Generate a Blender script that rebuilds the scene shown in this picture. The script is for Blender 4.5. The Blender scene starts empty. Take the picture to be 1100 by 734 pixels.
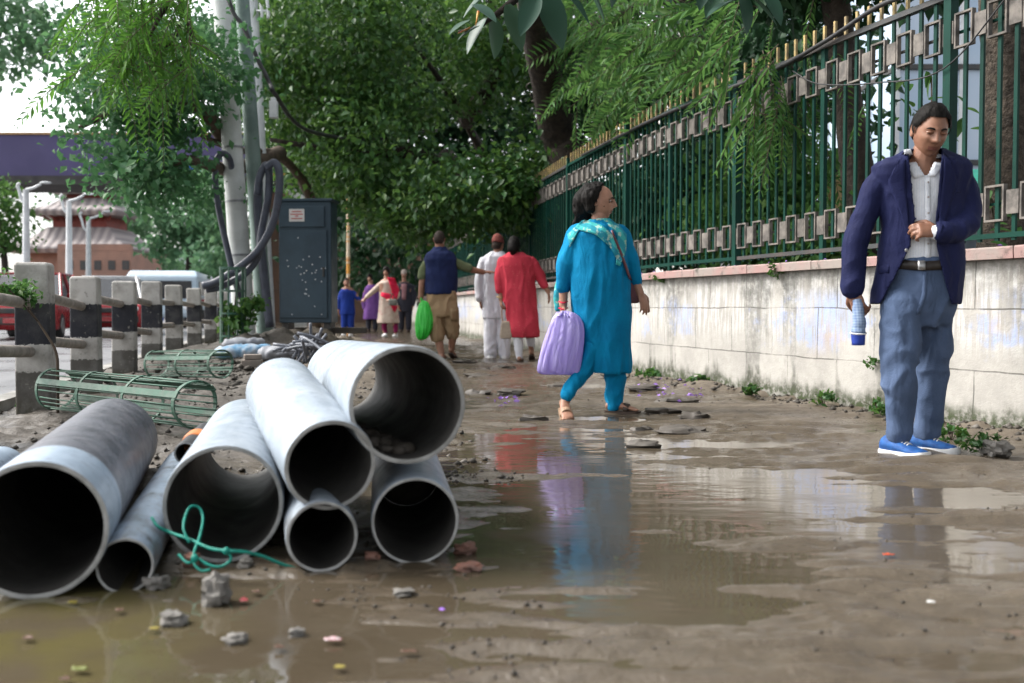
import bpy, bmesh, math, random
import numpy as np
from mathutils import Vector, Matrix, noise
from mathutils.bvhtree import BVHTree
R = math.radians
S = bpy.context.scene
C = S.collection
random.seed(7)
rng = np.random.default_rng(7)

# ------------------------------------------------------------------ camera, sky, sun, exposure
F = 35.0 / 36.0 * 1100.0          # focal length in photograph pixels
CAMH = 0.72
PITCH = math.atan(38.0 / F)
cam_d = bpy.data.cameras.new('camera')
cam = bpy.data.objects.new('camera', cam_d)
C.objects.link(cam)
cam.location = (0, 0, CAMH)
cam.rotation_euler = (R(90) - PITCH, 0, 0)
cam_d.lens = 35.0
cam_d.sensor_width = 36.0
cam_d.clip_start = 0.05
cam_d.clip_end = 3000
cam_d.dof.use_dof = True
cam_d.dof.focus_distance = 5.6
cam_d.dof.aperture_fstop = 2.5
S.camera = cam

SUN_EL, SUN_AZ = R(46), R(-80)     # azimuth measured from +Y towards +X
wd = bpy.data.worlds.new('World')
S.world = wd
wd.use_nodes = True
wn = wd.node_tree
bg = wn.nodes['Background']
sky = wn.nodes.new('ShaderNodeTexSky')
sky.sky_type = 'NISHITA'
sky.sun_disc = False
sky.sun_elevation = SUN_EL
sky.sun_rotation = SUN_AZ
sky.air_density = 1.0
sky.dust_density = 4.0
sky.ozone_density = 1.0
hs = wn.nodes.new('ShaderNodeHueSaturation')      # overcast: nearly grey sky
hs.inputs['Saturation'].default_value = 0.22
hs.inputs['Value'].default_value = 1.2
wn.links.new(sky.outputs[0], hs.inputs['Color'])
wn.links.new(hs.outputs[0], bg.inputs['Color'])
bg.inputs['Strength'].default_value = 0.15
sl = bpy.data.lights.new('sun', 'SUN')
sun = bpy.data.objects.new('sun', sl)
C.objects.link(sun)
sl.energy = 1.5
sl.angle = R(16)
sl.color = (1.0, 0.96, 0.9)
sd = Vector((math.sin(SUN_AZ) * math.cos(SUN_EL), math.cos(SUN_AZ) * math.cos(SUN_EL), math.sin(SUN_EL)))
sun.rotation_euler = sd.to_track_quat('Z', 'Y').to_euler()
S.view_settings.view_transform = 'Standard'
S.view_settings.look = 'None'
S.view_settings.gamma = 1
S.view_settings.use_curve_mapping = False
S.view_settings.exposure = 1.28
S.render.engine = 'CYCLES'
S.cycles.max_bounces = 7
S.cycles.diffuse_bounces = 3
S.cycles.glossy_bounces = 3
S.cycles.transmission_bounces = 4
S.cycles.transparent_max_bounces = 4
S.cycles.sample_clamp_indirect = 6

# ------------------------------------------------------------------ placing
FWD = Vector((0, math.cos(PITCH), -math.sin(PITCH)))
UPV = Vector((0, math.sin(PITCH), math.cos(PITCH)))
CAMP = Vector((0, 0, CAMH))
def ray(px, py):
    return Vector((1, 0, 0)) * ((px - 550) / F) + UPV * ((367 - py) / F) + FWD
def at(px, py, Y):
    d = ray(px, py)
    return CAMP + d * (Y / d.y)
def gd(py, z=0.0):
    d = ray(550, py)
    return d.y * (z - CAMH) / d.z
def gnd(px, py, z=0.0):
    d = ray(px, py)
    return CAMP + d * ((z - CAMH) / d.z)
def to_px(p):
    v = Vector(p) - CAMP
    w = v.dot(FWD)
    return 550 + F * v.x / w, 367 - F * v.dot(UPV) / w

# ------------------------------------------------------------------ materials
class NT:
    def __init__(s, name):
        s.m = bpy.data.materials.new(name)
        s.m.use_nodes = True
        s.t = s.m.node_tree
        s.n = s.t.nodes
        s.b = s.n['Principled BSDF']
        s.out = s.n['Material Output']
    def new(s, k): return s.n.new(k)
    def link(s, a, b): s.t.links.new(a, b)
    def val(s, sock, v):
        if hasattr(v, 'is_output'): s.link(v, sock)
        elif isinstance(v, (tuple, list)) and len(v) == 3 and sock.type == 'RGBA': sock.default_value = (*v, 1)
        else: sock.default_value = v
    def coord(s, k='Object'):
        if k == 'UV':
            return s.new('ShaderNodeTexCoord').outputs['UV']
        if k == 'Pos':
            return s.new('ShaderNodeNewGeometry').outputs['Position']
        return s.new('ShaderNodeTexCoord').outputs[k]
    def scale(s, vec, sc):
        n = s.new('ShaderNodeMapping')
        s.link(vec, n.inputs[0])
        n.inputs['Scale'].default_value = sc
        return n.outputs[0]
    def noise(s, vec, scale=5, detail=4, rough=0.6, dist=0):
        n = s.new('ShaderNodeTexNoise')
        s.link(vec, n.inputs['Vector'])
        n.inputs['Scale'].default_value = scale
        n.inputs['Detail'].default_value = detail
        n.inputs['Roughness'].default_value = rough
        n.inputs['Distortion'].default_value = dist
        return n.outputs[0]
    def voro(s, vec, scale=5, feat='F1'):
        n = s.new('ShaderNodeTexVoronoi')
        n.feature = feat
        s.link(vec, n.inputs['Vector'])
        n.inputs['Scale'].default_value = scale
        return n.outputs[0]
    def wave(s, vec, scale=5, dist=0, d='X', detail=2):
        n = s.new('ShaderNodeTexWave')
        n.bands_direction = d
        s.link(vec, n.inputs['Vector'])
        n.inputs['Scale'].default_value = scale
        n.inputs['Distortion'].default_value = dist
        n.inputs['Detail'].default_value = detail
        return n.outputs[1]
    def mapr(s, v, a, b, c=0.0, d=1.0, smooth=True):
        n = s.new('ShaderNodeMapRange')
        if smooth: n.interpolation_type = 'SMOOTHSTEP'
        s.val(n.inputs[0], v)
        for i, x in enumerate((a, b, c, d)): n.inputs[1 + i].default_value = x
        return n.outputs[0]
    def math(s, op, a, b=0.0):
        n = s.new('ShaderNodeMath')
        n.operation = op
        s.val(n.inputs[0], a)
        s.val(n.inputs[1], b)
        return n.outputs[0]
    def mix(s, f, a, b, mode='MIX'):
        n = s.new('ShaderNodeMix')
        n.data_type = 'RGBA'
        n.blend_type = mode
        s.val(n.inputs[0], f)
        s.val(n.inputs[6], a)
        s.val(n.inputs[7], b)
        return n.outputs[2]
    def sep(s, vec):
        n = s.new('ShaderNodeSeparateXYZ')
        s.link(vec, n.inputs[0])
        return n.outputs
    def comb(s, x, y, z=0.0):
        n = s.new('ShaderNodeCombineXYZ')
        for i, v in enumerate((x, y, z)): s.val(n.inputs[i], v)
        return n.outputs[0]
    def bump(s, h, strength=0.3, dist=0.01):
        n = s.new('ShaderNodeBump')
        n.inputs['Strength'].default_value = strength
        n.inputs['Distance'].default_value = dist
        s.link(h, n.inputs['Height'])
        s.link(n.outputs[0], s.b.inputs['Normal'])
        return n
    def set(s, color=None, rough=None, metal=None, spec=None, **kw):
        if color is not None: s.val(s.b.inputs['Base Color'], color)
        if rough is not None: s.val(s.b.inputs['Roughness'], rough)
        if metal is not None: s.val(s.b.inputs['Metallic'], metal)
        if spec is not None: s.val(s.b.inputs['Specular IOR Level'], spec)
        for k, v in kw.items(): s.val(s.b.inputs[k.replace('_', ' ')], v)
        return s.m
_mats = {}
def pm(name, c1, c2=None, scale=4, rough=0.6, bump=0.15, bscale=30, bdist=0.004, metal=0.0, spec=0.4, lo=0.35, hi=0.65, r2=None, detail=5, **kw):
    """a plain weathered procedural material: two tones on noise, uneven gloss, a fine bump"""
    if name in _mats: return _mats[name]
    n = NT(name)
    co = n.coord()
    f = n.mapr(n.noise(co, scale, detail), lo, hi)
    c2 = c2 or tuple(min(1, v * 0.75) for v in c1)
    n.set(n.mix(f, c1, c2), n.mapr(n.noise(co, scale * 2.3, 3), 0.3, 0.7, rough, r2 if r2 is not None else min(1, rough + 0.12)), metal, spec, **kw)
    if bump: n.bump(n.noise(co, bscale, 4), bump, bdist)
    _mats[name] = n.m
    return n.m
def cloth(name, c1, c2, weave=700, wr=14, bump=0.5, rough=0.85, pattern=None, sheen=0.15):
    n = NT(name)
    co = n.coord()
    fold = n.noise(n.scale(co, (1.0, 1.0, 0.45)), wr, 3, 0.5, 0.6)
    fine = n.noise(co, 160, 2)
    c = n.mix(n.mapr(n.noise(co, 7, 4), 0.3, 0.7), c1, c2)
    c = n.mix(n.mapr(fine, 0.3, 0.7, 0, 0.16), c, tuple(v * 0.55 for v in c1))
    if pattern: c = pattern(n, co, c)
    n.set(c, rough, 0, 0.15)
    h = n.math('ADD', n.math('MULTIPLY', fold, 1.0), n.math('MULTIPLY', fine, 0.12))
    n.bump(h, bump, 0.02)
    return n.m
def leafmat(name, c1, c2, c3, rough=0.45, trans=0.45, spec=0.28):
    n = NT(name)
    g = n.new('ShaderNodeNewGeometry')
    rnd = g.outputs['Random Per Island']
    big = n.noise(n.coord(), 0.9, 3)
    c = n.mix(n.mapr(rnd, 0.0, 0.75, smooth=False), c1, c2)
    c = n.mix(n.mapr(rnd, 0.8, 1.0, smooth=False), c, c3)
    c = n.mix(n.mapr(big, 0.4, 0.65, 0, 0.45), c, c2)
    n.set(c, rough + .1, 0, spec)
    tr = n.new('ShaderNodeBsdfTranslucent')
    n.link(n.mix(0.5, c, c3), tr.inputs[0])
    mx = n.new('ShaderNodeMixShader')
    mx.inputs[0].default_value = trans
    n.link(n.b.outputs[0], mx.inputs[1])
    n.link(tr.outputs[0], mx.inputs[2])
    n.link(mx.outputs[0], n.out.inputs[0])
    return n.m

# ------------------------------------------------------------------ mesh building
def catmull(pts, rad, sub):
    P = [Vector(p) for p in pts]
    if sub <= 1 or len(P) < 3:
        if len(P) == 2 and sub > 1:
            return ([P[0].lerp(P[1], i / sub) for i in range(sub + 1)], [rad[0] + (rad[1] - rad[0]) * i / sub for i in range(sub + 1)])
        return P, list(rad)
    oP, oR = [], []
    for i in range(len(P) - 1):
        p0 = P[i - 1] if i else P[0] * 2 - P[1]
        p1, p2 = P[i], P[i + 1]
        p3 = P[i + 2] if i + 2 < len(P) else P[-1] * 2 - P[-2]
        for k in range(sub):
            t = k / sub
            oP.append(0.5 * ((2 * p1) + (p2 - p0) * t + (2 * p0 - 5 * p1 + 4 * p2 - p3) * t * t + (3 * p1 - p0 - 3 * p2 + p3) * t ** 3))
            s = t * t * (3 - 2 * t)
            oR.append(rad[i] * (1 - s) + rad[i + 1] * s)
    oP.append(P[-1]); oR.append(rad[-1])
    return oP, oR
class MB:
    def __init__(s):
        s.v, s.f, s.m = [], [], []
    def add(s, v, f, mi=0):
        o = len(s.v)
        s.v.extend([tuple(x) for x in v])
        s.f.extend([tuple(i + o for i in q) for q in f])
        s.m.extend([mi] * len(f))
    def rings(s, rs, cap=True, mi=0, closed=True):
        n = len(rs[0]); v = [p for r in rs for p in r]; f = []
        for i in range(len(rs) - 1):
            for j in range(n if closed else n - 1):
                a, b = i * n + j, i * n + (j + 1) % n
                f.append((a, b, b + n, a + n))
        if cap:
            f.append(tuple(range(n - 1, -1, -1)))
            f.append(tuple((len(rs) - 1) * n + j for j in range(n)))
        s.add(v, f, mi)
    def tube(s, pts, rad, n=10, sub=1, cap=True, mi=0, squash=1.0, ref=None, dome=False, jit=0.0):
        if not isinstance(rad, (list, tuple)): rad = [rad] * len(pts)
        P, Rr = catmull(pts, rad, sub)
        if dome:
            d0 = (P[0] - P[1]).normalized(); d1 = (P[-1] - P[-2]).normalized()
            r0, r1 = Rr[0], Rr[-1]
            P = [P[0] + d0 * r0 * 0.95, P[0] + d0 * r0 * 0.6] + P + [P[-1] + d1 * r1 * 0.6, P[-1] + d1 * r1 * 0.95]
            Rr = [r0 * 0.3, r0 * 0.8] + Rr + [r1 * 0.8, r1 * 0.3]
        t0 = (P[1] - P[0]).normalized()
        u = Vector(ref) if ref is not None else (Vector((0, 0, 1)) if abs(t0.z) < 0.9 else Vector((1, 0, 0)))
        u = (u - t0 * u.dot(t0)).normalized()
        rs = []
        for i, p in enumerate(P):
            t = (P[min(i + 1, len(P) - 1)] - P[max(i - 1, 0)]).normalized()
            u = (u - t * u.dot(t)).normalized()
            w = t.cross(u)
            r = Rr[i]
            rs.append([p + (u * math.cos(2 * math.pi * j / n) + w * (math.sin(2 * math.pi * j / n) * squash)) * r * (1 + (random.uniform(-jit, jit) if jit else 0)) for j in range(n)])
        s.rings(rs, cap, mi)
    def box(s, c, size, rz=0.0, mi=0, M=None, taper=1.0):
        x, y, z = [k / 2 for k in size]
        if M is None: M = Matrix.Translation(Vector(c)) @ Matrix.Rotation(rz, 4, 'Z')
        else: M = M @ Matrix.Translation(Vector(c))
        v = [M @ Vector((a * x * (taper if e > 0 else 1), b * y * (taper if e > 0 else 1), e * z)) for e in (-1, 1) for b in (-1, 1) for a in (-1, 1)]
        s.add(v, [(0, 2, 3, 1), (4, 5, 7, 6), (0, 1, 5, 4), (2, 6, 7, 3), (0, 4, 6, 2), (1, 3, 7, 5)], mi)
    def ell(s, c, r, M=None, n=16, k=10, mi=0):
        c = Vector(c); rs = []
        M = M or Matrix.Identity(3)
        for i in range(k + 1):
            th = math.pi * (0.02 + 0.96 * i / k)
            rs.append([c + M @ Vector((r[0] * math.sin(th) * math.cos(2 * math.pi * j / n), r[1] * math.sin(th) * math.sin(2 * math.pi * j / n), -r[2] * math.cos(th))) for j in range(n)])
        s.rings(rs, True, mi)
    def prism(s, outline, p0, ax, ay, d, mi=0):
        """outline [(u,v)] in the plane p0 + u*ax + v*ay, extruded along d"""
        p0, ax, ay, d = Vector(p0), Vector(ax), Vector(ay), Vector(d)
        a = [p0 + ax * u + ay * w for u, w in outline]
        n = len(a)
        f = [tuple(range(n - 1, -1, -1)), tuple(range(n, 2 * n))]
        f += [(i, (i + 1) % n, (i + 1) % n + n, i + n) for i in range(n)]
        s.add(a + [p + d for p in a], f, mi)
    def rock(s, c, r, seed, mi=0, flat=0.7, n=9, k=6, rough=0.35):
        rs = []; c = Vector(c)
        for i in range(k + 1):
            th = math.pi * (0.03 + 0.94 * i / k)
            ring = []
            for j in range(n):
                d = Vector((math.sin(th) * math.cos(2 * math.pi * j / n), math.sin(th) * math.sin(2 * math.pi * j / n), -math.cos(th)))
                q = 1 + rough * noise.noise(d * 1.4 + Vector((seed * 3.7, seed * 1.3, seed)))
                q += rough * 0.5 * noise.noise(d * 3.1 + Vector((seed, seed * 2.3, 0)))
                m = max(abs(d.x), abs(d.y), abs(d.z)) ** -0.5
                ring.append(c + Vector((d.x * r[0], d.y * r[1], d.z * r[2])) * q * m)
            rs.append(ring)
        s.rings(rs, True, mi)
    def mesh(s, name, smooth=True):
        me = bpy.data.meshes.new(name)
        me.from_pydata(s.v, [], s.f)
        me.polygons.foreach_set('material_index', s.m)
        if smooth: me.polygons.foreach_set('use_smooth', [True] * len(me.polygons))
        bm = bmesh.new(); bm.from_mesh(me)
        bmesh.ops.recalc_face_normals(bm, faces=bm.faces)
        bm.to_mesh(me); bm.free()
        return me
    def build(s, name, mats, parent=None, smooth=False, bev=0.0, auto=None):
        me = s.mesh(name, smooth)
        return link_mesh(name, me, mats, parent, bev, auto)
def link_mesh(name, me, mats, parent=None, bev=0.0, auto=None):
    if not isinstance(mats, (list, tuple)): mats = [mats]
    pass
    for m in mats: me.materials.append(m)
    if auto is not None: me.set_sharp_from_angle(angle=R(auto))
    o = bpy.data.objects.new(name, me)
    C.objects.link(o)
    if parent is not None:
        o.parent = parent
        if parent.type == 'EMPTY': o.matrix_parent_inverse = Matrix.Translation(-Vector(parent.location))
        elif parent.get('_base') is not None: o.matrix_parent_inverse = Matrix.Translation(-Vector(parent['_base']))
    else:
        n = len(me.vertices)
        co = np.empty(n * 3, dtype=np.float32); me.vertices.foreach_get('co', co); co = co.reshape(-1, 3)
        base = np.array([(co[:, 0].min() + co[:, 0].max()) / 2, (co[:, 1].min() + co[:, 1].max()) / 2, co[:, 2].min()])
        me.vertices.foreach_set('co', (co - base).astype(np.float32).ravel())
        me.update()
        o.location = base
        o['_base'] = [float(b) for b in base]
    if bev:
        b = o.modifiers.new('bevel', 'BEVEL'); b.width = bev; b.segments = 2; b.limit_method = 'ANGLE'; b.angle_limit = R(40)
    return o
def np_mesh(name, V, Fq, mats, parent=None, smooth=False):
    """fast path: V (n,3), Fq (m,k) index arrays with a constant k"""
    me = bpy.data.meshes.new(name)
    V = np.asarray(V, dtype=np.float32); Fq = np.asarray(Fq, dtype=np.int32)
    m, k = Fq.shape
    me.vertices.add(len(V)); me.vertices.foreach_set('co', V.ravel())
    me.loops.add(m * k); me.loops.foreach_set('vertex_index', Fq.ravel())
    me.polygons.add(m); me.polygons.foreach_set('loop_start', np.arange(0, m * k, k, dtype=np.int32))
    me.polygons.foreach_set('loop_total', np.full(m, k, dtype=np.int32))
    if smooth: me.polygons.foreach_set('use_smooth', np.ones(m, dtype=bool))
    me.update(calc_edges=True); me.validate()
    return link_mesh(name, me, mats, parent)
def tag(o, label=None, cat=None, group=None, kind=None):
    if label: o['label'] = label
    if cat: o['category'] = cat
    if group: o['group'] = group
    if kind: o['kind'] = kind
    return o
def thing(name, label, cat, loc, group=None):
    o = bpy.data.objects.new(name, None)
    C.objects.link(o)
    o.location = Vector(loc); o.empty_display_size = 0.2
    return tag(o, label, cat, group)
def copy_tree(o, parent=None, kids=None):
    c = o.copy(); C.objects.link(c)
    if parent is not None: c.parent = parent
    for ch in list(o.children): copy_tree(ch, c)
    return c
def remeshed(mb, voxel, it=2, fac=0.5):
    me = mb.mesh('tmp')
    o = bpy.data.objects.new('tmp', me); C.objects.link(o)
    r = o.modifiers.new('r', 'REMESH'); r.mode = 'VOXEL'; r.voxel_size = voxel; r.use_smooth_shade = True
    if it:
        q = o.modifiers.new('s', 'SMOOTH'); q.iterations = it; q.factor = fac
    dg = bpy.context.evaluated_depsgraph_get()
    out = bpy.data.meshes.new_from_object(o.evaluated_get(dg))
    bpy.data.objects.remove(o); bpy.data.meshes.remove(me)
    return out
def wrinkle(me, amp, sc, zs=0.5, seed=0.0):
    off = Vector((seed, seed * 1.7, seed * 0.3))
    nr = [v.normal.copy() for v in me.vertices]
    for v, n in zip(me.vertices, nr):
        p = Vector((v.co.x * sc, v.co.y * sc, v.co.z * sc * zs)) + off
        w = p + Vector((noise.noise(p * 0.7), noise.noise(p * 0.7 + Vector((9, 2, 1))), noise.noise(p * 0.7 + Vector((3, 7, 5))))) * 0.9
        v.co += n * (amp * (1 - abs(noise.noise(w)) * 2.2) + amp * 0.4 * noise.noise(w * 2.3))
def mesh_bvh(me):
    return BVHTree.FromPolygons([v.co.copy() for v in me.vertices], [tuple(p.vertices) for p in me.polygons])
# vectorised value noise
def vnoise(x, y, seed=0):
    xi = np.floor(x).astype(np.int64); yi = np.floor(y).astype(np.int64)
    xf = x - xi; yf = y - yi
    def h(a, b):
        n = (a * 374761393 + b * 668265263 + seed * 1442695041) & 0x7fffffff
        n = ((n ^ (n >> 13)) * 1274126177) & 0x7fffffff
        return ((n ^ (n >> 16)) & 0xffff) / 32767.5 - 1.0
    u = xf * xf * xf * (xf * (xf * 6 - 15) + 10); v = yf * yf * yf * (yf * (yf * 6 - 15) + 10)
    return (h(xi, yi) * (1 - u) + h(xi + 1, yi) * u) * (1 - v) + (h(xi, yi + 1) * (1 - u) + h(xi + 1, yi + 1) * u) * v
def fbm(x, y, oct=4, seed=0, gain=0.5):
    a, s, t = 1.0, 0.0, 0.0
    for i in range(oct):
        s = s + a * vnoise(x * 2 ** i, y * 2 ** i, seed + i * 17); t += a; a *= gain
    return s / t
def sstep(a, b, x):
    t = np.clip((x - a) / (b - a), 0, 1)
    return t * t * (3 - 2 * t)

# ------------------------------------------------------------------ lines of the place
WALL = [(5.6, -1.5), (4.3, 1.8), (3.3, 4.15), (2.76, 5.5), (2.27, 6.9), (1.79, 8.5), (1.34, 10.0), (0.52, 14.0), (-0.2, 18.0), (-1.35, 24.5), (-2.6, 31.5), (-4.0, 39.0)]
_wp, _ = catmull([(a, b, 0) for a, b in WALL], [0] * len(WALL), 12)
WP = np.array([(p.x, p.y) for p in _wp])
WS = np.concatenate([[0], np.cumsum(np.hypot(*(WP[1:] - WP[:-1]).T))])
WLEN = WS[-1]
def wall_at(s):
    """point on the wall's road-side face and the unit directions along it and out of it (to the road)"""
    x = np.interp(s, WS, WP[:, 0]); y = np.interp(s, WS, WP[:, 1])
    e = 0.15
    dx = np.interp(s + e, WS, WP[:, 0]) - np.interp(s - e, WS, WP[:, 0]); dy = np.interp(s + e, WS, WP[:, 1]) - np.interp(s - e, WS, WP[:, 1])
    l = math.hypot(dx, dy)
    t = Vector((dx / l, dy / l, 0))
    return Vector((x, y, 0)), t, Vector((-t.y, t.x, 0))
def wall_x(y):
    return np.interp(y, WP[:, 1], WP[:, 0])
def wall_s_px(px):
    """arc length where the wall crosses picture column px"""
    q = 550 + F * WP[:, 0] / np.maximum(WP[:, 1], 0.3)
    i = np.where(WP[:, 1] > 1)[0]
    return float(np.interp(-px, -q[i], WS[i]))
def post_x(y):
    return -3.06 - 0.207 * (y - 6.36)
# ------------------------------------------------------------------ ground
PUD = [  # x, y, rx, ry, depth : where the path dips
    (-0.62, 2.25, 0.6, 0.36, 0.022), (0.25, 3.4, 0.45, 1.2, 0.017), (1.05, 3.75, 0.85, 0.34, 0.03), (0.1, 5.0, 0.6, 0.8, 0.02),
    (0.9, 5.1, 0.7, 0.35, 0.014), (0.62, 2.3, 0.2, 0.1, 0.016), (0.2, 2.75, 0.25, 0.25, 0.014), (1.7, 3.0, 0.7, 0.2, 0.012), (-0.25, 7.2, 0.35, 0.5, 0.012),
    (-1.15, 1.9, 0.5, 0.3, 0.02), (0.4, 6.3, 0.45, 0.3, 0.012), (-0.5, 9.5, 0.4, 0.8, 0.01)]
DRY = [(1.5, 6.4, 0.55, 1.0, 0.03), (0.5, 1.7, 1.2, 0.35, 0.006), (2.0, 4.6, 0.45, 0.6, 0.02), (-0.95, 3.3, 0.9, 0.55, 0.012), (-1.9, 2.9, 0.8, 0.8, 0.012), (0.7, 7.5, 0.5, 0.7, 0.018)]
MOUND = [(-2.9, 12.2, 1.3, 2.4, 0.30), (-1.75, 9.0, 0.7, 1.5, 0.14), (-3.2, 15.5, 1.0, 2.5, 0.30), (-2.2, 6.6, 0.7, 0.9, 0.05), (-1.2, 5.2, 0.5, 0.8, 0.05)]
PIPE_BEDS = [(at(*f), at(*b), r) for f, b, r in (
    ((38, 570, 2.43), (122, 473, 4.05), 0.172), ((-150, 585, 2.6), (2, 507, 3.65), 0.095), ((134, 608, 2.5), (196, 501.5, 4.0), 0.0725),
    ((240, 542, 2.77), (264, 471, 4.15), 0.166), ((346, 577, 2.68), (326, 503, 3.8), 0.098), ((446, 560, 2.78), (436, 503, 3.65), 0.124))]
def ground_h(x, y):
    x = np.asarray(x, dtype=float); y = np.asarray(y, dtype=float)
    h = 0.0055 + 0.016 * fbm(x * 1.1, y * 1.9, 3, 3) + 0.010 * fbm(x * 3.2, y * 7.0, 4, 9) + 0.025 * fbm(x * 2.4 + 0.4 * np.sin(y * 3), y * 12.0, 3, 77) + 0.008 * fbm(x * 12, y * 22, 3, 21)
    for a, b, rx, ry, d in PUD: h = h - d * np.exp(-(((x - a) / rx) ** 2 + ((y - b) / ry) ** 2))
    for a, b, rx, ry, d in DRY: h = h + d * np.exp(-(((x - a) / rx) ** 2 + ((y - b) / ry) ** 2))
    lump = 0.75 + 0.6 * fbm(x * 2.7, y * 2.7, 3, 40)
    for a, b, rx, ry, d in MOUND: h = h + d * lump * np.exp(-(((x - a) / rx) ** 2 + ((y - b) / ry) ** 2))
    dw = wall_x(y) - x
    h = h + 0.055 * np.exp(-((dw / 0.33) ** 2)) * (0.7 + 0.9 * fbm(x * 3, y * 3, 2, 60)) * (dw > -0.6)
    strip = sstep(-1.0, -1.9, x + 0.207 * (y - 5)) * sstep(2.6, 4.2, y)
    h = h + strip * (0.03 + 0.035 * fbm(x * 5, y * 5, 4, 33))
    for (a, b, r) in PIPE_BEDS:          # nothing may rise into the pipes that lie on the ground
        ax, ay, az = a; bx_, by, bz = b
        L2 = (bx_ - ax) ** 2 + (by - ay) ** 2
        t = np.clip(((x - ax) * (bx_ - ax) + (y - ay) * (by - ay)) / L2, -0.05, 1.05)
        d = np.hypot(x - ax - t * (bx_ - ax), y - ay - t * (by - ay))
        low = az + t * (bz - az) - np.sqrt(np.maximum(0, r * r - d * d)) - 0.003
        h = np.where(d < r, np.minimum(h, low), h)
    rd = post_x(y) - 0.25 - x                           # under the road everything lies low
    h = np.where(rd > -0.02, np.minimum(h, -0.03), h)
    far = sstep(17, 30, y) + sstep(0.4, -1.0, y)
    return h * (1 - np.clip(far, 0, 1)) + np.where(rd > -0.02, -0.03, 0.0) * np.clip(far, 0, 1)
def gh(x, y): return float(ground_h(np.array([x]), np.array([y]))[0])

xs = np.concatenate([[-400, -150, -60, -30, -16, -11], np.arange(-9, -3.4, 0.12), np.arange(-3.4, 3.3, 0.0195), np.arange(3.3, 6, 0.15), [7, 9, 14, 30, 80, 200, 400]])
ys = np.concatenate([[-60, -20, -8, -3, -1], np.arange(0, 1.2, 0.1), np.arange(1.2, 3.2, 0.014), np.arange(3.2, 8, 0.026), np.arange(8, 18, 0.075), np.arange(18, 40, 0.5), [45, 60, 90, 150, 300, 700, 1500]])
GX, GY = np.meshgrid(xs, ys)
GZ = ground_h(GX, GY)
nx, ny = len(xs), len(ys)
idx = np.arange(nx * ny).reshape(ny, nx)
quads = np.stack([idx[:-1, :-1], idx[:-1, 1:], idx[1:, 1:], idx[1:, :-1]], -1).reshape(-1, 4)
def ground_mat():
    n = NT('mud')
    p = n.coord('Pos')
    x, y, z = n.sep(p)[:3]
    f1 = n.noise(p, 1.3, 6, 0.65); f2 = n.noise(p, 9, 6, 0.7); f3 = n.noise(p, 60, 4, 0.7)
    c = n.mix(n.mapr(f1, 0.35, 0.65), (0.098, 0.077, 0.054), (0.138, 0.113, 0.083))
    c = n.mix(n.mapr(f2, 0.48, 0.7, 0, 0.75), c, (0.042, 0.033, 0.024))
    c = n.mix(n.mapr(f3, 0.55, 0.8, 0, 0.5), c, (0.16, 0.138, 0.108))
    # algae-green film to the left front, gravelly grey strip by the posts
    k = n.math('ADD', x, n.math('MULTIPLY', y, 0.207))
    left = n.math('MULTIPLY', n.mapr(k, -0.1, -0.75), n.mapr(y, 4.2, 2.6))
    c = n.mix(n.math('MULTIPLY', left, n.mapr(f1, 0.4, 0.62, 0.1, 0.75)), c, (0.085, 0.078, 0.03))
    strip = n.math('MULTIPLY', n.mapr(k, 0.25, -0.5), n.mapr(y, 3.2, 4.8))
    c = n.mix(n.math('MULTIPLY', strip, 0.8), c, n.mix(n.mapr(f3, 0.4, 0.6), (0.085, 0.075, 0.063), (0.025, 0.022, 0.018)))
    wet = n.mapr(z, 0.008, 0.06)
    c = n.mix(wet, n.mix(0.55, c, (0.066, 0.052, 0.036)), c)
    r = n.math('ADD', n.mapr(z, 0.004, 0.055, 0.10, 0.66), n.mapr(f2, 0.3, 0.7, -0.06, 0.12))
    n.set(c, r, 0, 0.5)
    h = n.math('ADD', n.math('MULTIPLY', f3, 0.7), f2)
    n.bump(h, 0.6, 0.012)
    return n.m
ground = np_mesh('ground', np.stack([GX, GY, GZ], -1).reshape(-1, 3), quads, ground_mat(), smooth=True)
tag(ground, 'wet brown mud of the footpath with worn hollows', 'ground', kind='structure')

def water_mat():
    n = NT('muddy_water')
    p = n.coord('Pos')
    x, y, z = n.sep(p)[:3]
    f = n.noise(p, 1.1, 5)
    c = n.mix(n.mapr(f, 0.35, 0.65), (0.060, 0.047, 0.031), (0.082, 0.066, 0.046))
    k = n.math('ADD', x, n.math('MULTIPLY', y, 0.207))
    c = n.mix(n.math('MULTIPLY', n.mapr(k, 0.0, -0.7), n.mapr(n.noise(p, 3, 5), 0.42, 0.6, 0.1, 0.8)), c, (0.1, 0.088, 0.03))
    n.set(c, n.mapr(n.noise(p, 2.5, 4), 0.42, 0.7, 0.03, 0.2), 0, 0.5, IOR=1.5)
    h = n.math('ADD', n.noise(n.scale(p, (1, 2.2, 1)), 4, 2), n.math('MULTIPLY', n.noise(p, 30, 2), 0.08))
    n.bump(h, 0.17, 0.012)
    return n.m
w = MB()
wx = np.linspace(-2.6, 3.4, 13); wy = np.linspace(0.9, 13, 20)
wv = [(a, b, 0.0) for b in wy for a in wx]
w.add(wv, [(j * 13 + i, j * 13 + i + 1, (j + 1) * 13 + i + 1, (j + 1) * 13 + i) for j in range(19) for i in range(12)])
puddle = w.build('puddle_water', water_mat(), smooth=True)
tag(puddle, 'thin brown rainwater lying in the hollows of the path', 'puddle', kind='structure')

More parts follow.
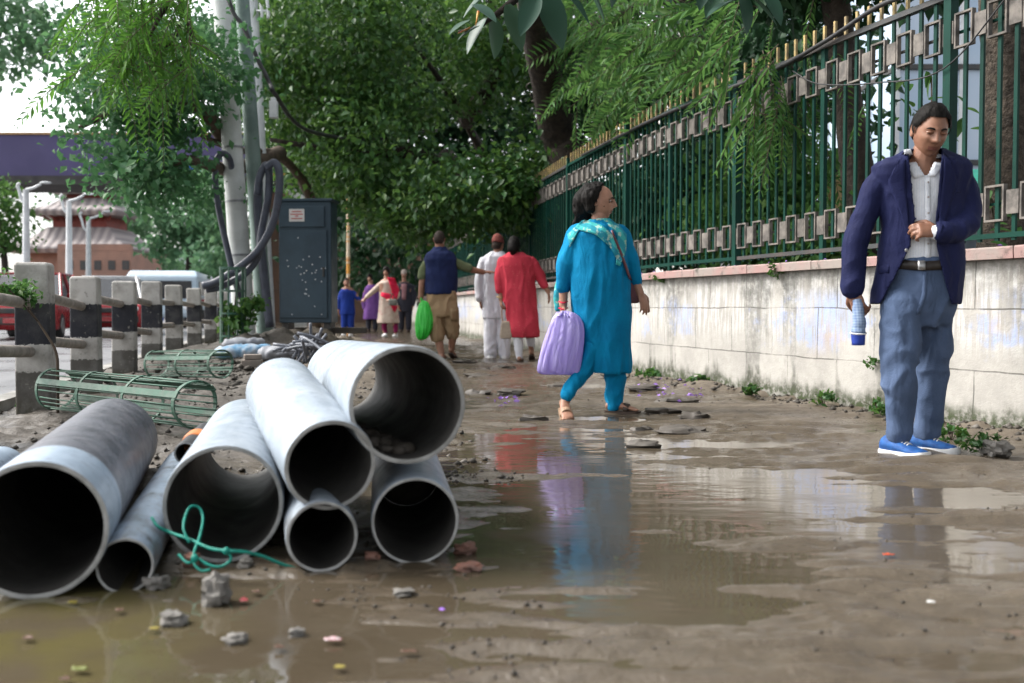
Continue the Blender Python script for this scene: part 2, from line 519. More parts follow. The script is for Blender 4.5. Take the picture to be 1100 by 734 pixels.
# road beyond the posts, kerb and lane marks
def road_mat():
    n = NT('asphalt')
    p = n.coord('Pos')
    f = n.noise(p, 0.5, 5); g = n.noise(p, 120, 3)
    c = n.mix(n.mapr(f, 0.35, 0.65), (0.085, 0.085, 0.088), (0.14, 0.14, 0.145))
    c = n.mix(n.mapr(g, 0.4, 0.7, 0, 0.5), c, (0.2, 0.2, 0.2))
    n.set(c, n.mapr(f, 0.4, 0.6, 0.25, 0.5), 0, 0.5)
    n.bump(g, 0.25, 0.004)
    return n.m
ry = [-20, 0, 3, 6, 10, 15, 20, 30, 45, 70, 110, 180]
def strip_mesh(name, off0, off1, z, mat, ys_=ry):
    m = MB(); v = []
    for b in ys_: v += [(post_x(b) - off0, b, z), (post_x(b) - off1, b, z)]
    m.add(v, [(2 * i, 2 * i + 1, 2 * i + 3, 2 * i + 2) for i in range(len(ys_) - 1)])
    return m.build(name, mat)
road = tag(strip_mesh('road', 0.42, 13.0, -0.022, road_mat()), 'grey asphalt road beyond the posts', 'road', kind='structure')
paint = pm('road_paint', (0.72, 0.72, 0.7), (0.5, 0.5, 0.5), 9, 0.5)
m = MB()
for k in range(16):
    y0 = 4 + k * 5.5
    for o in (3.9,):
        a, b = post_x(y0) - o, post_x(y0 + 2.6) - o
        m.add([(a, y0, -0.018), (a + 0.14, y0, -0.018), (b + 0.14, y0 + 2.6, -0.018), (b, y0 + 2.6, -0.018)], [(0, 1, 2, 3)])
v = []
for b in ry: v += [(post_x(b) - 0.72, b, -0.018), (post_x(b) - 0.6, b, -0.018)]
m.add(v, [(2 * i, 2 * i + 1, 2 * i + 3, 2 * i + 2) for i in range(len(ry) - 1)])
tag(m.build('road_markings', paint), 'white lane lines on the asphalt road', 'road marking', kind='structure')
m = MB()
kerb_c = pm('kerb_stone', (0.3, 0.29, 0.27), (0.16, 0.155, 0.14), 3, 0.7, 0.4, 40)
for b0 in np.arange(-3, 60, 1.0):
    a0, a1 = post_x(b0), post_x(b0 + 0.985)
    pr = [(-0.42, -0.03), (-0.42, 0.085), (-0.40, 0.1), (-0.25, 0.1), (-0.25, -0.03)]
    m.rings([[(a0 + u, b0, z) for u, z in pr], [(a1 + u, b0 + 0.985, z) for u, z in pr]])
tag(m.build('kerb', kerb_c), 'grey kerb stones between the posts and the road', 'kerb', kind='structure')

# ------------------------------------------------------------------ boundary wall
def strip_uv(me, fn):
    uv = me.uv_layers.new(name='UVMap')
    for l in me.loops:
        uv.data[l.index].uv = fn(me.vertices[l.vertex_index].co)
SS = np.arange(0.2, WLEN - 0.3, 0.25)
WALLH = 0.98
prof_n = 22
wv, wuv = [], []
for s in SS:
    p, t, o = wall_at(s)
    for k in range(prof_n + 1):
        z = -0.1 + (WALLH + 0.1) * k / prof_n
        q = p - o * (0.012 * float(fbm(np.array([s * 1.3]), np.array([z * 2.0]), 3, 5)[0]))
        wv.append((q.x, q.y, z)); wuv.append((s, z))
    q = p - o * 0.3
    wv += [(q.x, q.y, WALLH), (q.x, q.y, -0.1)]; wuv += [(s, WALLH + 0.3), (s, 3)]
pn = prof_n + 3
wf = [(i * pn + k, (i + 1) * pn + k, (i + 1) * pn + k + 1, i * pn + k + 1) for i in range(len(SS) - 1) for k in range(pn - 1)]
def wall_mat():
    n = NT('stained_plaster')
    uvw = n.coord('UV')
    u, v = n.sep(uvw)[:2]
    w1 = n.noise(uvw, 2.2, 6, 0.65); w2 = n.noise(uvw, 14, 5, 0.7); w3 = n.noise(uvw, 70, 3, 0.7)
    streak = n.noise(n.comb(n.math('MULTIPLY', u, 13.0), n.math('MULTIPLY', v, 1.1)), 1.6, 6, 0.7)
    streak2 = n.noise(n.comb(n.math('MULTIPLY', u, 3.2), n.math('MULTIPLY', v, 0.5), 4.0), 1.0, 5, 0.6)
    c = n.mix(n.mapr(w1, 0.35, 0.65), (0.40, 0.383, 0.35), (0.31, 0.297, 0.272))
    c = n.mix(n.mapr(w2, 0.5, 0.8, 0, 0.5), c, (0.27, 0.26, 0.24))
    # chalky limewash runs in the upper half
    band = n.math('MULTIPLY', n.mapr(v, 0.38, 0.6), n.mapr(v, 1.0, 0.88))
    c = n.mix(n.math('MULTIPLY', band, n.mapr(streak, 0.47, 0.56, 0, 0.6)), c, (0.55, 0.545, 0.525))
    # faded blue paint scrubbed off the face
    bl = n.math('MULTIPLY', n.math('MULTIPLY', n.mapr(v, 0.34, 0.5), n.mapr(v, 0.88, 0.72)), n.mapr(n.noise(n.comb(u, n.math('MULTIPLY', v, 1.5), 2.0), 1.15, 5, 0.7), 0.49, 0.58))
    c = n.mix(n.math('MULTIPLY', bl, n.mapr(streak, 0.42, 0.58, 0.05, 0.75)), c, (0.26, 0.34, 0.58))
    rd = n.math('MULTIPLY', n.mapr(v, 0.3, 0.45), n.mapr(n.noise(uvw, 0.9, 4), 0.58, 0.68, 0, 0.2))
    c = n.mix(rd, c, (0.5, 0.27, 0.2))
    # block joints, broken up by noise so that they come and go
    br = n.new('ShaderNodeTexBrick')
    jit = n.new('ShaderNodeVectorMath'); jit.operation = 'ADD'
    n.link(uvw, jit.inputs[0])
    nz = n.new('ShaderNodeTexNoise'); nz.inputs['Scale'].default_value = 3; n.link(uvw, nz.inputs['Vector'])
    sc = n.new('ShaderNodeVectorMath'); sc.operation = 'SCALE'; n.link(nz.outputs['Color'], sc.inputs[0]); sc.inputs['Scale'].default_value = 0.03
    n.link(sc.outputs[0], jit.inputs[1]); n.link(jit.outputs[0], br.inputs['Vector'])
    br.inputs['Scale'].default_value = 1.0; br.inputs['Mortar Size'].default_value = 0.005
    br.inputs['Brick Width'].default_value = 0.62; br.inputs['Row Height'].default_value = 0.36; br.offset = 0.37
    br.inputs['Mortar Smooth'].default_value = 0.2
    jm = n.math('MULTIPLY', br.outputs['Fac'], n.mapr(w1, 0.38, 0.55, 0.25, 1.0))
    c = n.mix(n.math('MULTIPLY', jm, 0.9), c, (0.11, 0.105, 0.095))
    # black mould running down from the coping, damp and moss at the foot
    top = n.math('MULTIPLY', n.mapr(n.math('ADD', v, n.math('MULTIPLY', streak2, 0.55)), 0.98, 1.24), n.mapr(w2, 0.3, 0.62, 0.2, 1.0))
    c = n.mix(n.math('MULTIPLY', top, 0.55), c, (0.035, 0.035, 0.03))
    drip = n.math('MULTIPLY', n.mapr(streak2, 0.545, 0.63), n.mapr(w2, 0.35, 0.6, 0.25, 0.95))
    c = n.mix(n.math('MULTIPLY', drip, 0.5), c, (0.10, 0.10, 0.09))
    foot = n.mapr(n.math('SUBTRACT', v, n.math('MULTIPLY', streak2, 0.62)), -0.10, -0.24)
    c = n.mix(n.math('MULTIPLY', foot, n.mapr(w2, 0.3, 0.6, 0.3, 0.95)), c, (0.06, 0.062, 0.045))
    moss = n.math('MULTIPLY', n.mapr(v, 0.16, 0.04), n.mapr(w2, 0.42, 0.58))
    c = n.mix(moss, c, (0.045, 0.06, 0.025))
    n.set(c, 0.85, 0, 0.25)
    n.bump(n.math('SUBTRACT', n.math('ADD', w2, n.math('MULTIPLY', w3, 0.35)), n.math('MULTIPLY', jm, 0.9)), 0.5, 0.012)
    return n.m
p0 = wall_at(6.0)[0]
wall = thing('boundary_wall', 'long low plastered wall with stains and faded blue paint below the green railing', 'wall', p0)
me = bpy.data.meshes.new('wall_face'); me.from_pydata(wv, [], wf)
uvl = me.uv_layers.new(name='UVMap')
lv = np.empty(len(me.loops), dtype=np.int32); me.loops.foreach_get('vertex_index', lv)
uvl.data.foreach_set('uv', np.array(wuv, dtype=np.float32)[lv].ravel())
me.polygons.foreach_set('use_smooth', [True] * len(me.polygons))
bm = bmesh.new(); bm.from_mesh(me); bmesh.ops.recalc_face_normals(bm, faces=bm.faces); bm.to_mesh(me); bm.free()
wall_face = link_mesh('wall_face', me, wall_mat(), wall, auto=40)
m = MB()
for s in np.arange(0.3, WLEN - 1.0, 0.9):      # coping slabs with thin joints
    rs = []
    for e in (0.004, 0.45, 0.896):
        p, t, o = wall_at(s + e)
        dz = 0.004 * math.sin(s * 5.1)
        pr = [(0.055, WALLH + 0.002), (0.058, WALLH + 0.058 + dz), (0.05, WALLH + 0.068 + dz), (-0.33, WALLH + 0.07 + dz), (-0.33, WALLH + 0.002)]
        rs.append([p + o * a + Vector((0, 0, z)) for a, z in pr])
    m.rings(rs)
cop = NT('coping_stone'); pc = cop.coord('Pos')
cc = cop.mix(cop.mapr(cop.noise(pc, 2.5, 5), 0.35, 0.65), (0.33, 0.20, 0.185), (0.27, 0.235, 0.21))
cc = cop.mix(cop.mapr(cop.noise(pc, 11, 5, 0.7), 0.52, 0.7, 0, 0.8), cc, (0.06, 0.06, 0.05))
cop.set(cc, 0.8, 0, 0.3); cop.bump(cop.noise(pc, 45, 4), 0.4, 0.008)
m.build('coping', cop.m, wall)

# ------------------------------------------------------------------ iron railing on the wall
green = NT('green_paint'); gp = green.coord('Pos')
gc = green.mix(green.mapr(green.noise(gp, 3, 5), 0.35, 0.65), (0.002, 0.028, 0.020), (0.003, 0.040, 0.028))
gc = green.mix(green.mapr(green.noise(gp, 22, 5, 0.7), 0.62, 0.75, 0, 0.8), gc, (0.05, 0.03, 0.02))
green.set(gc, 0.55, 0, 0.15); green.bump(green.noise(gp, 60, 3), 0.15, 0.002); GREEN = green.m
GOLD = pm('gilded_tip_paint', (0.42, 0.31, 0.12), (0.2, 0.15, 0.08), 12, 0.5, 0.2, 60)
FRET = pm('grey_fret_plate', (0.19, 0.17, 0.15), (0.08, 0.073, 0.066), 10, 0.75, 0.4, 60)
DARKRAIL = pm('dark_rail', (0.035, 0.04, 0.042), (0.06, 0.05, 0.045), 6, 0.5, 0.2, 60)
ZB, ZT = WALLH + 0.07, 2.60
BAY = 2.52
NBAY = 15
s0 = 0.6
fence = thing('iron_railing', 'tall green iron railing with gilded tips and grey fretwork on the wall', 'fence', wall_at(7.0)[0] + Vector((0, 0, ZB)))
INS = 0.12     # how far behind the wall face the railing stands
def fence_pt(s, z, off=0.0):
    p, t, o = wall_at(s)
    return p - o * (INS - off) + Vector((0, 0, z)), t, o
def bar(mb, s, z0, z1, wdt, dpt, off=0.0, mi=0):
    p, t, o = fence_pt(s, 0, off)
    M = Matrix(((t.x, o.x, 0, p.x), (t.y, o.y, 0, p.y), (0, 0, 1, 0), (0, 0, 0, 1)))
    mb.box((0, 0, (z0 + z1) / 2), (wdt, dpt, z1 - z0), mi=mi, M=M)
for b in range(NBAY):
    sb = s0 + b * BAY
    if sb + BAY > WLEN - 1: break
    m = MB(); g = MB(); frs = []; rl = MB()
    NB = 20; st = BAY / NB
    for k in range(1, NB):
        s = sb + k * st
        if k != NB // 2: bar(m, s + random.uniform(-.004, .004), ZB + 0.045, ZT + 0.02, 0.026, 0.016)
        bar(m, s, ZT + 0.024, ZT + 0.15, 0.022, 0.018, mi=1)
    for zc in (1.31, 2.37):        # fret rows: hollow frames between solid plates
        fr = MB(); frs.append(fr)
        for k in range(0, NB, 2):
            sc_ = sb + (k + 1.0) * st
            hw, hh, tk = 0.064, 0.105, 0.012
            bar(fr, sc_ - hw, zc - hh, zc + hh, tk, 0.03, 0.014)
            bar(fr, sc_ + hw, zc - hh, zc + hh, tk, 0.03, 0.014)
            bar(fr, sc_, zc + hh - tk, zc + hh, 2 * hw - tk - 0.002, 0.03, 0.014)
            bar(fr, sc_, zc - hh, zc - hh + tk, 2 * hw - tk - 0.002, 0.03, 0.014)
            bar(fr, sb + (k + 2.0) * st, zc - 0.068, zc + 0.068, 0.085, 0.012, 0.017)
    def rail(mb, z, h, d, off=0.0):
        rs = []
        for e in np.linspace(0.035, BAY - 0.035, 5):
            p, t, o = fence_pt(sb + e, z, off)
            rs.append([p + o * (d / 2) + Vector((0, 0, -h / 2)), p + o * (d / 2) + Vector((0, 0, h / 2)), p - o * (d / 2) + Vector((0, 0, h / 2)), p - o * (d / 2) + Vector((0, 0, -h / 2))])
        mb.rings(rs)
    rail(rl, ZB + 0.075, 0.03, 0.034); rail(rl, ZT, 0.034, 0.05)
    rail(rl, 1.31, 0.014, 0.02, -0.02); rail(rl, 2.37, 0.014, 0.02, -0.02)
    pn_ = m.build('bar_panel', [GREEN, GOLD], fence)
    for fr in frs: fr.build('fretwork', FRET, pn_)
    rl.build('rail', DARKRAIL if b % 3 == 0 else GREEN, fence)
    pm_ = MB(); bar(pm_, sb, ZB, ZT + 0.1, 0.06, 0.06); pm_.build('post', GREEN, fence)
    pm_ = MB(); bar(pm_, sb + BAY / 2, ZB, ZT + 0.02, 0.045, 0.03); pm_.build('post', GREEN, fence)

def wire(name, pts, r, mat, label, cat, sub=8, group=None):
    m = MB(); m.tube(pts, r, 6, sub); return tag(m.build(name, mat, smooth=True), label, cat, group)
BLACKPVC = pm('black_rubber', (0.012, 0.012, 0.014), (0.03, 0.03, 0.032), 8, 0.45, 0.1)
fp = []
for px, z in ((1010, 2.62), (940, 2.70), (880, 2.62), (820, 2.56), (760, 2.57), (690, 2.58), (620, 2.6)):
    p, t, o = fence_pt(wall_s_px(px), z, 0.06); fp.append(p)
wire('black_cable', fp, 0.018, BLACKPVC, 'thick black cable slung along the top rail of the green railing', 'cable')
fp = []
for px, z in ((1075, 2.5), (1000, 2.16), (930, 2.2), (868, 2.33), (840, 2.5)):
    p, t, o = fence_pt(wall_s_px(px), z, 0.05); fp.append(p)
wire('thin_wire', fp, 0.005, BLACKPVC, 'thin dark wire looped across the railing above the man in the jacket', 'wire')

# ------------------------------------------------------------------ concrete posts with pipe rails
def post_mat():
    n = NT('banded_post')
    p = n.coord('Pos'); z = n.sep(p)[2]
    f = n.noise(p, 5, 6, 0.7); g = n.noise(p, 40, 4, 0.7)
    zz = n.math('ADD', z, n.mapr(g, 0.3, 0.7, -0.008, 0.008))
    white = n.mix(n.mapr(f, 0.4, 0.7), (0.40, 0.385, 0.36), (0.25, 0.24, 0.22))
    dark = n.mix(n.mapr(f, 0.4, 0.7), (0.018, 0.019, 0.025), (0.05, 0.05, 0.052))
    k = n.math('MULTIPLY', n.math('GREATER_THAN', zz, 0.475), n.math('LESS_THAN', zz, 0.735))
    c = n.mix(k, white, dark)
    c = n.mix(n.math('MULTIPLY', n.math('LESS_THAN', zz, 0.30), 1.0), c, n.mix(n.mapr(f, 0.35, 0.6), (0.13, 0.125, 0.115), (0.075, 0.07, 0.062)))
    c = n.mix(n.math('MULTIPLY', n.mapr(z, 0.16, 0.02), n.mapr(f, 0.3, 0.6)), c, (0.06, 0.055, 0.035))
    c = n.mix(n.mapr(n.noise(p, 16, 4, 0.7), 0.6, 0.68, 0, 0.75), c, (0.2, 0.19, 0.17))
    n.set(c, 0.8, 0, 0.3); n.bump(g, 0.5, 0.008)
    return n.m
POSTM = post_mat()
RAILM = pm('rusty_pipe_rail', (0.27, 0.24, 0.21), (0.17, 0.15, 0.13), 9, 0.6, 0.3, 70)
PY = [4.9, 6.42, 7.9, 9.55, 11.25, 13.2, 15.6, 18.2, 20.8]
barrier = thing('post_and_rail_barrier', 'black and white banded concrete posts joined by two rusty pipe rails along the kerb', 'barrier', (post_x(6.4), 6.4, 0))
PTH = [0.98, 1.0, 0.955, 0.96, 1.0, 1.0, 1.0, 1.02, 1.02]
for i, y in enumerate(PY):
    m = MB()
    hw, hd = 0.105, 0.09
    lean = random.uniform(-.012, .012)
    rz = 0.2
    M = Matrix.Translation((post_x(y), y, 0)) @ Matrix.Rotation(rz, 4, 'Z') @ Matrix.Rotation(lean, 4, 'Y')
    rs = []
    for z, q in ((-0.1, 1.0), (0.25, 1.0), (PTH[i] - 0.02, 0.97), (PTH[i], 0.86)):
        rs.append([M @ Vector((a * hw * q, b * hd * q, z)) for a, b in ((-1, -1), (1, -1), (1, 1), (-1, 1))])
    m.rings(rs)
    m.build('post', POSTM, barrier, bev=0.012)
    if i + 1 < len(PY):
        y2 = PY[i + 1]
        for z in (0.765, 0.475):
            m = MB()
            a = Vector((post_x(y) + 0.02, y + 0.085, z + random.uniform(0.0, 0.03)))
            b = Vector((post_x(y2) - 0.0, y2 - 0.085, z - random.uniform(0.0, 0.05)))
            if i == 1: b.z -= 0.02
            m.tube([a, b], 0.036, 12)
            m.build('rail', RAILM, barrier, smooth=True, auto=40)
            for q, e in ((a, 0.006), (b, -0.006)):
                pass
# ------------------------------------------------------------------ pipes
def pipe_mat(name, c1, c2, dark, stain, rough=0.3):
    n = NT(name)
    p = n.coord('Pos')
    f = n.noise(p, 6, 5, 0.65); g = n.noise(p, 18, 5, 0.7); h = n.noise(p, 90, 3)
    c = n.mix(n.mapr(f, 0.35, 0.65), c1, c2)
    c = n.mix(n.mapr(g, 0.54, 0.72, 0, stain), c, dark)
    c = n.mix(n.mapr(h, 0.64, 0.75, 0, 0.5), c, dark)
    z = n.sep(p)[2]
    mud = n.math('MULTIPLY', n.mapr(n.math('ADD', z, n.mapr(g, 0.3, 0.7, -0.07, 0.07)), 0.16, 0.03), n.mapr(h, 0.3, 0.6, 0.5, 1.0))
    c = n.mix(n.math('MULTIPLY', mud, 0.9), c, (0.075, 0.06, 0.043))
    scr = n.noise(n.scale(p, (9, 1.2, 9)), 22, 3)
    c = n.mix(n.mapr(scr, 0.62, 0.7, 0, 0.35), c, dark)
    n.set(c, n.mapr(g, 0.35, 0.7, rough, rough + 0.25), 0, 0.5)
    n.bump(n.math('ADD', f, n.math('MULTIPLY', h, 0.2)), 0.2, 0.006)
    return n.m
P_WHITE = pipe_mat('white_pipe_skin', (0.32, 0.365, 0.41), (0.24, 0.285, 0.335), (0.12, 0.15, 0.19), 0.85)
P_BLUE = pipe_mat('pale_blue_pipe_skin', (0.29, 0.36, 0.44), (0.22, 0.28, 0.355), (0.10, 0.12, 0.15), 0.75)
P_DARK = pipe_mat('slate_pipe_skin', (0.09, 0.095, 0.115), (0.055, 0.058, 0.072), (0.17, 0.165, 0.17), 0.75, 0.35)
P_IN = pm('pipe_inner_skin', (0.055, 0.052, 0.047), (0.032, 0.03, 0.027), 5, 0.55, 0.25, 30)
P_RIM = pm('pipe_cut_edge', (0.36, 0.36, 0.35), (0.22, 0.22, 0.21), 14, 0.6, 0.3, 80)
PLUG_DARK = pm('blackout_plug_skin', (0.05, 0.042, 0.034), (0.025, 0.02, 0.016), 14, 0.8, 0.6, 40)  # skin of the added plugs that darken the pipe bores
def pipe(label, front, back, r, mat, wall=0.012, split=None, mat2=None, name='pipe', plug=0.85):
    """front/back = (px, py, depth) of the centres of the two ends"""
    a, b = at(*front), at(*back)
    ax = (b - a).normalized()
    u = (Vector((0, 0, 1)) - ax * ax.z).normalized(); w = ax.cross(u)
    n = 56
    def ring(t, rr): return [a.lerp(b, t) + (u * math.cos(2 * math.pi * j / n) + w * math.sin(2 * math.pi * j / n)) * rr * (1 + 0.006 * math.sin(2 * 2 * math.pi * j / n + 1)) + ax * (0.006 * noise.noise(Vector((math.cos(2 * math.pi * j / n) * 3, math.sin(2 * math.pi * j / n) * 3, r * 50)))) for j in range(n)]
    ts = [0, 0.01] + [k / 8 for k in range(1, 8)] + [0.99, 1]
    if split: ts = sorted(ts + [split, split + 0.004])
    outer = [ring(t, r - (0.002 if t in (0, 1) else 0) ) for t in ts]
    m = MB()
    o = len(m.v)
    m.rings(outer, cap=False, mi=0)
    if split:
        for i in range(len(ts) - 1):
            if ts[i] >= split:
                for k in range(i * n, (i + 1) * n): m.m[k] = 3
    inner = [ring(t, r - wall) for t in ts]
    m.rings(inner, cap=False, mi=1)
    m.rings([ring(0, r - 0.002), ring(-0.0008, r - wall * 0.5), ring(0, r - wall)], cap=False, mi=2)
    m.rings([ring(1, r - 0.002), ring(1.0008, r - wall * 0.5), ring(1, r - wall)], cap=False, mi=2)
    bm_me = m.mesh(name)
    # weld ends so that the shell is one watertight skin
    bm = bmesh.new(); bm.from_mesh(bm_me)
    bmesh.ops.remove_doubles(bm, verts=bm.verts, dist=0.0005)
    bmesh.ops.recalc_face_normals(bm, faces=bm.faces); bm.to_mesh(bm_me); bm.free()
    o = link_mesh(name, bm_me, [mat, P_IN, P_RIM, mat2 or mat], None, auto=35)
    tag(o, label, 'pipe', 'pipes stacked on the muddy path')
    if plug:  # added stopper: shuts out light from the far end so the bore stays dark
        g = MB(); rs = []
        for q, dz in ((.99, -.02), (.97, 0), (.7, .02), (.35, .03), (.05, .035)):
            rs.append([a.lerp(b, plug) + (u * math.cos(2 * math.pi * j / 24) + w * math.sin(2 * math.pi * j / 24)) * (r - wall) * q - ax * (dz + (.02 * noise.noise(Vector((j * .9, q * 5, r * 40))) if q < .95 else 0)) for j in range(24)])
        g.rings(rs); g.build('blackout_plug', PLUG_DARK, o, smooth=True)
    return o
pipe('big slate grey pipe with a pale end, at the left of the heap', (38, 570, 2.43), (122, 473, 4.05), 0.172, P_BLUE, 0.014, 0.16, P_DARK)
pipe('pale pipe mostly hidden behind the slate grey pipe, at the left edge', (-150, 585, 2.6), (2, 507, 3.65), 0.095, P_BLUE, 0.01)
pipe('slim pale blue pipe lying between the slate grey pipe and the open wide pipe', (134, 608, 2.5), (196, 501.5, 4.0), 0.0725, P_BLUE, 0.008)
pipe('wide pale pipe one can see through, with green rope across its mouth', (240, 542, 2.77), (264, 471, 4.15), 0.166, P_WHITE, 0.013, plug=0)
pipe('small pale pipe at the bottom, under the white middle pipe', (346, 577, 2.68), (326, 503, 3.8), 0.098, P_WHITE, 0.010)
pipe('pale pipe at the bottom right corner of the heap', (446, 560, 2.78), (436, 503, 3.65), 0.124, P_WHITE, 0.009)
pipe('white pipe on top of the heap, sloping down towards the camera', (355, 500, 2.70), (302, 421, 3.62), 0.127, P_WHITE, 0.013)
pipe('widest white pipe on top of the heap at the right, with dirt inside', (438, 435, 2.77), (368, 404, 4.6), 0.166, P_WHITE, 0.014, plug=0)
# little black pipe with an orange collar
o = pipe('small black pipe end with an orange collar, lying on the slim pipe', (199, 487, 3.35), (221, 464, 3.9), 0.038, BLACKPVC, 0.006, plug=0)
m = MB(); a, b = at(199, 487, 3.35), at(221, 464, 3.9)
m.tube([a.lerp(b, 0.35), a.lerp(b, 0.40), a.lerp(b, 0.55), a.lerp(b, 0.6)], [0.041, 0.044, 0.044, 0.041], 24)
m.build('collar', pm('orange_plastic', (0.62, 0.2, 0.05), (0.45, 0.16, 0.06), 20, 0.5), o, smooth=True)
# dirt washed into the top pipe
m = MB(); a, b = at(438, 435, 2.77), at(368, 404, 4.6); ax = (b - a).normalized()
for k in range(46):
    t = random.uniform(0.06, 0.35); sx = random.uniform(-0.085, 0.02)
    c = a.lerp(b, t); zz = -math.sqrt(max(0, 0.152 ** 2 - sx ** 2))
    r = random.uniform(0.008, 0.024)
    m.rock(c + Vector((sx, 0, zz + r * 0.6)), (r * 1.3, r * 1.3, r * 0.8), k + 3)
tag(m.build('dirt', pm('dark_soil', (0.035, 0.028, 0.02), (0.07, 0.06, 0.05), 20, 0.8, 0.5), smooth=True), 'clods of dark soil inside the widest white pipe', 'soil', kind='stuff')

# green rope tied in front of the see-through pipe
ROPE = pm('green_nylon_rope', (0.0, 0.17, 0.13), (0.0, 0.24, 0.18), 40, 0.5, 0.3, 300)
m = MB()
def pxs(l, Y): return [at(p[0], p[1], Y + (p[2] if len(p) > 2 else 0)) for p in l]
m.tube(pxs([(163, 556, .02), (170, 566), (185, 573), (205, 580, -.06), (225, 589, -.1), (245, 592, -.12), (262, 593, -.1), (280, 597, -.06), (300, 605, -.03), (318, 611, .0)], 2.68), 0.0045, 8, 6)
m.tube(pxs([(203, 583, -.08), (197, 566, -.05), (203, 546, .02), (213, 545, .04), (218, 556, .02), (215, 575, -.05), (209, 592, -.1), (208, 604, -.12), (216, 613, -.14), (226, 612, -.14)], 2.68), 0.0038, 8, 6)
m.tube(pxs([(243, 590, -.11), (248, 601, -.12), (236, 609, -.13), (222, 606, -.13), (212, 600, -.12), (202, 605, -.1), (192, 596, -.05)], 2.68), 0.0038, 8, 6)
m.ell(at(243, 592, 2.56), (0.010, 0.009, 0.010)); m.ell(at(209, 600, 2.55), (0.010, 0.009, 0.011))
tag(m.build('rope', ROPE, smooth=True), 'knotted green nylon rope trailing across the pipe mouths', 'rope')

# ------------------------------------------------------------------ stones and litter
STONE = pm('wet_stone', (0.17, 0.16, 0.145), (0.09, 0.085, 0.075), 14, 0.55, 0.5, 60, 0.01)
BRICKM = pm('brick_bit', (0.22, 0.10, 0.07), (0.12, 0.07, 0.055), 14, 0.7, 0.5, 60)
SLAB = pm('paver_slab', (0.10, 0.088, 0.075), (0.055, 0.048, 0.04), 10, 0.45, 0.5, 50)
def on_ground(px, py):
    p = gnd(px, py); p.z = max(gh(p.x, p.y), 0.0); return p
def stone(px, py, wpx, hpx, label, mat=STONE, name='stone', group='stones lying about the pipes', seed=1, flat=1.0):
    p = on_ground(px, py); k = p.y / F
    m = MB(); m.rock(p + Vector((0, 0, hpx * k * 0.36)), (wpx * k / 2, wpx * k / 2 * 0.9, hpx * k / 2), seed, n=18, k=12, rough=.6)
    return tag(m.build(name, mat, smooth=True, auto=28), label, name.replace('_', ' '), group)
stone(232, 649, 29, 34, 'blocky grey stone standing in the puddle before the see-through pipe', seed=11)
stone(168, 632, 24, 15, 'low grey stone beside the mouth of the slim blue pipe', seed=4)
stone(206, 611, 16, 14, 'brownish stone behind the knot of the green rope', BRICKM, seed=6)
stone(186, 671, 26, 16, 'dark knobbly stone in the front puddle left of the blocky stone', seed=8)
stone(263, 612, 15, 10, 'small stone between the blocky stone and the small bottom pipe', seed=13)
stone(318, 683, 16, 9, 'dark flat pebble in front of the small bottom pipe', seed=17)
stone(253, 690, 22, 10, 'flat dark pebble in the front puddle', seed=19)
stone(500, 594, 24, 11, 'reddish brick bit beside the bottom right pipe', BRICKM, 'brick_bit', 'brick bits by the pipes', 23)
stone(505, 612, 26, 8, 'flatter brick bit in front of the bottom right pipe', BRICKM, 'brick_bit', 'brick bits by the pipes', 27)
stone(400, 607, 15, 8, 'small brick bit between the two bottom pipes', BRICKM, 'brick_bit', 'brick bits by the pipes', 29)
stone(432, 640, 20, 6, 'thin dark stone lying on the mud before the bottom right pipe', seed=31)
stone(1071, 494, 26, 16, 'mossy grey stone at the foot of the wall by the right edge', seed=37, group='stones by the wall')
stone(1015, 470, 16, 8, 'small dark stone at the wall foot beside the blue sneakers', seed=41, group='stones by the wall')
# broken paver slabs poking out of the mud
SL = [(694, 421, 36, 'slab furthest from the camera beside the wall petals'), (725, 437, 46, 'long thin slab right behind the woman in blue'), (713, 447, 42, 'slab just right of the sandalled foot'), (745, 452, 30, 'slab between the woman in blue and the wall'), (735, 466, 50, 'slab ringed by water right of the woman in blue'), (690, 463, 28, 'small slab in front of the right sandal'), (548, 425, 30, 'slab left of the purple bag'), (520, 405, 34, 'slab behind the right pipe'), (515, 425, 26, 'slab right of the widest pipe'), (573, 452, 28, 'slab in front of the purple bag'), (540, 397, 28, 'slab at the feet of the man in white'), (600, 416, 26, 'slab behind the purple bag'), (500, 392, 26, 'slab near the man in shorts'), (655, 408, 26, 'slab hidden behind the legs of the woman in blue'), (690, 480, 36, 'half-sunk slab in the middle of the path')]
for i, (px, py, wd_, lb) in enumerate(SL):
    p = on_ground(px, py); k = p.y / F; ww = wd_ * k * 0.9
    m = MB()
    m.rock(p + Vector((0, 0, 0.002)), (ww / 2, ww * .36, random.uniform(.02, .034)), i * 1.7 + 2, n=18, k=10, rough=.75)
    tag(m.build('broken_paver', SLAB, smooth=True, auto=45), 'dark broken paver ' + lb, 'paver', 'broken pavers sticking out of the mud')
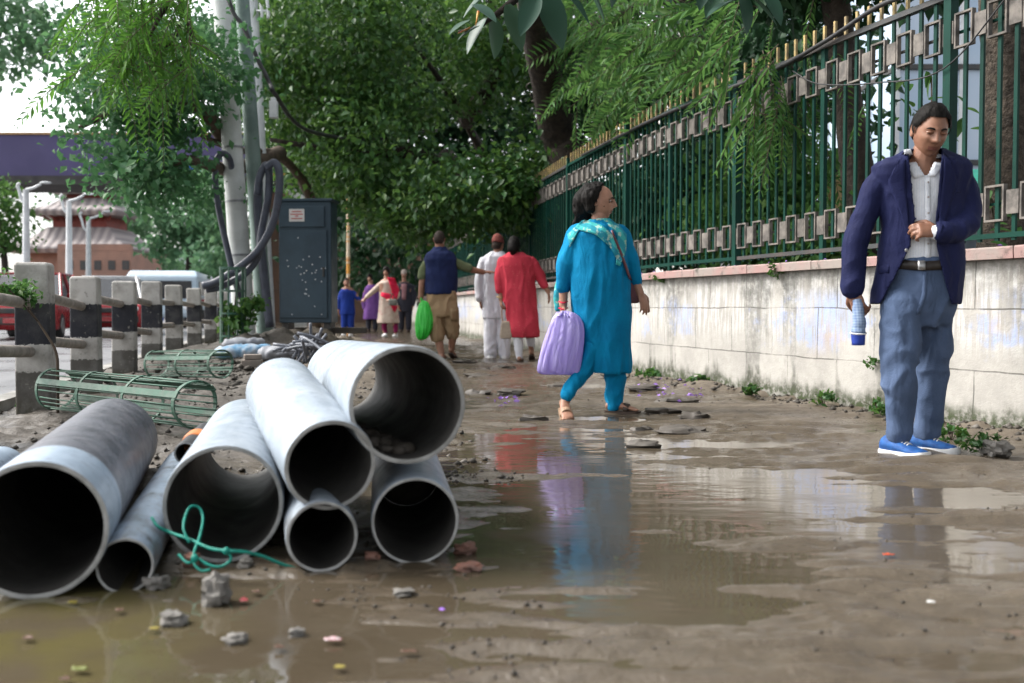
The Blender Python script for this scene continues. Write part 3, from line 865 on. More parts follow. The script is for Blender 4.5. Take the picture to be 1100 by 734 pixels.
def scrap(px, py, w_, h_, mat, label, name, cat, seed):
    p = on_ground(px, py) + Vector((0, 0, 0.006)); k = 0.75 * p.y / F; n = 9; v = []
    a0 = random.uniform(0, 6); nu, nv = 8, 4
    for j in range(nv + 1):
        for i in range(nu + 1):
            u, q = (i / nu - .5) * w_ * k, (j / nv - .5) * h_ * k * 2.4
            sh = math.sin(math.pi * min(1, max(0.12, i / nu)) ) ** 0.4
            z = 0.004 * noise.noise(Vector((i * .6 + seed, j * .9, seed))) + 0.002 + 0.006 * abs(j / nv - .5)
            v.append(p + Vector((u * math.cos(a0 * .1) - q * sh * .2, q * sh, z)))
    m = MB(); m.add(v, [(j * (nu + 1) + i, j * (nu + 1) + i + 1, (j + 1) * (nu + 1) + i + 1, (j + 1) * (nu + 1) + i) for j in range(nv) for i in range(nu)])
    o = m.build(name, mat, smooth=True)
    q = o.modifiers.new('solid', 'SOLIDIFY'); q.thickness = 0.001
    return tag(o, label, cat)
RED = pm('red_wrapper', (0.35, 0.015, 0.02), (0.4, 0.12, 0.12), 30, 0.4)
scrap(262, 649, 12, 7, RED, 'crumpled bright red wrapper right of the blocky stone', 'wrapper', 'litter', 3)
scrap(358, 692, 26, 5, pm('pink_wrapper', (0.45, 0.40, 0.40), (0.42, 0.05, 0.09), 40, 0.4), 'flat red and white wrapper on the mud in the foreground', 'wrapper', 'litter', 5)
YEL = pm('yellow_leaf', (0.26, 0.21, 0.03), (0.18, 0.16, 0.03), 30, 0.5)
scrap(78, 651, 13, 5, YEL, 'yellow fallen leaf in front of the slate grey pipe', 'fallen_leaf', 'leaf', 7)
scrap(365, 722, 17, 5, YEL, 'yellow fallen leaf at the bottom edge of the path', 'fallen_leaf', 'leaf', 9)
scrap(86, 724, 24, 6, pm('lime_leaf', (0.14, 0.16, 0.03), (0.09, 0.11, 0.02), 30, 0.5), 'long yellow green leaf in the bottom left puddle', 'fallen_leaf', 'leaf', 11)
scrap(166, 680, 16, 4, YEL, 'pale yellow leaf beside the dark knobbly stone', 'fallen_leaf', 'leaf', 12)
scrap(475, 662, 8, 4, pm('violet_petal', (0.3, 0.14, 0.6), (0.4, 0.22, 0.7), 30, 0.5), 'single violet petal on the mud in the foreground', 'fallen_petal', 'petal', 13)
scrap(955, 599, 17, 3, pm('orange_scrap', (0.6, 0.1, 0.03), (0.5, 0.05, 0.03), 30, 0.5), 'orange plastic scrap in the mud in front of the man in the jacket', 'plastic_scrap', 'litter', 15)
scrap(1000, 655, 10, 4, pm('white_scrap', (0.6, 0.6, 0.58), (0.5, 0.5, 0.5), 30, 0.5), 'tiny white paper scrap on the wet mud to the right', 'paper_scrap', 'litter', 17)
LEAFBR = pm('brown_leaf', (0.1, 0.05, 0.03), (0.06, 0.035, 0.02), 30, 0.5)
for i, (px, py, w_, lb) in enumerate([(70, 735, 18, 'in the corner puddle'), (440, 705, 26, 'twisted like a twig on the mud'), (300, 700, 14, 'left of the red and white wrapper'), (275, 640, 13, 'right of the red wrapper'), (340, 650, 13, 'below the small bottom pipe'), (128, 660, 13, 'between the slate pipe and the dark stone'), (30, 690, 16, 'in the green puddle at the left')]):
    scrap(px, py, w_, 5, LEAFBR, 'brown dead leaf ' + lb, 'fallen_leaf', 'leaf', 20 + i)
# gravel and crumbs of earth that nobody could count
def crumbs(name, n, samp, rmin, rmax, mat, label, cat, seed=0):
    base = np.array([(1, 0, 0), (-1, 0, 0), (0, 1, 0), (0, -1, 0), (0, 0, 1), (0, 0, -1)], float)
    tri = np.array([(0, 2, 4), (2, 1, 4), (1, 3, 4), (3, 0, 4), (2, 0, 5), (1, 2, 5), (3, 1, 5), (0, 3, 5)])
    V, Q = [], []
    for i in range(n):
        x, y = samp()
        r = rmin + (rmax - rmin) * rng.random() ** 2.5
        b = base * (r * rng.uniform(0.6, 1.25, (6, 1))) * np.array([1, 1, 0.65])
        a = rng.uniform(0, 6.28); ca, sa = math.cos(a), math.sin(a)
        b = b @ np.array([[ca, sa, 0], [-sa, ca, 0], [0.3, 0.2, 1]])
        z = gh(x, y)
        V.append(b + np.array([x, y, z + r * 0.2])); Q.append(tri + 6 * i)
    return tag(np_mesh(name, np.concatenate(V), np.concatenate(Q), mat), label, cat, kind='stuff')
GRAVEL = leafmat('gravel_stone', (0.075, 0.066, 0.054), (0.04, 0.035, 0.029), (0.18, 0.165, 0.145), 0.6, 0.0)
def s_strip():
    y = 4.0 + 12 * rng.random() ** 1.8
    return post_x(y) + 0.25 + rng.random() * 2.4, y
crumbs('gravel', 3200, s_strip, 0.005, 0.024, GRAVEL, 'loose grey gravel and earth clods on the strip beside the posts', 'gravel')
def s_wall():
    y = 4.3 + 9 * rng.random() ** 1.5
    return float(wall_x(y)) - 0.02 - abs(rng.normal()) * 0.16, y
crumbs('wall_foot_rubble', 900, s_wall, 0.005, 0.03, GRAVEL, 'crumbs of earth and rubble along the foot of the wall', 'rubble')
def s_path():
    return rng.uniform(-1.0, 2.2), 2.0 + 7 * rng.random() ** 1.5
crumbs('path_grit', 1500, s_path, 0.002, 0.009, GRAVEL, 'scattered grit on the wet path', 'grit')
def s_front():
    return rng.uniform(-1.5, 0.1), rng.uniform(1.8, 3.0)
crumbs('pipe_side_grit', 1300, s_front, 0.002, 0.010, GRAVEL, 'grit and crumbs in the wet mud before the pipes', 'grit')
# ------------------------------------------------------------------ poles, cables, cabinet
CONC = pm('pole_concrete', (0.56, 0.58, 0.57), (0.44, 0.46, 0.45), 3, 0.75, 0.3, 30)
GGREY = pm('green_grey_steel', (0.16, 0.22, 0.20), (0.11, 0.16, 0.145), 4, 0.5, 0.2, 30)
WHITEM = pm('white_lamp_paint', (0.62, 0.64, 0.65), (0.5, 0.52, 0.54), 4, 0.4, 0.1)
b = at(265, 372, 13.5); b.z = 0
pole = thing('utility_pole', 'thick pale concrete pole with dark cable loops, leaning slightly at the left of the path', 'pole', b)
m = MB(); t = at(235, -60, 13.5); m.tube([b + Vector((0, 0, -0.1)), t], [0.15, 0.122], 20)
m.build('shaft', CONC, pole, smooth=True, auto=40)
m = MB()
for k in range(6):
    m = MB(); c = b.lerp(t, 0.12 + k * 0.13); m.tube([c, c + (t - b).normalized() * 0.03], 0.153 - k * 0.0035, 20)
    m.build('band', pm('galvanised', (0.3, 0.31, 0.32), (0.2, 0.2, 0.21), 8, 0.45, 0.1, metal=0.6), pole, smooth=True, auto=40)
m = MB(); m.tube([b + Vector((-.06, -.17, 0.1)), b.lerp(t, 0.08) + Vector((0.0, -.02, 0))], 0.17, 16)
b2 = at(287, 372, 13.9); b2.z = 0
gp_ = thing('utility_pole', 'green grey steel pole standing right behind the concrete pole', 'pole', b2)
m = MB(); t2 = at(256, -60, 13.9); m.tube([b2 + Vector((0, 0, -.1)), t2], [0.115, 0.095], 18); m.build('shaft', GGREY, gp_, smooth=True, auto=40)
b3 = at(289, 372, 15.2); b3.z = 0
lp = thing('street_lamp', 'slender white lamp pole rising behind the utility poles', 'street lamp', b3)
m = MB(); t3 = at(266, -90, 15.2); m.tube([b3, t3], [0.12, 0.085], 16); m.build('shaft', WHITEM, lp, smooth=True, auto=40)
m = MB()
for k in (0, 1): m.tube(pxs([(276 + 7 * k, -30), (281 + 7 * k, 10), (281 + 7 * k, 20)], 15.1), 0.025, 8, 3)
m.tube(pxs([(276, 12), (290, 12)], 15.1), 0.02, 8)
m.build('bracket', WHITEM, lp, smooth=True)
m = MB(); m.tube([t3, t3 + Vector((-0.7, 0, .35)), t3 + Vector((-1.6, 0, .45))], [0.05, 0.045, 0.04], 8, 4); m.build('arm', WHITEM, lp, smooth=True)
m = MB(); m.ell(t3 + Vector((-1.9, 0, .44)), (0.36, 0.14, 0.06)); m.build('lamp_head', WHITEM, lp, smooth=True)
CAB = pm('slate_cable_skin', (0.07, 0.08, 0.11), (0.045, 0.05, 0.07), 6, 0.38, 0.1)
def cable(pts, Y, r, label):
    m = MB(); m.tube(pxs(pts, Y), r, 10, 6)
    tag(m.build('cable_loop', CAB, smooth=True), label, 'cable', 'cable loops hanging from the poles')
cable([(262, 330, -.05), (252, 300, -.22), (243, 262, -.26), (235, 225, -.28), (231, 195, -.3), (233, 172, -.3), (240, 165, -.27), (247, 172, -.2), (250, 190, .0)], 13.5, 0.042, 'dark cable loop on the left side of the concrete pole')
cable([(276, 210, -.3), (279, 190, -.3), (285, 178, -.3), (289, 184, -.3), (288, 212, -.3), (281, 248, -.3), (277, 275, -.35), (262, 295, -.4), (236, 308, -.4), (222, 311, -.4)], 13.4, 0.05, 'inner dark cable loop to the right of the poles, sweeping down left')
cable([(286, 180, -.4), (295, 175, -.42), (300, 186, -.42), (299, 212, -.42), (293, 240, -.42), (278, 268, -.45), (256, 288, -.5), (232, 303, -.5), (218, 307, -.5)], 13.4, 0.052, 'outer dark cable loop to the right of the poles, ending in a plug')
cable([(278, 195, -.1), (277, 230, -.1), (284, 300, -.1), (290, 352, -.1)], 13.5, 0.06, 'straight dark conduit running down behind the cable loops')
m = MB(); m.tube(pxs([(236, -30), (250, 12), (262, 30), (276, 62), (290, 90), (296, 102), (330, 140, 1.5), (400, 150, 4.5), (470, 140, 6)], 13.2), 0.03, 8, 6, jit=0.12)
tag(m.build('overhead_cable', BLACKPVC, smooth=True), 'black bundled cable crossing the poles into the leaves', 'cable')
m = MB(); q = at(294, 118, 13.1); m.box(q, (0.1, 0.1, 0.22)); m.box(q + Vector((0, -.003, .13)), (0.06, 0.08, 0.05))
tag(m.build('junction_box', WHITEM, bev=0.01), 'small white junction box hanging on the black bundled cable', 'junction box')

# cabinet
CABP = pm('slate_blue_steel', (0.034, 0.06, 0.083), (0.027, 0.048, 0.068), 3, 0.42, 0.1, 50, r2=0.55)
cz = 15.2
c0 = at(329, 347, cz); k = cz / F
cw, ch, cd = 57 * k, 130 * k, 0.4
base = Vector((c0.x, cz + cd / 2, 0))
cabt = thing('cable_cabinet', 'tall slate blue steel cabinet with a white notice, behind the poles', 'cabinet', base)
Mc = Matrix.Translation(base + Vector((0, 0, c0.z))) @ Matrix.Rotation(R(-4), 4, 'Z')
m = MB(); m.box((0, 0, ch / 2), (cw, cd, ch), M=Mc); m.build('body', CABP, cabt, bev=0.012)
m = MB(); m.box((-0.02, -cd / 2 - 0.012, ch * 0.40), (cw * 0.9, 0.02, ch * 0.72), M=Mc); m.build('door', CABP, cabt, bev=0.006)
m = MB(); m.box((0, 0, ch + 0.022), (cw * 1.07, cd * 1.12, 0.04), M=Mc); m.build('roof', CABP, cabt, bev=0.008)
m = MB(); m.box((-0.05 * cw, -cd / 2 - 0.014, ch * 0.875), (cw * 0.86, 0.022, ch * 0.17), M=Mc); m.build('upper_panel', CABP, cabt, bev=0.006)
m = MB(); m.box((-cw * 0.14, -cd / 2 - 0.029, ch * 0.885), (0.235, 0.004, 0.19), M=Mc)
nt = m.build('notice', pm('white_notice', (0.62, 0.6, 0.58), (0.52, 0.5, 0.48), 8, 0.5), cabt)
m = MB()
for zz, ww in ((0.055, 0.15), (0.015, 0.19), (-0.012, 0.05), (-0.05, 0.17)): m.box((-cw * 0.14, -cd / 2 - 0.032, ch * 0.885 + zz), (ww, 0.002, 0.016), M=Mc)
m.build('notice_print', pm('red_print', (0.45, 0.08, 0.08), (0.4, 0.1, 0.1), 8, 0.5), nt)
m = MB()
for k_ in range(34):
    u, v = random.gauss(0.1, 0.25) * cw, ch * min(0.74, max(.07, random.gauss(0.33, 0.16)))
    if abs(u + 0.02) < cw * 0.43: m.ell(Mc @ Vector((u, -cd / 2 - 0.023, v)), (0.011, 0.004, 0.011), n=6, k=4)
m.build('paint_spots', pm('white_spots', (0.6, 0.6, 0.6), (0.4, 0.42, 0.45), 8, 0.6), cabt)
m = MB(); m.box((cw * 0.36, -cd / 2 - 0.03, ch * 0.42), (0.03, 0.03, 0.14), M=Mc); m.build('handle', DARKRAIL, cabt, bev=0.004)
for sx in (-1, 1):
    m = MB(); m.box((sx * cw * 0.4, 0, -c0.z / 2 - 0.05), (0.1, cd * 0.8, c0.z + 0.1), M=Mc); m.build('leg', DARKRAIL, cabt)
# yellow striped pole
b = at(374, 352, 26); b.z = 0; t = at(374, 150, 26)
m = MB(); m.tube([b, t], 0.045, 12)
n = NT('orange_band_paint'); p = n.coord('Pos'); z = n.sep(p)[2]
cc = n.mix(n.mapr(n.noise(n.comb(0.0, 0.0, z), 1.6, 3), 0.48, 0.52), (0.55, 0.25, 0.03), (0.5, 0.42, 0.3)); n.set(n.mix(n.mapr(n.noise(p, 8, 4), .5, .7), cc, (0.3, 0.1, 0.03)), 0.6)
tag(m.build('marker_pole', n.m, smooth=True, auto=40), 'thin orange and cream pole standing to the right of the cabinet', 'pole')

# tree guards: round cages of green bars
def guard(label, a, b, r, nb, nr, strap=True, br=0.0042, group='green tree guards'):
    a, b = Vector(a), Vector(b); ax = (b - a).normalized()
    u = (Vector((0, 0, 1)) - ax * ax.z); u = u.normalized() if u.length > 0.1 else Vector((0, -1, 0)); w = ax.cross(u)
    t = thing('tree_guard', label, 'tree guard', (min(a.x, b.x) * .5 + max(a.x, b.x) * .5, (a.y + b.y) / 2, min(a.z, b.z) - (r if abs(ax.z) < .5 else 0)), group)
    def P(s, th, rr=r): return a.lerp(b, s) + (u * math.cos(th) + w * math.sin(th)) * rr * (1 + 0.03 * math.sin(3 * th + s * 4))
    m = MB()
    for k in range(nb):
        th = 2 * math.pi * k / nb + random.uniform(-.05, .05)
        m.tube([P(0, th), P(0.33, th + .02), P(0.66, th - .02), P(1, th)], br, 6, 2)
    m.build('bars', GREEN2, t, smooth=True)
    for k in range(nr):
        s = k / (nr - 1); s = 0.0 + s * 0.985
        rs = []
        hw = 0.011 if 0 < k < nr - 1 else 0.014
        L = (b - a).length
        for j in range(29):
            th = 2 * math.pi * j / 28
            p0_, p1_ = P(s, th, r * 1.02) - ax * hw, P(s, th, r * 1.02) + ax * hw
            q0, q1 = P(s, th, r * 1.02 + 0.006) - ax * hw, P(s, th, r * 1.02 + 0.006) + ax * hw
            rs.append([p0_, p1_, q1, q0])
        m = MB(); m.rings(rs, cap=False); m.build('hoop', GREEN2, t)
    for th in ((1.1, 4.3, 5.4) if strap else ()):
        m = MB(); rs = []
        for s in np.linspace(0, 1, 5):
            c = P(s, th, r * 1.05); tg = (u * -math.sin(th) + w * math.cos(th)) * 0.018; nn_ = (u * math.cos(th) + w * math.sin(th)) * 0.004
            rs.append([c - tg - nn_, c + tg - nn_, c + tg + nn_, c - tg + nn_])
        m.rings(rs); m.build('strap', GREEN2, t)
    return t
GREEN2 = pm('faded_green_paint', (0.03, 0.10, 0.065), (0.06, 0.10, 0.075), 9, 0.55, 0.3, 60)
guard('green wire tree guard lying on its side before the second post', at(60, 418, 6.15), at(212, 435, 5.15), 0.12, 20, 4)
guard('green wire tree guard lying further back beside the third post', at(168, 391, 8.6), at(238, 391, 8.0), 0.11, 16, 3)
guard('green tree guard standing upright round a sapling at the foot of the concrete pole', at(250, 385, 12.3) + Vector((0, 0, .0)), at(250, 287, 12.3), 0.15, 10, 5, br=0.011)

# blue sacks and rubble in front of the poles
SACKB = pm('blue_sack', (0.10, 0.24, 0.38), (0.32, 0.36, 0.40), 7, 0.6, 0.4, 30)
SACKG = pm('grey_sack', (0.30, 0.31, 0.33), (0.2, 0.21, 0.24), 7, 0.6, 0.4, 30)
def sack(px, py, Y, L, r, rz, mat, label):
    c = at(px, py, Y); m = MB(); d = Vector((math.cos(rz), math.sin(rz), 0.04))
    m.tube([c - d * L / 2, c - d * L * .42, c - d * L * .2, c + d * L * .15, c + d * L * .4, c + d * L / 2], [r * .25, r * .75, r, r * .95, r * .8, r * .3], 14, 3, squash=1.5, dome=False)
    me = remeshed(m, 0.02, 3); wrinkle(me, 0.016, 9, 1.0, px)
    tag(link_mesh('sack', me, mat), label, 'sack', 'sacks on the earth heap')
sack(262, 378, 10.6, 0.62, 0.075, 0.1, SACKB, 'faded blue sack lying lowest at the left of the earth heap')
sack(262, 369, 11.0, 0.45, 0.06, 0.3, SACKG, 'pale blue grey sack lying on top of the faded blue sack')
sack(299, 379, 10.4, 0.42, 0.07, -0.1, SACKG, 'grey sack lying to the right of the faded blue sack')
m = MB(); c = at(271, 387, 9.3); m.box(c + Vector((0, 0, -.03)), (0.19, 0.12, 0.07), 0.15); m.box(c + Vector((0.004, 0, 0.032)), (0.16, 0.11, 0.045), 0.3)
tag(m.build('concrete_block', pm('block_grey', (0.26, 0.22, 0.19), (0.16, 0.14, 0.12), 9, 0.8, 0.4), bev=0.008), 'small square concrete block in front of the sacks', 'block')
m = MB()
for k_ in range(26):
    c = at(333 + random.gauss(0, 10), 373 + random.gauss(0, 4), 9.9 + random.gauss(0, .15)); d = Vector((random.uniform(-1, .4), random.uniform(-.4, .4), random.uniform(-.1, .55))).normalized()
    m.tube([c - d * .17, c + Vector((0, 0, .015)), c + d * .17], 0.016, 8, 3)
tag(m.build('plastic_tubing_heap', pm('grey_tubing', (0.17, 0.18, 0.21), (0.09, 0.1, 0.12), 8, 0.35), smooth=True), 'tangled heap of short grey plastic tubing on the earth before the cabinet', 'tubing', kind='stuff')
def s_heap():
    return rng.normal(-2.4, 0.6), rng.normal(9.9, 1.3)
crumbs('rubble', 900, s_heap, 0.012, 0.055, GRAVEL, 'broken earth and rubble heaped before the poles', 'rubble')
for px, py, Y, L, rz, lb in ((356, 352, 15.5, 1.1, 0.1, 'lying behind the grey tubing'), (318, 358, 13.0, 0.8, -0.2, 'lying at the foot of the cabinet')):
    m = MB(); c = at(px, py + 3, Y); m.box(c, (L, 0.2, 0.09), rz); tag(m.build('timber_plank', pm('old_timber', (0.12, 0.1, 0.08), (0.07, 0.06, 0.05), 6, 0.8), bev=0.01), 'dark old plank ' + lb, 'plank')

# ------------------------------------------------------------------ things across the road
# foot overbridge
ov = thing('foot_overbridge', 'indigo clad foot overbridge spanning the road behind the left tree', 'bridge', at(120, 200, 40) * 1.0)
PURP = pm('indigo_cladding', (0.06, 0.05, 0.135), (0.05, 0.042, 0.115), 0.6, 0.5, 0.05)
zt, zb = at(150, 145, 40).z, at(150, 189, 40).z
xa, xb = at(-160, 150, 40).x, at(309, 150, 40).x
def bx(name, x0, x1, y0, y1, z0, z1, mat, parent, bev=0): 
    m = MB(); m.box(((x0 + x1) / 2, (y0 + y1) / 2, (z0 + z1) / 2), (x1 - x0, y1 - y0, z1 - z0)); return m.build(name, mat, parent, bev=bev)
bx('cladding', xa, xb - .55, 40, 40.12, zb, zt, PURP, ov)
bx('cladding', xa, xb - .55, 42.6, 42.72, zb, zt, PURP, ov)
bx('deck', xa, xb, 39.9, 42.8, zb - .36, zb - .004, pm('dark_deck', (0.03, 0.028, 0.03), (0.05, 0.045, 0.045), 2, 0.7), ov)
bx('frame', xb - .54, xb, 39.85, 40.2, zb, zt + .05, pm('orange_frame', (0.6, 0.27, 0.03), (0.5, 0.22, 0.03), 3, 0.5), ov)
bx('rail', xa, xb, 39.95, 40.05, zt + .004, zt + .09, pm('brown_rail', (0.3, 0.17, 0.06), (0.25, 0.14, 0.06), 3, 0.5), ov)
for x in (xa - .4, xb - .2):
    bx('column', x, x + .6, 41, 41.6, -.03, zb - .36, CONC, ov)
m = MB()
for px, py, w_, h_ in ((146, 160, 8, 9), (208, 178, 9, 7), (218, 180, 6, 8), (200, 174, 6, 5)): 
    c = at(px, py, 39.97); m.box(c, (w_ * .0374, 0.02, h_ * .0374))
m.build('blue_emblem', pm('bright_blue_print', (0.06, 0.22, 0.75), (0.05, 0.16, 0.6), 3, 0.5), ov)

# pagoda temple
Tz = 62; kT = Tz / F
tx = at(62, 300, Tz).x
tem = thing('pagoda_temple', 'brick pagoda temple with two tiers of grey sloping roofs across the road', 'temple', (tx, Tz + 5, 0))
def brickmat():
    n = NT('temple_brick'); p = n.coord('Pos'); f = n.noise(p, 1.2, 5)
    c = n.mix(n.mapr(f, .35, .65), (0.30, 0.165, 0.12), (0.24, 0.14, 0.105))
    w = n.wave(n.scale(p, (0, 0, 1)), 2.2, 0.2, 'Z'); n.set(n.mix(n.mapr(w, .8, .95, 0, .35), c, (0.15, 0.08, 0.06)), 0.8); return n.m
BRK = brickmat()
ROOF = NT('roof_tile'); p = ROOF.coord('Pos'); wv_ = ROOF.wave(ROOF.scale(p, (1, 1, 0)), 0.55, 0.3, 'X')
ROOF.set(ROOF.mix(ROOF.mapr(wv_, .2, .8), (0.26, 0.23, 0.22), (0.17, 0.15, 0.15)), 0.7); ROOF.bump(wv_, 0.5, 0.1); ROOF = ROOF.m
REDW = pm('red_timber', (0.22, 0.045, 0.035), (0.15, 0.04, 0.03), 2, 0.6)
def tier(z0, z1, w0, w1, name='roof'):
    m = MB(); rs = []
    for z, w_ in ((z0 - .25, w0 * .96), (z0, w0), (z0 + .12, w0 * .99), (z0 + (z1 - z0) * .5, w0 * .46 + w1 * .54 - .15), (z1, w1)):
        rs.append([(tx + a * w_, Tz + 5 + b * w_, z) for a, b in ((-1, -1), (1, -1), (1, 1), (-1, 1))])
    m.rings(rs); return m.build(name, ROOF, tem)
def zt_(py): return at(62, py, Tz).z
def blk(name, z0, z1, w_, mat):
    m = MB(); m.box((tx, Tz + 5, (z0 + z1) / 2), (2 * w_, 2 * w_, z1 - z0)); return m.build(name, mat, tem)
blk('base', 0, zt_(300), 5.6, BRK); blk('wall', zt_(300), zt_(262), 2.9, BRK)
tier(zt_(266), zt_(240), 3.9, 2.0)
blk('wall', zt_(246), zt_(222), 1.75, REDW); 
m = MB()
for s in range(9):
    a = -1.9 + s * .475
    m.tube([(tx + a, Tz + 3.2, zt_(232)), (tx + a * 1.3, Tz + 2.45, zt_(224))], 0.07, 6)
m.build('strut', REDW, tem)
tier(zt_(223), zt_(206), 2.9, 1.3)
blk('wall', zt_(208), zt_(196), 1.1, REDW); tier(zt_(197), zt_(168), 1.9, 0.08)
m = MB(); m.tube([(tx, Tz + 5, zt_(169)), (tx, Tz + 5, zt_(158))], [0.14, 0.03], 8); m.build('finial', GOLD, tem)
bw = thing('brick_building', 'low brick building with a parapet right of the pagoda temple', 'building', (at(125, 300, 58).x, 60, 0))
xa, xb = at(62, 300, 57).x, at(141, 300, 57).x
bx('wall', xa, xb, 57, 62, 0, at(100, 270, 57).z, BRK, bw)
m = MB()
m.box(((xa + xb) / 2, 57.2, at(100, 266, 57).z), (xb - xa, 0.3, 0.4))
m.build('parapet', BRK, bw)
for k_ in range(5): bx('window', xa + .5 + k_ * .8, xa + .9 + k_ * .8, 56.97, 57.05, at(100, 290, 57).z, at(100, 280, 57).z, DARKRAIL, bw)
hd = thing('hoarding', 'bright blue sheet hoarding along the far side of the road', 'hoarding', (at(105, 320, 46).x, 46, 0))
BLUE = pm('blue_sheet', (0.015, 0.10, 0.42), (0.02, 0.08, 0.33), 0.8, 0.5)
bx('sheet', at(48, 0, 46).x, at(171, 0, 46).x, 46, 46.08, 0.05, at(100, 299, 46).z, BLUE, hd)
for k_ in range(7): 
    x = at(48 + k_ * 20, 0, 46).x; bx('post', x, x + .08, 46.1, 46.2, 0, at(100, 298, 46).z, WHITEM, hd)
m = MB()
for r_ in range(4): m.box((at(114, 0, 46).x, 45.97, at(100, 309 + r_ * 6, 46).z), (0.55, 0.02, 0.13))
m.build('white_print', WHITEM, hd)
# street lights
for i, (px, top, Y, lb) in enumerate(((28, 196, 30, 'nearest twin-armed white street light, leftmost of three'), (74, 208, 34, 'middle twin-armed white street light of three'), (95, 227, 40, 'farthest twin-armed white street light, rightmost of three'))):
    b = at(px, 330, Y); b.z = -.03; t = at(px, top + 8, Y); k_ = Y / F
    L = thing('street_light', lb, 'street light', b, 'white street lights along the road')
    m = MB(); m.tube([b, t], [0.13, 0.085], 12); m.build('shaft', WHITEM, L, smooth=True, auto=40)
    m = MB(); m.tube([t, t + Vector((8 * k_, 0, 2 * k_)), t + Vector((16 * k_, 0, 6 * k_))], [0.05, 0.045, 0.04], 8, 4)
    m.tube([t + Vector((0, 0, -14 * k_)), t + Vector((-5 * k_, 0, -10 * k_)), t + Vector((-7 * k_, 0, -2 * k_)), t + Vector((-9 * k_, 0, 4 * k_)), t + Vector((-7 * k_, 0, 7 * k_))], 0.05, 8, 4); m.build('arm', WHITEM, L, smooth=True)
    m = MB(); m.ell(t + Vector((21 * k_, 0, 7.5 * k_)), (6 * k_, 0.12, 1.3 * k_)); m.build('lamp_head', WHITEM, L, smooth=True)

# vehicles
GLASS = pm('dark_glass', (0.03, 0.035, 0.04), (0.02, 0.022, 0.025), 2, 0.08, 0, spec=0.7)
TYRE = pm('tyre_rubber', (0.015, 0.015, 0.016), (0.03, 0.03, 0.03), 9, 0.8, 0.3)
RIMM = pm('alloy', (0.45, 0.45, 0.46), (0.3, 0.3, 0.3), 9, 0.35, 0, metal=0.8)
CHROME = pm('lamp_lens', (0.8, 0.82, 0.85), (0.7, 0.7, 0.72), 9, 0.1, 0)
def car(loc, rz, paint, label, group, roofm=None, L=3.9, W=1.66, H=1.5):
    t = thing('parked_car', label, 'car', loc, group)
    M = Matrix.Translation(Vector(loc)) @ Matrix.Rotation(rz, 4, 'Z')   # front faces -Y
    def sec(prof, w, inset=0.0):
        return [[M @ Vector((sx * w, y, z)) for y, z in prof] for sx in (-1, -.96, .96, 1)]
    h = L / 2
    low = [(-h, .32), (-h - .02, .55), (-h + .12, .78), (-h + .95, .92), (h - .35, .95), (h - .02, .88), (h, .35), (h - .1, .22), (-h + .1, .22)]
    low2 = [(y * .985, z * .97 + .015) for y, z in low]
    m = MB(); s = W / 2
    m.rings([[M @ Vector((-s, y, z)) for y, z in low2], [M @ Vector((-s * .95, y, z)) for y, z in low], [M @ Vector((s * .95, y, z)) for y, z in low], [M @ Vector((s, y, z)) for y, z in low2]])
    m.build('body', paint, t, bev=0.03)
    cab = [(-h + .9, .93), (-h + 1.55, H - .06), (-h + 1.75, H - .02), (h - .75, H - .03), (h - .3, .96)]
    m = MB(); m.rings([[M @ Vector((sx * s * (.93 if z < 1 else .76), y, z)) for y, z in cab] for sx in (-1, 1)]); m.build('windows', GLASS, t, bev=0.02)
    m = MB(); m.box((0, (h - .75 - h + 1.75) / 2, H), (W * .76, L - 2.55, 0.05), M=M)
    for sx in (-1, 1):
        for (y0, z0), (y1, z1) in (((-h + .9, .93), (-h + 1.6, H)), ((h - .3, .96), (h - .75, H)), ((.1, .95), (.12, H))):
            m.tube([M @ Vector((sx * s * .94, y0, z0)), M @ Vector((sx * s * .765, y1, z1))], 0.035, 8)
    m.build('roof', roofm or paint, t, bev=0.015)
    for sx in (-1, 1):
        for y in (-h + .72, h - .72):
            c = M @ Vector((sx * (s - .1), y, .3)); axd = (M.to_3x3() @ Vector((sx, 0, 0)))
            m = MB(); m.tube([c - axd * .09, c - axd * .07, c + axd * .09, c + axd * .11], [.26, .3, .3, .26], 24); wh = m.build('wheel', TYRE, t, smooth=True, auto=40)
            m = MB(); m.tube([c + axd * .1, c + axd * .118], [.19, .17], 16); m.build('rim', RIMM, wh, smooth=True, auto=40)
        m = MB(); m.ell(M @ Vector((sx * s * .72, -h - .0, .68)), (.17, .07, .09)); m.build('headlight', CHROME, t, smooth=True)
        m = MB(); m.ell(M @ Vector((sx * s * .78, h, .75)), (.12, .05, .12)); m.build('tail_light', RED, t, smooth=True)
        m = MB(); m.ell(M @ Vector((sx * (s + .1), -h + 1.25, .98)), (.1, .06, .07)); m.build('mirror', paint, t, smooth=True)
    m = MB(); m.box((0, -h - .02, .42), (W * .9, .1, .16), M=M); m.build('bumper', DARKRAIL, t, bev=.03)
    m = MB(); m.box((0, -h - .03, .64), (W * .42, .05, .12), M=M); m.build('grille', DARKRAIL, t, bev=.02)
    m = MB(); m.box((0, -h - .075, .43), (.42, .012, .11), M=M); m.build('number_plate', RED, t)
    return t
CARRED = pm('red_car_paint', (0.30, 0.025, 0.03), (0.25, 0.022, 0.027), 2, 0.2, 0)
CARWH = pm('white_car_paint', (0.7, 0.7, 0.7), (0.6, 0.6, 0.6), 2, 0.2, 0)
p = gnd(86, 362, -.022); car((p.x, p.y + 1.9, -.022), R(18), CARRED, 'red car with pale roof seen between the first and fourth posts', 'cars on the road', CARWH)
p = gnd(-8, 366, -.022); car((p.x, p.y + 1.9, -.022), R(14), CARRED, 'red car with bright headlight at the left edge behind the first post', 'cars on the road')
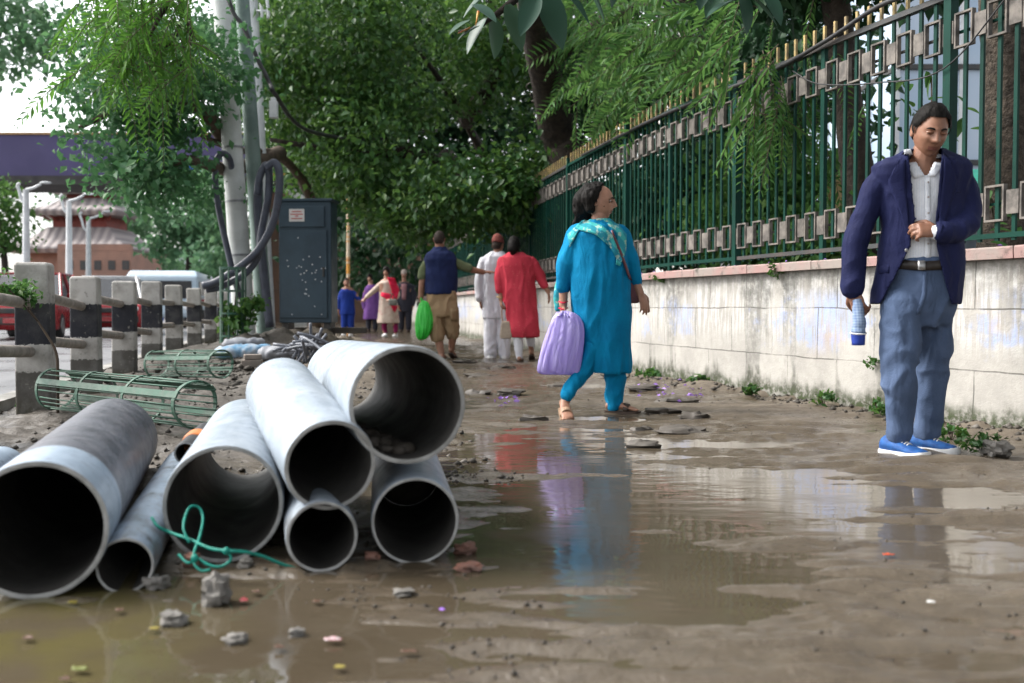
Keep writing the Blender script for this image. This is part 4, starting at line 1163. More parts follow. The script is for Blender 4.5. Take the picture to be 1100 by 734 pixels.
# bus
p = at(156, 330, 34); bl = (p.x, p.y + 3, -.022)
bus = thing('bus', 'white and pale blue bus on the road behind the posts', 'bus', bl)
M = Matrix.Translation(bl) @ Matrix.Rotation(R(12), 4, 'Z')
m = MB(); m.rings([[M @ Vector((a * 1.15 * q, b * 3.4 * q, z)) for a, b in ((-1, -1), (1, -1), (1, 1), (-1, 1))] for z, q in ((.35, .98), (.5, 1), (1.75, 1), (1.95, .93))]); m.build('body', pm('bus_paint', (0.5, 0.6, 0.68), (0.42, 0.54, 0.64), 1, 0.3, 0), bus, bev=.06)
m = MB(); m.box((0, -3.405, 1.3), (1.9, .03, .6), M=M); m.build('windscreen', GLASS, bus, bev=.01)
for sx in (-1, 1):
    for k_ in range(5): m = MB(); m.box((sx * 1.155, -2.5 + k_ * 1.2, 1.35), (.03, 1.0, .45), M=M); m.build('window', GLASS, bus)
    m = MB(); m.ell(M @ Vector((sx * .8, -3.4, .7)), (.16, .05, .1)); m.build('headlight', CHROME, bus, smooth=True)
    for y in (-2.2, 2.2):
        c = M @ Vector((sx * 1.0, y, .38)); axd = M.to_3x3() @ Vector((sx, 0, 0)); m = MB(); m.tube([c - axd * .1, c + axd * .17], .38, 20); m.build('wheel', TYRE, bus, smooth=True, auto=40)
# motorcycle
p = gnd(212, 352, -.022); bl = Vector((p.x, p.y, -.022))
mc = thing('motorcycle', 'red motorcycle parked on the road behind the sixth post', 'motorcycle', bl)
M = Matrix.Translation(bl) @ Matrix.Rotation(R(62), 4, 'Z')
for y in (-.62, .62):
    m = MB(); rs = []
    for j in range(25):
        th = 2 * math.pi * j / 24; cy, cz_ = math.cos(th), math.sin(th)
        rs.append([M @ Vector((a, y + cy * r_, .3 + cz_ * r_)) for a, r_ in ((-.045, .24), (-.05, .28), (0, .3), (.05, .28), (.045, .24))])
    m.rings(rs, cap=False); wh = m.build('wheel', TYRE, mc, smooth=True)
    m = MB(); m.tube([M @ Vector((-.05, y, .3)), M @ Vector((.05, y, .3))], .05, 10)
    for j in range(6): m.tube([M @ Vector((0, y, .3)), M @ Vector((0, y + .25 * math.cos(j * 1.05), .3 + .25 * math.sin(j * 1.05)))], .014, 6)
    m.build('rim', RIMM, wh)
m = MB(); m.tube([M @ Vector((0, -.3, .88)), M @ Vector((0, 0, .86)), M @ Vector((0, .12, .78))], [.1, .16, .08], 12, 4); m.tube([M @ Vector((0, -.4, .98)), M @ Vector((0, -.5, .82))], [.09, .12], 10); m.build('tank', CARRED, mc, smooth=True)
m = MB(); m.tube([M @ Vector((0, .1, .8)), M @ Vector((0, .5, .82)), M @ Vector((0, .8, .92))], [.09, .13, .06], 12, 4, squash=1.4); m.build('seat', BLACKPVC, mc, smooth=True)
m = MB(); m.box((0, 0, .45), (.25, .45, .32), M=M); m.tube([M @ Vector((0, -.62, .3)), M @ Vector((0, -.38, .98))], .04, 8); m.tube([M @ Vector((.0, .62, .3)), M @ Vector((0, .05, .5))], .04, 8); m.tube([M @ Vector((.16, .1, .3)), M @ Vector((.17, .9, .38))], .05, 8); m.build('engine', DARKRAIL, mc, bev=.01)
m = MB(); m.tube([M @ Vector((-.36, -.25, 1.06)), M @ Vector((0, -.38, 1.02)), M @ Vector((.36, -.25, 1.06))], .018, 8, 4); m.build('handlebar', RIMM, mc, smooth=True)
m = MB(); m.ell(M @ Vector((0, -.52, .9)), (.1, .07, .1)); m.build('headlight', CHROME, mc, smooth=True)

# buildings behind the railing
PAN = NT('blue_glass_panels'); p = PAN.coord('Pos'); f = PAN.noise(p, 0.5, 3)
PAN.set(PAN.mix(PAN.mapr(f, .3, .7), (0.30, 0.40, 0.52), (0.40, 0.48, 0.58)), 0.18, 0, 0.5); PAN = PAN.m
gb = thing('glazed_building', 'pale blue glazed building behind the railing and the man in the jacket', 'building', (8.0, 18, 0))
xa, xb, y0, y1, hh = 6.9, 11.5, 18.0, 26, 8.5
bx('wall', xa, xb, y0, y1, 0, hh, PAN, gb)
for z in np.arange(1.6, hh + .1, 1.7): bx('transom', xa - .03, xb + .03, y0 - .05, y1 + .05, z - .045, z + .045, DARKRAIL, gb)
for x in np.arange(xa, xb + .1, 1.15): bx('mullion', x - .04, x + .04, y0 - .04, y0 + .02, 0.01, hh - .1, WHITEM, gb)
for y in np.arange(y0 + 1.3, y1, 1.3): bx('mullion', xa - .04, xa + .02, y - .04, y + .04, 0.01, hh - .1, WHITEM, gb)
wb = thing('white_building', 'white rendered building with small windows behind the railing trees', 'building', (6.6, 29, 0))
RENDER = pm('white_render', (0.72, 0.71, 0.68), (0.62, 0.61, 0.58), 0.7, 0.8)
xa, xb, y0, y1, hh = 5.2, 13, 27, 36, 9.5
bx('wall', xa, xb, y0, y1, 0, hh, RENDER, wb); bx('roof', xa - .25, xb + .25, y0 - .25, y1 + .25, hh + .003, hh + .25, CONC, wb)
for z in (1.2, 4.2, 7.0):
    for k_ in range(4):
        x = xa + .8 + k_ * 1.9; fr_ = bx('window', x, x + .95, y0 - .03, y0 + .05, z, z + 1.25, GLASS, wb)
        m = MB()
        for u in (0.0, .475, .95): m.box((x + u, y0 - .05, z + .625), (.05, .04, 1.3))
        for u in (0, 1.25): m.box((x + .475, y0 - .053, z + u), (1.0, .035, .05))
        m.build('frame', RENDER, fr_)
ks = thing('garden_shed', 'small shed with a bright green sheet roof behind the railing at the right edge', 'shed', (5.6, 10.8, 0))
bx('wall', 5.1, 7.2, 10.3, 12.0, 0, 1.75, pm('shed_board', (0.16, 0.2, 0.24), (0.1, 0.13, 0.16), 2, 0.7), ks)
m = MB(); m.rings([[(a, 10.0, 1.75 + dz), (a, 12.3, 2.35 + dz), (a, 12.3, 2.39 + dz), (a, 10.0, 1.79 + dz)] for a, dz in ((4.95, 0.01), (7.4, 0.01))]); m.build('roof', pm('green_sheet', (0.0, 0.24, 0.15), (0.0, 0.18, 0.12), 2, 0.4), ks)
ob = thing('ochre_post', 'slim ochre gatepost with dark lamp behind the railing', 'post', (2.9, 10.6, 0))
p = at(897, 200, 10.6)
m = MB(); m.box((p.x, 10.6, 1.05), (.13, .13, 2.1)); m.build('shaft', pm('ochre_paint', (0.42, 0.3, 0.14), (0.33, 0.24, 0.12), 3, 0.7), ob, bev=.01)
m = MB(); m.ell((p.x, 10.6, 2.2), (.07, .07, .11)); m.build('lamp', DARKRAIL, ob, smooth=True)
eb = thing('brick_building', 'dim brown brick building closing the end of the path behind the trees', 'building', (-7, 44, 0))
xa, xb, y0, y1 = at(285, 300, 44).x, at(475, 300, 44).x, 44, 50; hh = at(300, 168, 44).z
bx('wall', xa, xb, y0, y1, 0, hh, pm('brown_brick', (0.13, 0.075, 0.05), (0.09, 0.06, 0.045), 1.5, 0.85, 0.3, 20), eb)
bx('roof', xa - .3, xb + .3, y0 - .3, y1 + .3, hh + .003, hh + .3, DARKRAIL, eb)
for z in (0.9, 4.0):
    for k_ in range(4):
        x = xa + .7 + k_ * 1.9; fr_ = bx('window', x, x + 1.0, y0 - .04, y0 + .05, z, z + 1.5, GLASS, eb)
        bx('frame', x - .06, x + 1.06, y0 - .07, y0 - .045, z - .1, z - .004, CONC, fr_)
# block of flats far down the road, pale in the distance
fb = thing('apartment_block', 'pale apartment block at the far end of the road', 'building', (-42, 125, 0))
xa, xb = at(150, 300, 120).x, at(232, 300, 120).x
bx('wall', xa, xb, 120, 130, 0, at(0, 268, 120).z, pm('pale_blue_render', (0.55, 0.6, 0.66), (0.5, 0.55, 0.6), .2, .8), fb)
for r_ in range(2):
    for k_ in range(5): bx('window', xa + .8 + k_ * 1.75, xa + 1.8 + k_ * 1.75, 119.95, 120.05, 2.2 + r_ * 2.6, 3.6 + r_ * 2.6, GLASS, fb)
# ------------------------------------------------------------------ trees and plants
L_FICUS = leafmat('ficus_leaf', (0.016, 0.066, 0.017), (0.036, 0.120, 0.024), (0.14, 0.24, 0.05), rough=.34, trans=.38, spec=.42)
L_TEAL = leafmat('teal_leaf', (0.022, 0.09, 0.036), (0.045, 0.145, 0.052), (0.12, 0.25, 0.10), trans=.36, spec=.35)
L_FERN = leafmat('fern_leaf', (0.032, 0.11, 0.026), (0.055, 0.16, 0.035), (0.13, 0.23, 0.06))
L_BRIGHT = leafmat('bright_fern_leaf', (0.035, 0.125, 0.018), (0.06, 0.175, 0.022), (0.12, 0.25, 0.04), trans=0.45)
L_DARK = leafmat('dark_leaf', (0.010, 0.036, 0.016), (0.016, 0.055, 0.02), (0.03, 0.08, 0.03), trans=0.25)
L_SHRUB = leafmat('shrub_leaf', (0.03, 0.10, 0.02), (0.05, 0.14, 0.03), (0.12, 0.2, 0.05))
L_FAR = leafmat('far_leaf', (0.06, 0.15, 0.07), (0.08, 0.18, 0.09), (0.14, 0.24, 0.12))
L_RUBBER = leafmat('rubber_leaf', (0.018, 0.05, 0.035), (0.03, 0.075, 0.05), (0.06, 0.11, 0.06), 0.32, 0.12, 0.2)
BARK = pm('dark_bark', (0.045, 0.034, 0.026), (0.022, 0.017, 0.014), 9, 0.9, 0.9, 28, 0.03)
BARK2 = pm('rough_bark', (0.085, 0.068, 0.052), (0.035, 0.028, 0.022), 12, 0.9, 1.0, 26, 0.04)
TWIG = pm('twig_bark', (0.09, 0.065, 0.045), (0.05, 0.036, 0.026), 9, 0.85, 0.3, 40)
def leaves(cent, axis, size, aspect=0.5, fold=0.22, srand=0.5):
    """diamond leaves folded along the midrib: centres (n,3), axis (n,3) pointing to the tip"""
    n = len(cent)
    a = axis / (np.linalg.norm(axis, axis=1, keepdims=True) + 1e-9)
    rnd = rng.normal(size=(n, 3)) + np.array([0, 0, 1.2])
    s = np.cross(a, rnd); s /= np.linalg.norm(s, axis=1, keepdims=True) + 1e-9
    u = np.cross(s, a)
    L = (size * (1 + srand * rng.uniform(-1, 1, n)))[:, None]
    base = cent - a * L * .5; tip = cent + a * L * .5 - u * L * .12
    mid = cent - a * L * .06
    l = mid + s * L * aspect * .5 + u * L * fold * .5; r = mid - s * L * aspect * .5 + u * L * fold * .5
    V = np.stack([base, l, tip, r], 1).reshape(-1, 3)
    i = np.arange(n)[:, None] * 4
    Fq = np.concatenate([i + np.array([[0, 2, 1]]), i + np.array([[0, 3, 2]])], 0)
    return V, Fq
def crown(name, parent, blobs, n, size, mat, tw=0.35, per=28, droop=0.5, seed=1, aspect=0.62, shell=0.45):
    """blobs: (centre, (rx,ry,rz), weight). Leaves gather in sprays, sprays gather towards each blob's skin"""
    g = np.random.default_rng(seed)
    W = np.array([b[2] for b in blobs], float); W /= W.sum()
    C_, A_ = [], []
    ns = max(1, n // per)
    pick = g.choice(len(blobs), ns, p=W)
    for k in pick:
        c, r, _ = blobs[k]
        d = g.normal(size=3); d /= np.linalg.norm(d); q = d * (shell + (1 - shell) * g.random()) ** 0.6
        sc = np.array(c) + q * np.array(r)
        if ns > 60 and vnoise(np.array([sc[0] * .9 + seed]), np.array([sc[2] * 1.1 + sc[1] * .4]), 3)[0] < -0.42: continue
        m_ = int(per * g.uniform(0.5, 1.5)); sp = tw * g.uniform(0.6, 1.3)
        p = g.normal(size=(m_, 3)) * np.array([sp, sp, sp * .55]) + sc
        a = g.normal(size=(m_, 3)) * .8 + np.array([0, 0, -droop]) + d * .7
        C_.append(p); A_.append(a)
    c = np.concatenate(C_); a = np.concatenate(A_)
    V, Q = leaves(c, a, size, aspect)
    return np_mesh(name, V, Q, mat, parent)
def bl(px, py, rx, ry, Y, ryd, w=1.0):
    k = Y / F; return (tuple(at(px, py, Y)), (rx * k, ryd, ry * k), w)
def tree(label, base, blobs, n, size, mat, limbs=(), group=None, r0=0.2, bark=BARK, name='broadleaf_tree', **kw):
    t = thing(name, label, 'tree', base, group)
    crown('crown', t, blobs, n, size, mat, **kw)
    m = MB(); base = Vector(base)
    top = Vector(blobs[0][0])
    for L in (limbs or [[base, base.lerp(top, .5) + Vector((.1, 0, .2)), top]]):
        rr = [r0 * (1 - .8 * i / (len(L) - 1)) for i in range(len(L))] if not isinstance(L[-1], (list, float)) else L[-1]
        m.tube(L, rr, 12, 6, jit=0.05)
    m.build('trunk', bark, t, smooth=True)
    return t
# the big ficus over the path
fb_ = Vector((0.35, 21.5, 0))
bls = [bl(440, 60, 120, 85, 18, 2.2, 3), bl(350, 40, 80, 65, 17, 2, 2), bl(525, 120, 70, 90, 17, 2, 2), bl(425, 155, 90, 60, 17, 1.6, 2), bl(505, 212, 66, 38, 16, 1.3, 1.6), bl(425, 214, 48, 30, 17.5, 1.2, 1.0),
       bl(335, 105, 50, 55, 18, 1.5, 1.2), bl(560, 185, 30, 55, 16, 1.0, 0.9), bl(445, 240, 46, 17, 17, 0.8, .8), bl(332, 170, 38, 38, 19, 1.2, .8), bl(545, 30, 70, 60, 15, 1.5, 1.2), bl(420, -40, 160, 60, 18, 2.5, 2), bl(385, 180, 40, 40, 18, 1, .7)]
limbs = [[fb_, fb_ + Vector((-.1, -.3, 2)), at(500, 130, 19.5), at(440, 40, 18)], [fb_ + Vector((-.1, -.3, 1.9)), at(470, 175, 18), at(380, 165, 17.5), at(290, 150, 17)], [at(500, 130, 19.5), at(540, 60, 17), at(520, -20, 16)], [at(480, 170, 18.6), at(500, 205, 16.5), at(470, 235, 16)]]
tree('big dark green leafy tree arching over the middle of the path', fb_, bls, 50000, 0.115, L_FICUS, limbs, r0=0.17, seed=2, tw=.3)
tree('dense shadowy tree behind the big tree at the end of the path', Vector((-1.0, 32, 0)), [bl(420, 130, 150, 150, 29, 2.5, 3), bl(330, 120, 60, 130, 30, 2, 1), bl(520, 190, 90, 90, 29, 2, 1.5), bl(425, 272, 110, 52, 34, 1.5, 1.6), bl(460, 20, 160, 110, 28, 2, 2.5), bl(350, 60, 80, 80, 28, 2, 1.5)], 30000, 0.30, L_DARK, seed=4, tw=.6, r0=.35)
# tree over the road at the left
tb = Vector((at(338, 350, 20).x, 20, 0))
bls = [bl(190, 70, 62, 50, 12.5, 1.4, 2), bl(115, 105, 46, 24, 12, 1.0, .7), bl(145, 194, 58, 30, 12, 1.0, 1.8), bl(85, 150, 36, 18, 12, .8, .5), bl(228, 205, 22, 22, 15.2, .7, .5), bl(250, 60, 40, 60, 17, 1, 1), bl(110, 40, 45, 34, 13, 1, .8), bl(170, 135, 36, 18, 12.5, .8, .5), bl(180, -30, 60, 50, 13, 1.3, 1)]
limbs = [[tb, at(340, 250, 19.5), at(330, 205, 18), at(300, 168, 16), at(250, 160, 14.2), at(195, 135, 12.6)], [at(300, 165, 16), at(250, 182, 14), at(200, 172, 12.4), at(130, 185, 12)], [at(250, 160, 14.2), at(215, 118, 13), at(160, 105, 12.3), at(80, 140, 12)], [at(160, 105, 12.3), at(150, 70, 12.3), at(170, 30, 12.5)]]
tree('blue green leafy tree reaching over the road in front of the indigo bridge', tb, bls, 16000, 0.10, L_TEAL, limbs, r0=0.13, bark=TWIG, seed=6, tw=.24, per=22, shell=.3)
# far trees
tree('hazy green tree at the top left corner across the road', Vector((at(-90, 330, 27).x, 27, 0)), [bl(0, 35, 48, 42, 27, 2, 2)], 2600, 0.24, L_FAR, seed=8, tw=.5, group=None)
tree('light green tree beside the pagoda temple at the left edge', Vector((at(5, 330, 38).x, 38, 0)), [bl(0, 235, 26, 42, 38, 1.4, 2)], 2200, 0.22, L_SHRUB, seed=9, tw=.4)
tree('rounded tree behind the farthest street light', Vector((at(115, 330, 75).x, 75, 0)), [bl(112, 240, 40, 42, 75, 4, 2)], 3200, 0.5, L_FAR, seed=10, tw=1.0)
tree('tree with pale leaves over the bus, left of the concrete pole', Vector((at(195, 330, 44).x, 44, 0)), [bl(205, 232, 40, 34, 40, 2, 2), bl(238, 255, 20, 46, 38, 1.5, 1.2), bl(180, 262, 22, 16, 40, 1.2, .4)], 3800, 0.27, L_FAR, seed=11, tw=.5)
tree('dark tree closing the road far behind the bus', Vector((at(160, 330, 100).x, 100, 0)), [bl(165, 285, 26, 22, 100, 4, 1), bl(230, 280, 26, 30, 100, 4, 1)], 2600, 0.7, L_FAR, seed=12, tw=1.2)
# behind the railing
k_ = 0
for lb, bs, n_, sz, mt, sd in (
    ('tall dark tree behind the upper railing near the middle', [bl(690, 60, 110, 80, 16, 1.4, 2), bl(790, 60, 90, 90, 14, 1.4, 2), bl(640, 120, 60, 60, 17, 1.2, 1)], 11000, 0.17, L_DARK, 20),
    ('leafy green tree behind the far railing', [bl(620, 230, 60, 60, 19, 1.2, 2), bl(570, 240, 40, 60, 22, 1.2, 1)], 4800, 0.17, L_FICUS, 21),
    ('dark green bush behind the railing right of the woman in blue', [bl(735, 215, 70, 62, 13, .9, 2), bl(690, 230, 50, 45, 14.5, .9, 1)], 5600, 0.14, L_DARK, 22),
    ('feathery green bush behind the railing left of the man in the jacket', [bl(830, 215, 60, 62, 11, .8, 2), bl(800, 250, 60, 30, 11.5, .7, 1)], 5200, 0.12, L_FERN, 23),
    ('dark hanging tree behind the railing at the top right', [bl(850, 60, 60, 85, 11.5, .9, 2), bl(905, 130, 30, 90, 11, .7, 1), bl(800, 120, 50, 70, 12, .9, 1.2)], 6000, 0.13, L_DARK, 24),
    ('low hedge plant behind the railing at the wall behind the man', [bl(930, 262, 46, 22, 9, .5, 1.5), bl(870, 262, 46, 24, 9.8, .5, 1.5)], 2600, 0.10, L_SHRUB, 25)):
    y_ = bs[0][0][1]; x_ = bs[0][0][0]
    tree(lb, Vector((x_, y_, 0)), bs, n_, sz, mt, group='trees and bushes behind the railing', seed=sd, tw=sz * 2, r0=0.09 if sz < .15 else .16)
# fig sapling by the man's head, red flower behind the bars
def big_leaf_plant(name, label, base, spots, L, mat, group=None, wid=.42):
    t = thing(name, label, 'plant', base, group)
    st = MB(); lf = MB()
    st.tube([base, base + Vector((.02, 0, .5)), Vector(spots[len(spots) // 2])], [.018, .012, .006], 8, 5)
    for i, p in enumerate(spots):
        p = Vector(p); d = Vector((random.uniform(-1, 1), random.uniform(-.8, .4), random.uniform(-.9, .25))).normalized()
        one_leaf(lf, p, d, L * random.uniform(.75, 1.2), wid)
    st.build('stem', TWIG, t, smooth=True); lf.build('foliage', mat, t, smooth=True)
    return t
def one_leaf(mb, p, d, L, wid=.42, up=None, bend=.25):
    s = d.cross(Vector((random.uniform(-.3, .3), random.uniform(-.5, -.2), 1))).normalized(); u = s.cross(d)
    v = []; nL = 7
    for i in range(nL + 1):
        t = i / nL; w_ = L * wid * .5 * (math.sin(math.pi * min(1, t * .93 + .05)) ** .75) * (1.15 - .35 * t)
        if i == nL: w_ = 0.002
        c = p + d * (L * t) - u * (bend * L * t * t)
        v += [c - s * w_ + u * w_ * .3, c - u * w_ * .05, c + s * w_ + u * w_ * .3]
    mb.add(v, [(3 * i + j, 3 * i + j + 1, 3 * i + j + 4, 3 * i + j + 3) for i in range(nL) for j in range(2)])
sp = [at(random.gauss(1000, 22), random.gauss(112, 22), 7.0 + random.uniform(-.2, .3)) for _ in range(26)]
b = at(1000, 240, 7.2); b.z = .3
big_leaf_plant('fig_sapling', 'bright green sapling behind the bars above the head of the man in the jacket', b, sp, .14, L_SHRUB, wid=.5)
sp = [at(random.gauss(1075, 14), random.gauss(225, 14), 6.6 + random.uniform(-.2, .3)) for _ in range(20)]
b = at(1072, 255, 6.7); b.z = .4
big_leaf_plant('fig_sapling', 'low green sapling behind the bars by the right edge', b, sp, .12, L_SHRUB, wid=.5)
# trunks behind the railing
def trunk_tree(label, base, pts, rad, bark, blobs, n, size, mat, seed, name='broadleaf_tree'):
    t = thing(name, label, 'tree', base, None)
    m = MB(); m.tube([base] + pts, rad, 16, 6, jit=0.05); m.build('trunk', bark, t, smooth=True)
    if n: crown('crown', t, blobs, n, size, mat, seed=seed, tw=size * 2.2)
    return t
b = at(1082, 280, 6.9); b.z = 0
trunk_tree('thick rough barked tree behind the railing at the right edge', b, [at(1080, 200, 6.9), at(1082, 100, 6.9), at(1076, 0, 6.9), at(1070, -250, 7.0)], [.22, .165, .15, .15, .13], BARK2, [bl(1060, -260, 160, 60, 7.2, 1.2, 1)], 3500, .12, L_DARK, 31)
b = at(935, 300, 8.7); b.z = 0
trunk_tree('slim dark tree leaning left behind the railing beside the man', b, [at(922, 200, 8.7), at(910, 100, 8.7), at(900, 20, 8.7), at(880, -120, 8.5)], [.16, .14, .12, .115, .1], BARK, [bl(880, -60, 110, 55, 8.8, .9, 1)], 3800, .14, L_DARK, 32)
# fern leaved tree
def frond_set(parent, name, starts, L, mat, np_=13, seed=1):
    g = np.random.default_rng(seed); Cc, Aa, Sz = [], [], []
    st = MB()
    for p, d in starts:
        p = np.array(p, float); d = np.array(d, float); d /= np.linalg.norm(d)
        ln = L * g.uniform(.7, 1.25); side = np.cross(d, g.normal(size=3)); side /= np.linalg.norm(side)
        nm = np.cross(d, side)
        pts = [p + d * ln * t + np.array([0, 0, -1]) * ln * .38 * t * t for t in np.linspace(0, 1, np_)]
        st.tube([Vector(pts[0]), Vector(pts[np_ // 2]), Vector(pts[-1])], [.0035, .0028, .0015], 4, 2)
        for i in range(1, np_):
            tg = pts[i] - pts[i - 1]; tg /= np.linalg.norm(tg)
            pl = ln * .27 * math.sin(math.pi * (i / np_ * .85 + .12)) ** .7
            for sg in (-1, 1):
                a = side * sg * .85 + tg * .55 + np.array([0, 0, -.18])
                a /= np.linalg.norm(a)
                Cc.append(pts[i] + a * pl * .5); Aa.append(a); Sz.append(pl)
    V, Q = leaves(np.array(Cc), np.array(Aa), np.array(Sz), .26, .1, 0.0)
    T = [(a, b, c) for q in st.f for a, b, c in [(q[0], q[i], q[i + 1]) for i in range(1, len(q) - 1)]]
    o = np_mesh(name, np.concatenate([V, np.array(st.v)]), np.concatenate([Q, np.array(T) + len(V)]), [mat, TWIG], parent)
    o.data.polygons.foreach_set('material_index', [0] * len(Q) + [1] * len(T))
    return o
b = Vector((float(wall_x(15.3)) + .62, 15.3, 0))
ft = thing('fern_leaved_tree', 'leaning dark trunk with wires round it and feathery fronds over the railing', 'tree', b)
m = MB(); m.tube([b, at(611, 190, 15.3), at(598, 140, 15.2), at(585, 75, 14.2), at(570, 0, 12.4), at(560, -110, 10)], [.36, .31, .27, .23, .18, .11], 16, 6, jit=.05)
m.tube([at(585, 75, 14.2), at(650, 20, 12.6), at(720, 0, 10.4), at(830, -15, 9)], [.1, .07, .05, .03], 10, 6)
m.tube([at(560, -110, 10), at(420, -170, 9), at(260, -60, 8.2), at(190, -10, 8), at(160, 40, 7.9)], [.11, .08, .055, .035, .012], 10, 6)
m.tube([at(190, -10, 8), at(205, 40, 8), at(190, 80, 7.9)], [.03, .016, .006], 8, 4)
m.tube([at(195, 20, 8), at(185, 45, 8), at(165, 55, 7.8)], [.016, .012, .005], 8, 4)
m.build('trunk', BARK, ft, smooth=True)
m = MB()
for q in (90, 105, 112, 120, 128):
    c = at(589 + (q - 100) * .25, q, 14.6 + (q - 90) * .016); rs = []
    m.tube([c + Vector((.29 * math.cos(t), .29 * math.sin(t), .05 * math.sin(t + q))) for t in np.linspace(0, 2 * math.pi, 17)], .008, 5, 1)
m.build('trunk_wire', FRET, ft, smooth=True)
st_ = []
for _ in range(200):
    px = random.gauss(675, 62); py = random.gauss(38, 42) - max(0, (px - 690)) * .10
    px = min(max(px, 565), 880)
    fy = float(np.interp(px, [560, 600, 650, 700, 750, 800, 880], [16.5, 13.9, 11.4, 9.7, 8.8, 8.1, 7.2]))
    Y = fy + (random.uniform(.45, 1.6) if px < 775 else random.uniform(-.5, .8))
    if py > 150 - (px - 600) * .40 and px < 775: py -= 45
    st_.append((at(px, py, Y), (random.gauss(-.45, .5), random.gauss(-.3, .4), random.gauss(-.35, .35))))
frond_set(ft, 'fronds', st_, .62, L_FERN, seed=3)
st_ = [(at(random.gauss(845, 28), random.gauss(95, 42), 8.0 + random.uniform(-.35, .25)), (random.gauss(-.1, .5), random.gauss(-.2, .4), random.gauss(-.7, .3))) for _ in range(48)]
frond_set(ft, 'fronds', st_, .42, L_FERN, seed=4)
st_ = []
for _ in range(120):
    px, py = min(random.gauss(160, 36), 203), random.gauss(24, 36)
    st_.append((at(px, py, 7.9 + random.uniform(-.5, .5)), (random.gauss(-.2, .6), random.gauss(-.2, .5), random.gauss(-.45, .35))))
frond_set(ft, 'bright_fronds', st_, .40, L_BRIGHT, seed=5)
# rubber tree branch over the path
b = at(1150, 300, 4.9); b.z = 0; b.x = float(wall_x(4.9)) + .7
rt = thing('rubber_tree', 'rubber tree with big glossy hanging leaves at the top of the picture', 'tree', b)
m = MB(); m.tube([b, b + Vector((0, 0, 2.2)), b + Vector((-.6, .1, 3.2)), at(700, -110, 5.3), at(585, -25, 5.2), at(520, 25, 5.1), at(492, 34, 5.1)], [.13, .12, .09, .05, .025, .012, .006], 12, 6)
m.tube([at(700, -110, 5.3), at(760, -40, 6.2), at(800, -10, 6.6)], [.04, .02, .008], 8, 5)
m.build('trunk', BARK, rt, smooth=True)
m = MB()
for px, py, dx, dz, L in [(522, 20, -.5, -.8, 44), (530, 18, .1, -1, 48), (545, 5, .35, -1, 52), (560, -10, .1, -1, 40), (580, -15, .4, -1, 72), (578, -5, -.4, -.9, 50), (515, 28, -.9, -.5, 28), (505, 22, -.6, -.4, 30), (600, -15, .7, -.7, 50), (508, 5, .5, -.4, 40), (620, -30, .6, -.8, 60), (535, -15, -.7, -.5, 50), (566, 8, -.9, -.6, 36), (650, -50, .2, -1, 60), (690, -60, .5, -.9, 70),
                         (780, -20, -.5, -.8, 50), (795, -12, .2, -1, 50), (805, -5, .7, -.6, 44), (790, 0, -.8, -.4, 40), (765, -35, -.3, -.9, 46), (820, -10, .4, -.9, 46), (750, -40, .3, -.9, 50)]:
    Y = 5.1 if px < 720 else 6.5
    one_leaf(m, at(px, py, Y + random.uniform(-.1, .1)), Vector((dx, random.uniform(-.45, .1), dz)).normalized(), L * Y / F, .44, bend=.12)
crown('crown', rt, [((1.6, 2.0, 6.4), (3.0, 3.6, 0.9), 2), ((1.2, -3.5, 6.8), (3.4, 3.4, 1.0), 2), ((2.6, 6.2, 6.2), (1.8, 2.0, 0.8), 1.4), ((-1.2, -1.0, 7.2), (1.6, 3.0, 0.8), .8), ((4.5, -1, 5.5), (1.5, 5.5, 1.8), 2)], 17000, 0.24, L_DARK, tw=.5, seed=51, shell=.1)  # unseen canopy above and behind the camera, added to shade the path
m.build('big_leaves', L_RUBBER, rt, smooth=True)
m = MB(); m.tube([at(505, 30, 5.05), at(492, 36, 5.02)], [.006, .002], 8); m.tube([at(514, 12, 5.0), at(511, 28, 5.0)], [.007, .002], 8); m.build('leaf_bud', pm('yellow_bud', (0.5, 0.33, 0.04), (0.5, 0.12, 0.05), 20, .4), rt, smooth=True)

# small plants by the first post, round the upright guard, weeds along the wall
b = at(62, 440, 6.1); b.z = 0.02
sap = thing('leafy_sapling', 'thin bent sapling leaning on the first post with a tuft of leaves at its top', 'sapling', b)
m = MB(); m.tube([b, at(62, 405, 6.1), at(60, 378, 6.12), at(45, 352, 6.15), at(30, 330, 6.18)], [.010, .010, .009, .007, .004], 8, 6); m.tube([at(40, 345, 6.15), at(10, 312, 6.0), at(-15, 300, 6.0)], [.005, .004, .002], 6, 5); m.build('stem', TWIG, sap, smooth=True)
crown('foliage', sap, [bl(14, 310, 16, 12, 6.1, .12, 2), bl(27, 320, 9, 7, 6.1, .08, 1), bl(-14, 300, 22, 16, 6.1, .12, 1)], 420, .048, L_FERN, tw=.035, per=14, seed=41, shell=.1)
b = at(250, 385, 12.3); b.z = .05
sap = thing('leafy_sapling', 'leafy sapling growing inside the upright green tree guard', 'sapling', b)
m = MB(); m.tube([b, at(251, 350, 12.3), at(253, 318, 12.3)], [.014, .011, .006], 8, 5); m.build('stem', TWIG, sap, smooth=True)
crown('foliage', sap, [bl(256, 345, 16, 22, 12.3, .2, 2), bl(272, 325, 7, 7, 12.2, .1, .5)], 460, .085, L_SHRUB, tw=.07, per=14, seed=42, shell=.1)
